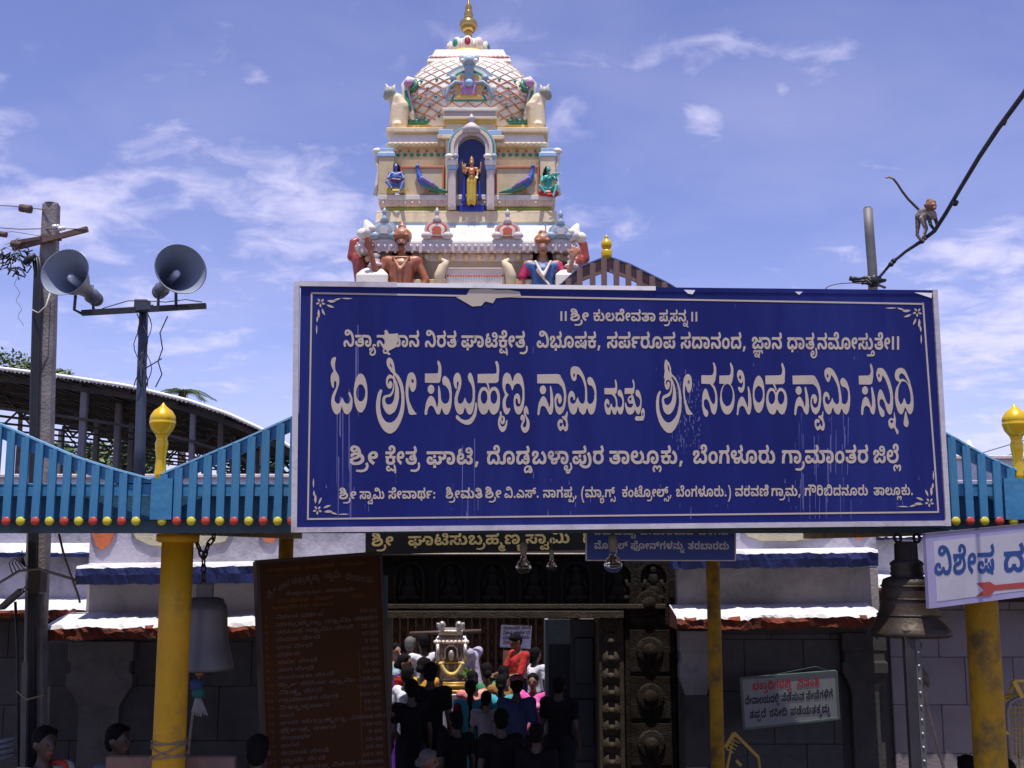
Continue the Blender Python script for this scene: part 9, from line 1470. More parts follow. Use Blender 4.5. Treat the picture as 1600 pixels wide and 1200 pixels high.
def horn(label, mouth, back, Ym, Yb, hr):
    m_, b_ = P(*mouth, Ym), P(*back, Yb); ax = (m_ - b_).normalized(); L = (m_ - b_).length; r = hr
    t = thing('horn_loudspeaker', label, 'loudspeaker', tuple(b_), 'horn loudspeakers on the T-shaped pole')
    K = HK
    out = [(.07 * K, -.02 * K), (.10 * K, .0), (.11 * K, .10 * K), (.075 * K, .14 * K), (.085 * K, .22 * K), (.12 * K, L * .45), (.20 * K, L * .66), (r * .78, L * .87), (r, L), (r * 1.03, L + .01), (r * .985, L + .004)]
    inn = [(r * .985, L + .004), (r * .76, L * .86), (.185 * K, L * .64), (.105 * K, L * .42), (.06 * K, .2 * K), (.03 * K, .2 * K)]
    MB().lathe(b_, [(.01, -.03 * K)] + out, 44, axis=ax, caps=False).build('horn_shell', horn_o, t); MB().lathe(b_, inn, 44, axis=ax, caps=False).build('horn_bell', horn_i, t)
    MB().lathe(b_, [(.05 * K, L * .25), (.052 * K, L * .80), (.045 * K, L * .84), (.02 * K, L * .86), (.001, L * .865)], 16, axis=ax).build('reentrant_tube', horn_t, t)
    MB().lathe(b_, [(.02 * K, -.10 * K), (.09 * K, -.09 * K), (.105 * K, -.04 * K), (.10 * K, .0)], 20, axis=ax).build('driver', M('driver_grey', (.10, .11, .13), .4, .4), t); return t, m_, b_, ax
h1, m1, b1, a1 = horn('horn loudspeaker facing left in front of the concrete pole', (102, 426), (148, 466), YH - .42, YH + .06, .186)
h2, m2, b2, a2 = horn('horn loudspeaker facing right on the right end of the cross bar', (282, 421), (250, 455), YH - .44, YH + .03, .192)
for h, pts in ((h1, [((118, 462, YH - .18), (116, 484, YH - .1), (130, 491, YH - .05))]), (h1, [((144, 446, YH + .02), (146, 484, YH - .05))]), (h2, [((248, 452, YH), (247, 482, YH - .05))]), (h2, [((275, 452, YH - .2), (275, 482, YH - .05))])):
    MB().tube([P(*p) for p in pts[0]], .012, 6).build('bracket', spole, h)
# small print on the left horn bell (worn, a word cannot be read)
# ================================================================ BIG CABLE, PIPE AND MONKEY
t = thing('vertical_pipe', 'bare grey steel pipe rising above the right end of the big board', 'pipe', tuple(P(1370, 470, 7.9)))
MB().tube([P(1356, 326, 7.9), P(1359, 370, 7.9), P(1363, 420, 7.9), P(1366, 520, 7.9), P(1370, 826, 7.9)], .034, 14).build('shaft', M('galvanised_pipe', (.17, .16, .155), .6, .2, var=.15, sc=8, c2=(.12, .11, .11)), t)
MB().lathe(P(1356, 326, 7.9), [(.022, .0), (.024, .012), (.0, .013)], 12).build('end_cap', M('galvanised_pipe'), t)
YM = 7.6
cab = [(1346, 444, 7.85), (1375, 432, 7.8), (1392, 412, 7.75), (1415, 393, 7.7), (1438, 378, 7.62), (1460, 361, 7.5), (1478, 333, 7.3), (1500, 295, 7.05), (1530, 245, 6.7), (1560, 200, 6.3), (1600, 146, 5.9), (1680, 20, 5.2), (1800, -170, 4.4), (1980, -480, 3.5)]
o = MB().tube([P(*c) for c in cab], [.008, .010, .010, .011, .013, .014, .014, .014, .015, .015, .015, .015, .015, .015], 10).build('overhead_cable', M('sleeved_cable', (.035, .035, .055), .6, var=.25, sc=12, bump=.3)); tag(o, 'thick dark cable climbing steeply to the upper right edge', 'cable')
t = thing('cable_joint', 'knot of black tape and wires at the foot of the grey pipe', 'wires', tuple(P(1366, 445, 7.85)))
rn = random.Random(8)
for k in range(9):
    pts = [P(1334 + k * 3 + rn.uniform(-3, 3), 436 + rn.uniform(-4, 4), 7.85), P(1352 + rn.uniform(-5, 5), 438 + rn.uniform(-7, 5), 7.78), P(1364 + rn.uniform(-5, 5), 440 + rn.uniform(-8, 8), 7.8), P(1376 + rn.uniform(-4, 8), 444 + rn.uniform(-10, 8), 7.84)]; MB().tube(pts, rn.uniform(.006, .013), 6).build('wire_end', [blackc, gw][k % 2], t)
MB().lathe(P(1334, 436, 7.85), [(.0, -.03), (.018, -.03), (.018, .03), (.0, .03)], 10, axis=(1, 0, -.2)).build('plug', blackc, t); MB().ball(P(1366, 438, 7.8), (.035, .03, .045), 10, 7).build('tape_wrap', blackc, t)
for px, py, y in ((1392, 413, 7.75), (1396, 408, 7.75), (1440, 377, 7.6), (1492, 318, 7.15), (1567, 192, 6.25)): MB().tube([P(px - 3, py + 2, y), P(px, py, y - .01), P(px + 4, py - 3, y)], [.012, .021, .012], 7).build('tape_wrap', blackc, t)
MB().tube([P(1330 + 40 * math.cos(a) , 452 - 10 * math.sin(a), 7.9) for a in np.linspace(0, pi, 12)], .004, 5).build('wire_end', gw, t)
fur = M('monkey_fur', (.25, .20, .16), .9, var=.25, sc=20, bump=.8, c2=(.11, .08, .06), bs=90); furw = M('pale_belly_fur', (.34, .29, .25), .9, var=.2, sc=20, bump=.8, bs=90); mface = M('monkey_face', (.24, .09, .06), .6); furd = M('dark_limb_fur', (.09, .07, .06), .9, var=.2, sc=20, bump=.8, bs=90); ginger = M('ginger_fur', (.26, .13, .07), .9, var=.2, sc=20, bump=.8, bs=90)
mk = thing('macaque', 'small brown monkey climbing the thick cable with its tail raised', 'monkey', tuple(P(1446, 372, YM)))
def mp(px, py, o=0): return tuple(P(px, py, YM - .02 + o) - P(1446, 372, YM))
pr = [('c', mp(1438, 338, .04), .036, mp(1446, 336, .0), .040, 0), ('c', mp(1446, 336, .0), .040, mp(1456, 336, -.07), .036, 1), ('c', mp(1441, 334, .03), .036, mp(1452, 328, -.05), .030, 0),
      ('c', mp(1435, 338, .05), .026, mp(1434, 355, .03), .017, 3), ('c', mp(1434, 355, .03), .017, mp(1433, 367, .02), .012, 3), ('c', mp(1433, 367, .02), .013, mp(1438, 374, -.01), .011, 3), ('c', mp(1438, 374, -.01), .011, mp(1442, 376, -.03), .009, 3),
      ('c', mp(1441, 342, -.01), .024, mp(1447, 357, -.02), .016, 1), ('c', mp(1447, 357, -.02), .016, mp(1443, 370, -.03), .012, 1), ('c', mp(1443, 370, -.03), .012, mp(1447, 373, -.05), .010, 3),
      ('c', mp(1451, 338, -.07), .018, mp(1454, 351, -.09), .013, 3), ('c', mp(1454, 351, -.09), .013, mp(1459, 358, -.06), .011, 3), ('c', mp(1459, 357, -.06), .011, mp(1462, 361, -.05), .009, 2),
      ('c', mp(1460, 337, -.06), .018, mp(1464, 350, -.05), .012, 3), ('c', mp(1464, 350, -.05), .012, mp(1463, 358, -.05), .010, 3),
      ('e', mp(1454, 321, -.09), (.036, .038, .038), 4), ('e', mp(1458, 322, -.115), (.025, .022, .026), 2), ('e', mp(1460, 325.5, -.130), (.014, .014, .012), 2), ('e', mp(1445.5, 321, -.085), (.008, .012, .016), 2), ('e', mp(1462, 320, -.07), (.006, .01, .014), 2),
      ('e', mp(1456.5, 319.8, -.136), (.005, .004, .004), 5), ('e', mp(1460.3, 319.8, -.134), (.005, .004, .004), 5), ('c', mp(1452, 315, -.09), .022, mp(1459, 316, -.10), .016, 4)]
for k in range(4): pr.append(('c', mp(1459 + k * .9, 358, -.075), .0045, mp(1460.5 + k * .9, 362.5, -.070), .0035, 2))
for k in range(4): pr.append(('c', mp(1440 + k * 1.1, 375, -.04), .0045, mp(1442 + k * 1.1, 378, -.045), .0035, 3))
tl = [(1437, 329), (1430, 322), (1419, 311), (1409, 298), (1402, 287), (1396, 279.5), (1390, 276.5), (1385, 277.5)]
for i, ((a, b_), (c_, d_)) in enumerate(zip(tl, tl[1:])): pr.append(('c', mp(a, b_, .05), .011 - .0004 * i, mp(c_, d_, .05), .0106 - .0004 * i, 3 if i < 5 else 1))
o = fuse('body', pr, .0042, [fur, furw, mface, furd, ginger, eyed], mk, smooth=2)
# ================================================================ BARRICADES
yb = M('barricade_yellow', (.62, .40, .06), .5, var=.12, sc=8, c2=(.25, .15, .05), amt=.38, bump=.1); gm_ = M('grey_mesh_metal', (.24, .22, .22), .5, .4)
t = thing('barricade', 'yellow mesh barricade with a rounded grey frame at the lower right corner', 'barricade', tuple(P(1600, 1330, 8.6)))
YG = 8.6
MB().tube([P(1583, 1330, YG), P(1577, 1150, YG), P(1574.5, 1110, YG), P(1578, 1098, YG), P(1588, 1092, YG), P(1640, 1086, YG), P(1700, 1084, YG)], .017, 9).build('round_frame', gm_, t)
MB().tube([P(1568, 1140, YG + .1), P(1574, 1330, YG + .1)], .016, 8).build('upright', yb, t); MB().tube([P(1564, 1142, YG), P(1576, 1146, YG)], .018, 8).build('pin', yb, t)
MB().bar(P(1566, 1094, YG + .1), P(1612, 1092, YG + .1), .02, .02).build('rail', yb, t); MB().tube([P(1561, 1100, YG + .1), P(1566, 1092, YG + .1), P(1572, 1088, YG + .1), P(1600, 1085, YG + .1)], .012, 7).build('rail', yb, t); MB().bar(P(1583, 1064, YG), P(1598, 1092, YG), .03, .03).build('flap_edge', yb, t); MB().bar(P(1583, 1064, YG), P(1650, 1062, YG), .02, .02).build('flap_edge', yb, t); MB().tube([P(1583, 1066, YG + .15), P(1574, 1092, YG + .12)], .012, 6).build('rail', yb, t)
for k in range(6): MB().tube([P(1586 + k * 3.4, 1069 + k * 5, YG), P(1690, 1066 + k * 5, YG)], .0035, 4).build('mesh_wire', yb, t)
for k in range(10): MB().tube([P(1588 + k * 6, 1064, YG), P(1602 + k * 6, 1092, YG)], .0035, 4).build('mesh_wire', yb, t)
for k in range(26): MB().tube([P(1577 + k * .12, 1106 + k * 8, YG), P(1690, 1103 + k * 8, YG)], .0035, 4).build('mesh_wire', yb, t)
for k in range(18): MB().tube([P(1580 + k * 6, 1100, YG), P(1586 + k * 6, 1320, YG)], .0035, 4).build('mesh_wire', yb, t)
t = thing('barricade', 'yellow slatted barricade top standing behind the slim rear pillar', 'barricade', tuple(P(1165, 1330, 12.0)))
MB().bar(P(1133, 1168, 12), P(1147, 1145, 12), .05, .03).build('end_board', yb, t); MB().bar(P(1147, 1145, 12), P(1185, 1183, 12), .035, .03).build('rail', yb, t); MB().bar(P(1150, 1188, 12), P(1158, 1196, 12), .03, .03).build('rail', yb, t)
for k in range(5): MB().bar(P(1135 + k * 3.2, 1170 - k * 5, 11.97), P(1146 + k * 3.2, 1176 - k * 5, 11.97), .018, .01).build('slat', yb, t)
MB().tube([P(1147, 1146, 12), P(1136, 1200, 12), P(1128, 1330, 12)], .014, 7).build('leg', yb, t); MB().tube([P(1185, 1183, 12), P(1192, 1240, 12), P(1198, 1330, 12)], .014, 7).build('leg', yb, t)
t = thing('donation_stall', 'worn pink-brown plank table tied to the foot of the left yellow pillar', 'table', tuple(P(260, 1330, 8.1)))
pk = M('pinkish_plank', (.20, .12, .085), .8, var=.2, sc=5, c2=(.16, .10, .08), bump=.3)
b = MB(); x0, x1 = X(165, 8.06, 1190), X(366, 8.06, 1190); b.box(x0, x1, 8.06, 8.14, Z(1215, 8.06), Z(1183, 8.06)); b.build('board', pk, t, bevel=.006)
for x in (x0 + .05, x1 - .05): MB().box(x - .025, x + .025, 8.145, 8.2, 0, Z(1186, 8.06)).build('leg', pk, t)
# distant white tower and wires seen right of the board
t = thing('distant_tower', 'tiny white temple spire far behind the right fascia', 'tower', tuple(P(1515, 712, 60))); c = P(1515, 712, 60)
for nm, m, pf in (('spire', crw, [(.45, 0), (.42, .25), (.30, .3), (.28, .5), (.18, .55), (.12, .75), (.03, .85)]), ('base', lpink, [(1.2, -1.6), (1.1, -.9), (.8, -.8), (.7, -.3), (.5, -.2), (.46, -.002)])): MB().lathe(c, pf, 10).build(nm, m, t)
b = MB(); b.box(c.x - 1.3, c.x + 1.3, 59, 61.5, -.35, c.z - 1.6); b.build('body', crw, t)
for k, (a, b_) in enumerate(((1480, 700), (1478, 716))): wire('faint distant wire %s the tiny white spire' % ('above' if k == 0 else 'below'), [(a, b_ + 24, 40), (1540, b_ + 6, 40), (1620, b_ - 18, 40)], .02, gw)
# ================================================================ STATUES ON THE TOWER
def statue(name, label, px, py, Y, sc, J, fem, mats, garments, crown=None, rotz=0, hands=True, legs=True, bd=1.0):
    """px,py = head centre; joints given in picture pixels (x, y, depth offset) or metres"""
    c = P(px, py, Y); z0 = c - Vector(J['hea']) * sc; t = thing(name, label, 'statue', tuple(z0)); t.scale = (sc,) * 3; t.rotation_euler = (0, 0, rotz)
    pr, h = body_prims(J, 0, fem, legs, hands, handr=.012, build=bd); fuse('body', pr, .017, mats, t); return t, h
def J_(**k): j = dict(STAND); j.update(k); return j
redsk = M('statue_red_brown', (.36, .12, .06), .4, var=.1, sc=8); fleshm = M('statue_flesh', (.46, .22, .12), .4, var=.08, sc=8); bluesk = M('statue_blue', (.10, .16, .42), .4, var=.1, sc=8); greensk = M('statue_green', (.05, .36, .30), .4, var=.1, sc=8); goldsk = M('statue_gold', (.60, .30, .10), .4, var=.1, sc=8)
crownm = M('crown_red_gold', (.34, .12, .05), .4, var=.3, sc=14, c2=(.55, .45, .35), amt=.4)
Ya = facey(160, 400) - .05
jl = J_(che=(.0, 0, 1.30), elR=(.28, -.02, 1.17), wrR=(.19, -.08, .98), elL=(-.27, -.06, 1.20), wrL=(-.335, -.14, 1.46), dirL=(-.3, -.2, 1), sideL=(-1, 0, 0), knL=(-.12, -.1, .5), knR=(.12, -.1, .5), curl=.5)
t, h = statue('atlas_statue', 'red brown moustached bearer statue holding up the left of the cornice', 628, 381, Ya, 1.8, jl, False, [redsk, lipm, eyew, eyed], None, bd=1.22)
fuse('moustache', [('c', h(0, -.105, -.032), .012, h(-.04, -.085, -.038), .007, 0), ('c', h(0, -.105, -.032), .012, h(.04, -.085, -.038), .007, 0)], .008, [hairm], t)
fuse('hair', [('e', h(0, .03, .02), (.095, .09, .11), 0), ('c', h(-.08, .03, 0), .035, h(-.09, .05, -.12), .03, 0), ('c', h(.08, .03, 0), .035, h(.09, .05, -.12), .03, 0)], .014, [hairm], t)
fuse('crown', [('e', h(0, .01, .10), (.115, .115, .085), 0), ('e', h(0, 0, .20), (.05, .05, .03), 0), ('c', h(-.06, -.07, .075), .035, h(.06, -.07, .075), .035, 0), ('e', h(0, 0, .235), (.025, .025, .03), 0)], .012, [crownm], t)
fuse('necklace', [('c', (-.09, -.09, 1.42), .02, (0, -.16, 1.26), .03, 0), ('c', (.09, -.09, 1.42), .02, (0, -.16, 1.26), .03, 0), ('c', (-.06, -.10, 1.42), .02, (.06, -.10, 1.42), .02, 0), ('c', (0, -.15, 1.26), .03, (0, -.15, 1.12), .025, 0)], .013, [crownm], t)
fuse('sash', [('c', (-.1, -.02, 1.0), .13, (.1, -.02, 1.0), .13, 0), ('c', (0, 0, .95), .16, (0, 0, .5), .2, 0)], .02, [yelo], t)
t, h = statue('atlas_statue', 'pale faced bearer statue in blue jacket holding up the right of the cornice', 848, 388, Ya, 1.72, J_(elL=(-.27, -.02, 1.14), wrL=(-.20, -.10, .95), elR=(.28, -.06, 1.20), wrR=(.345, -.14, 1.43), dirR=(.3, -.2, 1), sideR=(1, 0, 0), curl=.5), False, [fleshm, lipm, eyew, eyed], None, bd=1.12)
fuse('hair', [('e', h(0, .03, .03), (.095, .09, .10), 0), ('c', h(-.08, .03, 0), .035, h(-.10, .05, -.13), .03, 0), ('c', h(.08, .03, 0), .035, h(.10, .05, -.13), .03, 0)], .014, [hairm], t)
fuse('crown', [('e', h(0, .01, .10), (.11, .11, .08), 0), ('e', h(0, 0, .19), (.055, .055, .035), 0), ('c', h(-.06, -.07, .075), .033, h(.06, -.07, .075), .033, 0)], .012, [crownm], t)
fuse('jacket', [('c', (0, 0, 1.0), .15, (0, 0, 1.28), .155, 0), ('c', (-.16, 0, 1.38), .075, (0, 0, 1.33), .13, 0), ('c', (.16, 0, 1.38), .075, (0, 0, 1.33), .13, 0), ('c', (-.175, .01, 1.39), .07, (-.24, -.01, 1.25), .062, 1), ('c', (.175, 0, 1.39), .07, (.25, -.03, 1.27), .062, 1), ('c', (0, 0, .95), .16, (0, 0, .5), .2, 0)], .018, [M('jacket_blue', (.04, .11, .30), .5, var=.2, sc=10), M('sleeve_crimson', (.45, .02, .08), .5)], t)
fuse('necklace', [('c', (-.09, -.10, 1.42), .018, (0, -.20, 1.22), .024, 0), ('c', (.09, -.10, 1.42), .018, (0, -.20, 1.22), .024, 0), ('c', (-.07, -.13, 1.30), .018, (.07, -.17, 1.12), .018, 0)], .013, [lpink], t)
for s, px, py, lb in ((-1, 562, 405, 'dark red side bearer raising his arm at the left end of the cornice'), (1, 902, 408, 'dark red side bearer raising his arm at the right end of the cornice')):
    c = P(px, py, Ya + .5); t = thing('side_statue', lb, 'statue', tuple(c))
    f = lambda x, y, o=0: tuple(P(px + s * x, y, Ya + .5 + o) - c)
    pr = [('c', f(-8, py + 28), .25, f(-4, py + 6), .23, 0), ('e', f(-6, py - 10), (.15, .15, .18), 0), ('c', f(0, py + 2), .13, f(12, py - 4), .11, 0), ('c', f(12, py - 4), .11, f(10, py - 26), .09, 0), ('c', f(9, py - 26), .08, f(4, py - 30), .06, 0), ('c', f(-4, py - 10, -.1), .04, f(-1, py - 8, -.12), .03, 0)]
    for k in range(4): pr.append(('c', f(8 - k * 1.8, py - 28), .028, f(7 - k * 2.2, py - 34 + k), .022, 0))
    fuse('body', pr, .03, [M('statue_dark_red', (.30, .05, .035), .4, var=.15, sc=8)], t); fuse('crown', [('c', f(-6, py - 17), .13, f(-6, py - 24), .08, 0)], .025, [crownm], t)
Ys = facey(112, 280) - .3
seat = lambda s: J_(pel=(0, .05, .95), hiL=(-.10, 0, .95), hiR=(.10, 0, .95), knL=(-.26, -.30, 1.02 if s < 0 else .98), anL=(-.10, -.36, .78 if s > 0 else .82), knR=(.26, -.30, 1.0), anR=(.16, -.42, .66), ftL=(0, -1, -.2), ftR=(0, -1, -.2))
a = seat(-1); a.update(elL=(-.24, -.14, 1.18), wrL=(-.08, -.26, 1.22), elR=(.26, -.1, 1.18), wrR=(.10, -.26, 1.20), dirL=(1, -.2, .1), dirR=(-1, -.2, .1), sideL=(0, 0, 1), sideR=(0, 0, 1))
t, h = statue('seated_statue', 'seated blue statue with long dark hair left of the niche', 619, 261, Ys, .66, a, False, [bluesk, lipm, eyew, eyed], None)
fuse('hair', [('e', h(0, .03, .03), (.10, .10, .11), 0), ('c', h(.05, .06, 0), .07, h(.10, .05, -.25), .06, 0), ('c', h(-.05, .07, 0), .06, h(-.08, .08, -.2), .04, 0)], .016, [hairm], t); fuse('cloak', [('c', (-.19, .03, 1.38), .07, (.19, .03, 1.38), .07, 0), ('c', (-.12, .05, 1.3), .10, (.12, .05, 1.25), .12, 0), ('c', (-.1, -.1, 1.15), .07, (.16, -.1, 1.12), .07, 0)], .018, [M('statue_purple_cloak', (.12, .05, .12), .5)], t)
fuse('cushion', [('c', (-.2, 0, .86), .10, (.22, 0, .86), .10, 0), ('c', (-.1, -.3, .72), .06, (.2, -.3, .72), .06, 0)], .02, [M('statue_yellow', (.65, .45, .05), .4)], t)
a = seat(1); a.update(yaw=.5, elL=(-.20, -.14, 1.18), wrL=(.05, -.28, 1.36), elR=(.28, -.14, 1.22), wrR=(.22, -.30, 1.36), dirL=(1, 0, .1), dirR=(1, -.1, .1), sideL=(0, 0, 1), sideR=(0, 0, 1))
t, h = statue('seated_statue', 'seated green statue playing a flute right of the niche', 856, 266, Ys, .66, a, False, [greensk, lipm, eyew, eyed], None)
fuse('hair', [('e', h(0, .03, .03), (.10, .10, .11), 0), ('c', h(-.05, .06, 0), .07, h(-.12, .05, -.15), .05, 0)], .016, [hairm], t); fuse('cushion', [('c', (-.2, 0, .86), .11, (.24, 0, .84), .11, 0), ('c', (.0, -.3, .70), .07, (.2, -.25, .70), .07, 0)], .02, [M('statue_red_cloth', (.45, .03, .03), .4)], t)
fuse('flute', [('c', (.02, -.34, 1.42), .014, (.42, -.30, 1.40), .014, 0)], .008, [lpink], t)
# standing deity with four arms
Yd_ = Yn - .22; dj = J_(elL=(-.22, -.04, 1.20), wrL=(-.24, -.22, 1.34), elR=(.22, -.04, 1.18), wrR=(.20, -.20, 1.08), dirL=(0, -.1, 1), dirR=(0, -.3, -.6), sideL=(1, 0, 0), sideR=(1, 0, 0), knL=(-.09, -.02, .5), knR=(.09, -.02, .5))
t, h = statue('deity_statue', 'standing golden statue in yellow garment inside the blue arched niche', 737, 255, Yd_, .575, dj, False, [goldsk, lipm, eyew, eyed], None)
pr = []
for s in (-1, 1): pr += [('c', (s * .17, .03, 1.38), .045, (s * .30, .0, 1.28), .038, 0), ('c', (s * .30, .0, 1.28), .038, (s * .33, -.04, 1.50), .03, 0), ('c', (s * .33, -.04, 1.50), .035, (s * .33, -.05, 1.62), .02, 0)]
fuse('rear_arms', pr, .015, [goldsk], t)
fuse('crown', [('c', h(0, 0, .07), .09, h(0, 0, .14), .07, 0), ('c', h(0, 0, .14), .07, h(0, 0, .26), .02, 0)], .014, [M('statue_crown', (.55, .22, .08), .35)], t)
fuse('garment', [('c', (0, -.01, 1.0), .145, (0, -.01, .9), .16, 0), ('c', (-.07, -.01, .9), .12, (-.08, 0, .15), .10, 0), ('c', (.07, -.01, .9), .12, (.08, 0, .15), .10, 0), ('c', (0, -.08, .9), .08, (0, -.08, .2), .07, 0)], .018, [M('statue_yellow', (.65, .45, .05), .4)], t)
fuse('garland', [('c', (-.10, -.09, 1.42), .03, (-.05, -.16, 1.15), .035, 0), ('c', (.10, -.09, 1.42), .03, (.05, -.16, 1.15), .035, 0), ('c', (-.05, -.16, 1.15), .035, (.05, -.16, 1.15), .035, 0)], .015, [M('garland_red', (.35, .06, .03), .6)], t)
fuse('shawl', [('c', (-.26, .06, 1.1), .05, (-.28, .06, .2), .09, 0), ('c', (.27, .06, .9), .04, (.30, .06, .3), .08, 0)], .02, [nblu], t)
# peacocks
for s, px, lb in ((-1, 655, 'blue peacock with trailing tail left of the niche'), (1, 830, 'blue peacock with trailing tail right of the niche')):
    c = P(px, 300, Ys); t = thing('peacock_statue', lb, 'statue', tuple(c)); f = lambda x, y, o=0: tuple(P(px - s * x, y, Ys + o) - c)
    fuse('body', [('c', f(6, 283), .10, f(16, 289), .10, 0), ('c', f(4, 282), .085, f(-1, 272), .05, 0), ('c', f(-1, 272), .05, f(-3, 262), .035, 0), ('e', f(-2.5, 260), (.045, .05, .04), 0), ('c', f(-5, 259), .015, f(-8, 261), .008, 2), ('c', f(-2, 257), .01, f(-1, 252), .012, 0),
                  ('c', f(10, 293), .018, f(10, 300), .018, 3), ('c', f(14, 294), .018, f(14, 300), .018, 3), ('c', f(10, 300), .02, f(6, 300.5), .015, 3), ('e', f(-4, 260, -.04), (.012, .01, .012), 4)], .014, [M('peacock_blue', (.05, .12, .48), .4, var=.2, sc=12), lbl, gpink, orr, eyed], t)
    fuse('wing', [('c', f(6, 279, -.08), .05, f(20, 288, -.08), .055, 0), ('c', f(20, 288, -.08), .055, f(28, 293, -.05), .03, 0)], .014, [M('peacock_wing', (.22, .14, .32), .5, var=.3, sc=14)], t)
    fuse('tail', [('c', f(14, 291), .09, f(34, 298), .06, 0), ('c', f(34, 298), .06, f(50, 301), .02, 0)], .014, [M('peacock_tail', (.04, .22, .14), .4, var=.3, sc=14, c2=(.06, .10, .30))], t)
# crouching beasts at the corners under the dome
for s, px, lb in ((-1, 622, 'cream crouching beast with grey face left of the dome'), (1, 839, 'cream crouching beast with grey face right of the dome')):
    Yc_ = facey(120, 190) + .2; c = P(px, 198, Yc_); t = thing('corner_beast', lb, 'statue', tuple(c)); f = lambda x, y, o=0: tuple(P(px + s * x, y, Yc_ + o) - c)
    fuse('body', [('c', f(-4, 194), .16, f(-6, 168), .17, 0), ('c', f(-6, 168), .17, f(0, 156), .14, 0), ('c', f(4, 194), .15, f(3, 170), .15, 0), ('c', f(3, 170), .14, f(6, 156), .12, 0), ('c', f(10, 197), .06, f(2, 195, -.15), .08, 0),
                  ('e', f(12, 146), (.15, .17, .15), 1), ('c', f(14, 148), .10, f(19, 150), .07, 1), ('c', f(8, 140), .05, f(5, 133), .025, 0), ('c', f(16, 138), .05, f(19, 132), .025, 0), ('e', f(17, 142, -.12), (.03, .03, .03), 2), ('c', f(17, 152), .05, f(20, 155), .03, 1)], .024, [cream, M('beast_grey', (.34, .36, .30), .5, var=.3, sc=14), ggrn], t)
# ================================================================ PALANQUIN
silver = M('beaten_silver', (.52, .47, .43), .32, .75, var=.2, sc=14, bump=.5, c2=(.30, .24, .2), amt=.4, bs=60); dsil = M('dark_silver_relief', (.19, .14, .12), .4, .6, var=.3, sc=16, bump=.9, c2=(.08, .06, .05), bs=70); golds = M('gold_cloth', (.55, .34, .07), .4, .3, var=.3, sc=14, bump=.3)
YQ = 17.1; t = thing('palanquin', 'silver palanquin with roof, lion finials and yellow garland in the sunny courtyard', 'palanquin', (X(705, YQ, 1060), YQ, -.06))
def qb(nm, px0, px1, py0, py1, m, d=.35, k=1.0):
    x0, x1 = X(px0, YQ, (py0 + py1) / 2), X(px1, YQ, (py0 + py1) / 2); z0, z1 = Z(py1, YQ), Z(py0, YQ); xm, w = (x0 + x1) / 2, (x1 - x0) / 2; rs = [[(xm - w * q, YQ + d - d * q, z), (xm + w * q, YQ + d - d * q, z), (xm + w * q, YQ + d + d * q, z), (xm - w * q, YQ + d + d * q, z)] for q, z in ((1, z0), (k, z1))]
    return MB().rings(rs).build(nm, m, t, bevel=.008)
qb('roof_tray', 686, 722, 985, 993, silver, .3, 1.1); qb('roof', 678, 732, 994, 1004, silver, .42, .82); qb('shrine_box', 682, 728, 1004, 1033, dsil, .33); qb('ledge', 680, 731, 1033.5, 1038, golds, .42); qb('base_box', 688, 727, 1038.5, 1064, dsil, .36)
for px in (684, 727): MB().cyl(P(px, 1033, YQ - .05), P(px, 1006, YQ - .05), .03, n=10).build('corner_column', silver, t)
x0 = P(705, 1029, YQ - .02); MB().prism([(x0.x + a, x0.z + b_) for a, b_ in arch_pts(.10, .20)], x0.y - .03, x0.y + .03).build('relief_arch', silver, t)
MB().ball(P(705, 1024, YQ - .03), (.05, .03, .08), 8, 6).build('relief_figure', silver, t)
for k in range(9): MB().ball(P(680 + k * 6.3, 1003, YQ - .02), .028, 8, 5).build('roof_bead', lpink, t)
for s in (-1, 1):
    f = lambda x, y, o=0: tuple(P(704 + s * x, y, YQ + o) - Vector((X(705, YQ, 1060), YQ, -.06)))
    fuse('lion_finial', [('c', f(13, 984), .05, f(14, 977), .045, 0), ('e', f(13, 975.5), (.05, .05, .05), 0), ('c', f(13, 976), .03, f(9, 977), .02, 0), ('c', f(16, 984), .03, f(20, 980), .02, 0), ('c', f(20, 980), .02, f(21, 974), .02, 0), ('c', f(10, 984), .02, f(10, 988), .02, 0)], .012, [silver], t)
for k in range(4): MB().tube([P(692, 1068 + k * 4.2, YQ - .10 - .03 * (k % 2)), P(728, 1068 + k * 4.2, YQ - .10 - .03 * (k % 2))], .026, 10).build('gold_roll', golds, t)
qb('cloth', 684, 734, 1085, 1215, M('white_cloth', (.75, .75, .8), .8), .45); MB().box(X(684, YQ), X(734, YQ), YQ + .02, YQ + .8, Z(1090, YQ), Z(1066, YQ)).build('seat_block', dsil, t)
MB().tube([P(640, 990, YQ + .2), P(752, 986, YQ + .2)], .03, 8).build('carrying_pole', M('dark_wood', (.08, .05, .035), .6), t)
t = thing('flower_garland', 'yellow flower garland hanging in a loop on the silver palanquin', 'garland', tuple(P(705, 1038, YQ - .06))); gy = M('yellow_flowers', (.66, .50, .16), .8, var=.2, sc=30); o = None
for k in range(26):
    s = -1 + 2 * k / 25; c = P(705.5 + 17 * s, 1054 - 17 * abs(s) ** 2.4, YQ - .10)
    if o is None: o = MB().ball(c, (.036, .036, .03), 8, 5).build('flower', gy, t, loc=c)
    else: inst('flower', o.data, t, c, rot=(0, k, 0))
t = thing('leaf_bunch', 'bright green leaf bunch beside the garlanded palanquin', 'leaves', tuple(P(731, 1052, YQ - .2)))
for k in range(16): a = k * 2.4; c = P(731, 1051, YQ - .2); e = c + Vector((math.cos(a) * .10, -.03 * (k % 3), math.sin(a) * .08)); w = Vector((-math.sin(a), 0, math.cos(a))) * .02; MB().add([c, c.lerp(e, .5) + w, e, c.lerp(e, .5) - w], [(0, 1, 2, 3)]).build('leaf', M('garland_leaf', (.20, .38, .05), .5), t, fix=False)
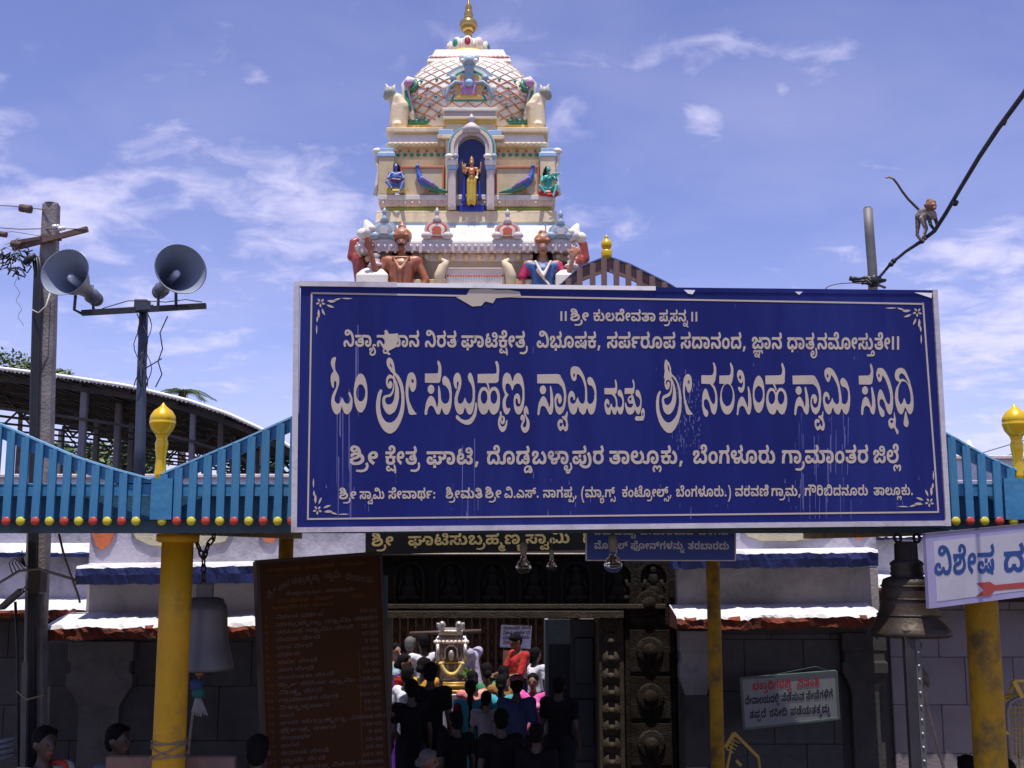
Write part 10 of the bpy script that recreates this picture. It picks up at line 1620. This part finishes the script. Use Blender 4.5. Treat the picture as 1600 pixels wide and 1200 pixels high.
# collapsible gate, paper notice, plank door at the back of the courtyard
YG2 = 19.4; gt = thing('folding_gate', 'brown steel folding lattice gate across the hall behind the palanquin', 'gate', (X(740, YG2), YG2, -.06)); gs = M('gate_brown', (.16, .07, .045), .6, .2)
for k in range(23):
    px = 600 + k * 12.5
    if 770 < px < 838 and 0: continue
    MB().bar(P(px, 966, YG2), P(px, 1140, YG2), .022, .03).build('upright', gs, gt)
    for j in range(8):
        a, b_ = 972 + j * 20, 992 + j * 20; MB().bar(P(px, a, YG2 - .02), P(px + 12.5, b_, YG2 - .02), .014, .008).build('lattice_bar', gs, gt); MB().bar(P(px, b_, YG2 - .032), P(px + 12.5, a, YG2 - .032), .014, .008).build('lattice_bar', gs, gt)
pp = Board((782, 1012), 19.2, (830, 1013), 19.2); t = thing('paper_notice', 'pale lilac paper notice tied to the folding gate behind the boy in red', 'sign', tuple(pp(806, 1012)))
pp.slab(MB(), [(783, 976), (831, 978), (829, 1014), (781, 1011)], -.01, 0).build('sheet', M('lilac_paper', (.55, .54, .72), .8), t); pp.text('paper', [M('paper_blue_ink', (.03, .03, .12), .6), red_l], t, .003)
t = thing('wooden_counter', 'brown wooden counter panel behind the boy in the red shirt', 'counter', (X(805, 18.9), 18.9, -.06)); wd_ = M('brown_wood', (.16, .085, .045), .6, var=.25, sc=6, c2=(.10, .05, .03), bump=.2, streak=True)
for k in range(3): MB().box(X(786 + k * 14, 18.9), X(799 + k * 14, 18.9), 18.85, 18.9, -.06, Z(1016, 18.9)).build('plank', wd_, t, bevel=.006)
# ================================================================ PEOPLE
def cm(n, c, **k): return M(n, c, .85, spec=.15, var=k.pop('var', .1), sc=10, bump=.9, bs=16, **k)
whi, lil, bla, red_c, grn_c = cm('white_cotton', (.66, .66, .72), c2=(.48, .48, .55)), cm('lilac_shirt', (.42, .38, .48)), cm('black_cloth', (.008, .008, .010)), cm('red_cloth', (.42, .035, .03)), cm('dark_trousers', (.015, .016, .022))
teal_c, maro, pink, salm, navy, purp = cm('teal_blouse', (.05, .36, .44), c2=(.10, .28, .30)), cm('maroon_cloth', (.14, .02, .045)), cm('bright_pink_sari', (.70, .10, .40), c2=(.72, .35, .50)), cm('salmon_sari', (.72, .24, .22), c2=(.75, .48, .36)), cm('navy_check_shirt', (.045, .06, .15)), cm('purple_cloth', (.14, .03, .34))
must = cm('mustard_cloth', (.55, .30, .04), c2=(.40, .10, .04)); leafc = cm('green_sari', (.04, .22, .10), c2=(.30, .25, .05))
YGR, YGP = -.34, -.06
def stand(px, py, Y, zf): return (P(px, py, Y).z - zf) / 1.6
armf = dict(elL=(-.22, -.12, 1.14), wrL=(-.16, -.34, 1.12), elR=(.22, -.12, 1.14), wrR=(.16, -.34, 1.12))
def pallu(c):
    def f(t, J, h): fuse('sari_end', [('c', (-.15, -.08, 1.42), .05, (.12, -.14, 1.12), .07, 0), ('c', (-.16, .02, 1.44), .055, (-.12, .13, 1.2), .06, 0), ('c', (-.12, .13, 1.2), .06, (-.10, .15, .75), .075, 0)], .018, [c], t)
    return f
def shawl(c):
    def f(t, J, h): fuse('long_scarf', [('c', (.16, -.06, 1.42), .05, (.18, .10, 1.36), .055, 0), ('c', (.18, .10, 1.36), .06, (.15, .16, .45), .075, 0), ('c', (-.16, -.06, 1.42), .05, (-.19, .09, 1.36), .05, 0), ('c', (-.19, .09, 1.36), .05, (-.19, .10, 1.0), .055, 0)], .018, [c], t)
    return f
def shirt_lines(c):
    def f(t, J, h):
        for k in range(6):
            z = 1.02 + k * .065; MB().tube([(math.cos(a) * .162, math.sin(a) * .158, z) for a in np.linspace(0, 2 * pi, 25)[:-1]], .010, 5, closed=True).build('shirt_stripe', c, t)
    return f
PE = [ # label, px, py, Y, yaw, skin, top, bottom, options
 ('man with greying head and white shirt seen from behind at the left of the palanquin', 641, 1008, 17.6, pi - .3, skin1, whi, grn_c, dict(hc=hairg, sleeve=.7)),
 ('dark haired man bowing close behind the palanquin left side, red flower at ear', 661, 1005, 17.2, pi + .5, skin2, whi, grn_c, dict(pose=armf)),
 ('person in pale blue at the left edge of the doorway', 617, 1018, 17.0, .8, skin3, cm('pale_blue_cloth', (.28, .40, .45)), grn_c, dict(hair='bun', fem=True)),
 ('woman in red and purple sari facing right near the left jamb', 632, 1037, 16.3, 1.3, skin1, red_c, purp, dict(hair='bun', fem=True, lower='sari', extra=pallu(purp))),
 ('youth in white shirt standing low left of the palanquin', 637, 1056, 15.6, 2.5, skin2, whi, grn_c, dict()),
 ('priest like man in lilac shirt leaning at the right side of the palanquin', 740, 1000, 17.3, -1.9, skin2, lil, whi, dict(pose=dict(armf, che=(0, -.06, 1.27), nek=(0, -.10, 1.44), hea=(0, -.15, 1.57)), sleeve=1.7)),
 ('boy in red checked shirt looking down beside the paper notice', 810, 1003, 17.4, -1.0, skin1, red_c, navy, dict(pose=dict(armf, pit=.5, hea=(0, -.05, 1.59)), sleeve=.9, extra=shirt_lines(cm('pink_stripe', (.62, .30, .28))))),
 ('black haired person in white top and dark vest right of the red shirted boy', 837, 1024, 17.2, 2.4, skin2, whi, bla, dict()),
 ('woman in bright pink sari and glasses facing the camera', 833, 1066, 15.7, -.2, skin1, pink, pink, dict(hair='bun', fem=True, lower='sari', extra=pallu(pink))),
 ('woman in teal blouse with thick braid, back to camera', 783, 1069, 15.6, pi - .1, skin1, teal_c, teal_c, dict(hair='braid', fem=True, lower='sari')),
 ('woman with dark hair partly hidden behind the teal blouse', 787, 1054, 16.2, pi + .2, skin1, cm('brown_gold_cloth', (.28, .14, .05)), maro, dict(hair='bun', fem=True, lower='sari')),
 ('woman in salmon pink sari behind the long braided girl', 738, 1062, 16.0, pi + .4, skin3, salm, salm, dict(hair='bun', fem=True, lower='sari', pose=armf)),
 ('girl with very long braid, maroon scarf and teal dress, back to camera', 735, 1076, 15.2, pi, skin1, teal_c, teal_c, dict(hair='braid', fem=True, lower='dress', extra=shawl(maro))),
 ('woman in mustard sari squeezed between the white shirted youth and the palanquin', 662, 1042, 16.1, pi - .5, skin1, must, must, dict(hair='bun', fem=True, lower='sari', extra=pallu(must))),
 ('woman in green sari with bun just right of the leaf bunch', 760, 1050, 16.4, pi + .3, skin1, leafc, leafc, dict(hair='bun', fem=True, lower='sari', extra=pallu(leafc))),
 ('child in lilac shirt between the braided girl and the teal blouse', 760, 1093, 15.0, pi - .2, skin3, lil, grn_c, dict()),
 ('man in navy checked shirt and pink cap, back to camera in the shade', 807, 1071, 14.35, pi + .15, skin2, navy, grn_c, dict(cap=cm('pink_cap', (.40, .12, .16)), sleeve=.8)),
]
for lb, px, py, Y, yaw, sk, top, bot, kw in PE:
    zf = YGP if Y > 16.75 else YGR if Y > 14.3 else 0
    person(lb, px, py, Y, yaw, sk, top, bot, scale=stand(px, py, Y, zf if Y > 16.75 else YGR), **kw)
DK = [
 ('broad silhouetted man, back to camera, darkest figure in the doorway', 673, 1052, 12.9, pi - .2, dict(build=1.1)),
 ('dark silhouetted man standing left of the broad silhouetted man', 643, 1078, 12.6, pi + .3, dict(build=1.0)),
 ('silhouetted man left of the slim pillar, close behind the open door leaf', 874, 1072, 12.9, pi - .4, dict(build=1.1)),
 ('round headed silhouette low in front of the teal blouse', 783, 1126, 10.9, pi + .1, dict(build=1.1)),
 ('round headed silhouette low in front of the pink sari', 838, 1148, 10.6, pi - .1, dict()),
 ('dark headed person behind the foot of the price board', 712, 1128, 11.4, pi + .6, dict(build=1.1)),
 ('man in pale collared shirt with red scarf at the lower left corner', 70, 1163, 8.35, .9, dict(top=cm('pale_shirt', (.42, .39, .37)), extra=lambda t, J, h: fuse('red_scarf', [('c', (.10, -.12, 1.46), .02, (.14, -.15, 1.2), .03, 0), ('c', (.10, -.10, 1.47), .02, (.05, .06, 1.47), .02, 0)], .012, [red_c], t))),
 ('dark haired man looking right beside the left yellow pillar', 184, 1158, 8.7, 1.25, dict(top=cm('grey_blue_shirt', (.13, .15, .19)))),
 ('dark head just left of the foot of the maroon price board', 403, 1176, 8.2, pi, dict(build=.95)),
 ('dark head left of the right yellow pillar at the bottom edge', 1512, 1204, 8.5, pi, dict()),
 ('dark head right of the right yellow pillar at the bottom edge', 1572, 1209, 8.6, pi, dict()),
]
for lb, px, py, Y, yaw, kw in DK:
    k = dict(kw); tp = k.pop('top', bla); person(lb, px, py, Y, yaw, skin2, tp, grn_c, scale=stand(px, py, Y, 0), legs=True, vox=.018, **k)  # black tops and dark skin put the shade into these silhouettes
person('woman with grey streaked hair looking right at the bottom of the picture', 669, 1190, 9.6, 1.2, skin1, maro, maro, hc=hairg, hair='bun', fem=True, lower='sari', scale=stand(669, 1190, 9.6, 0))
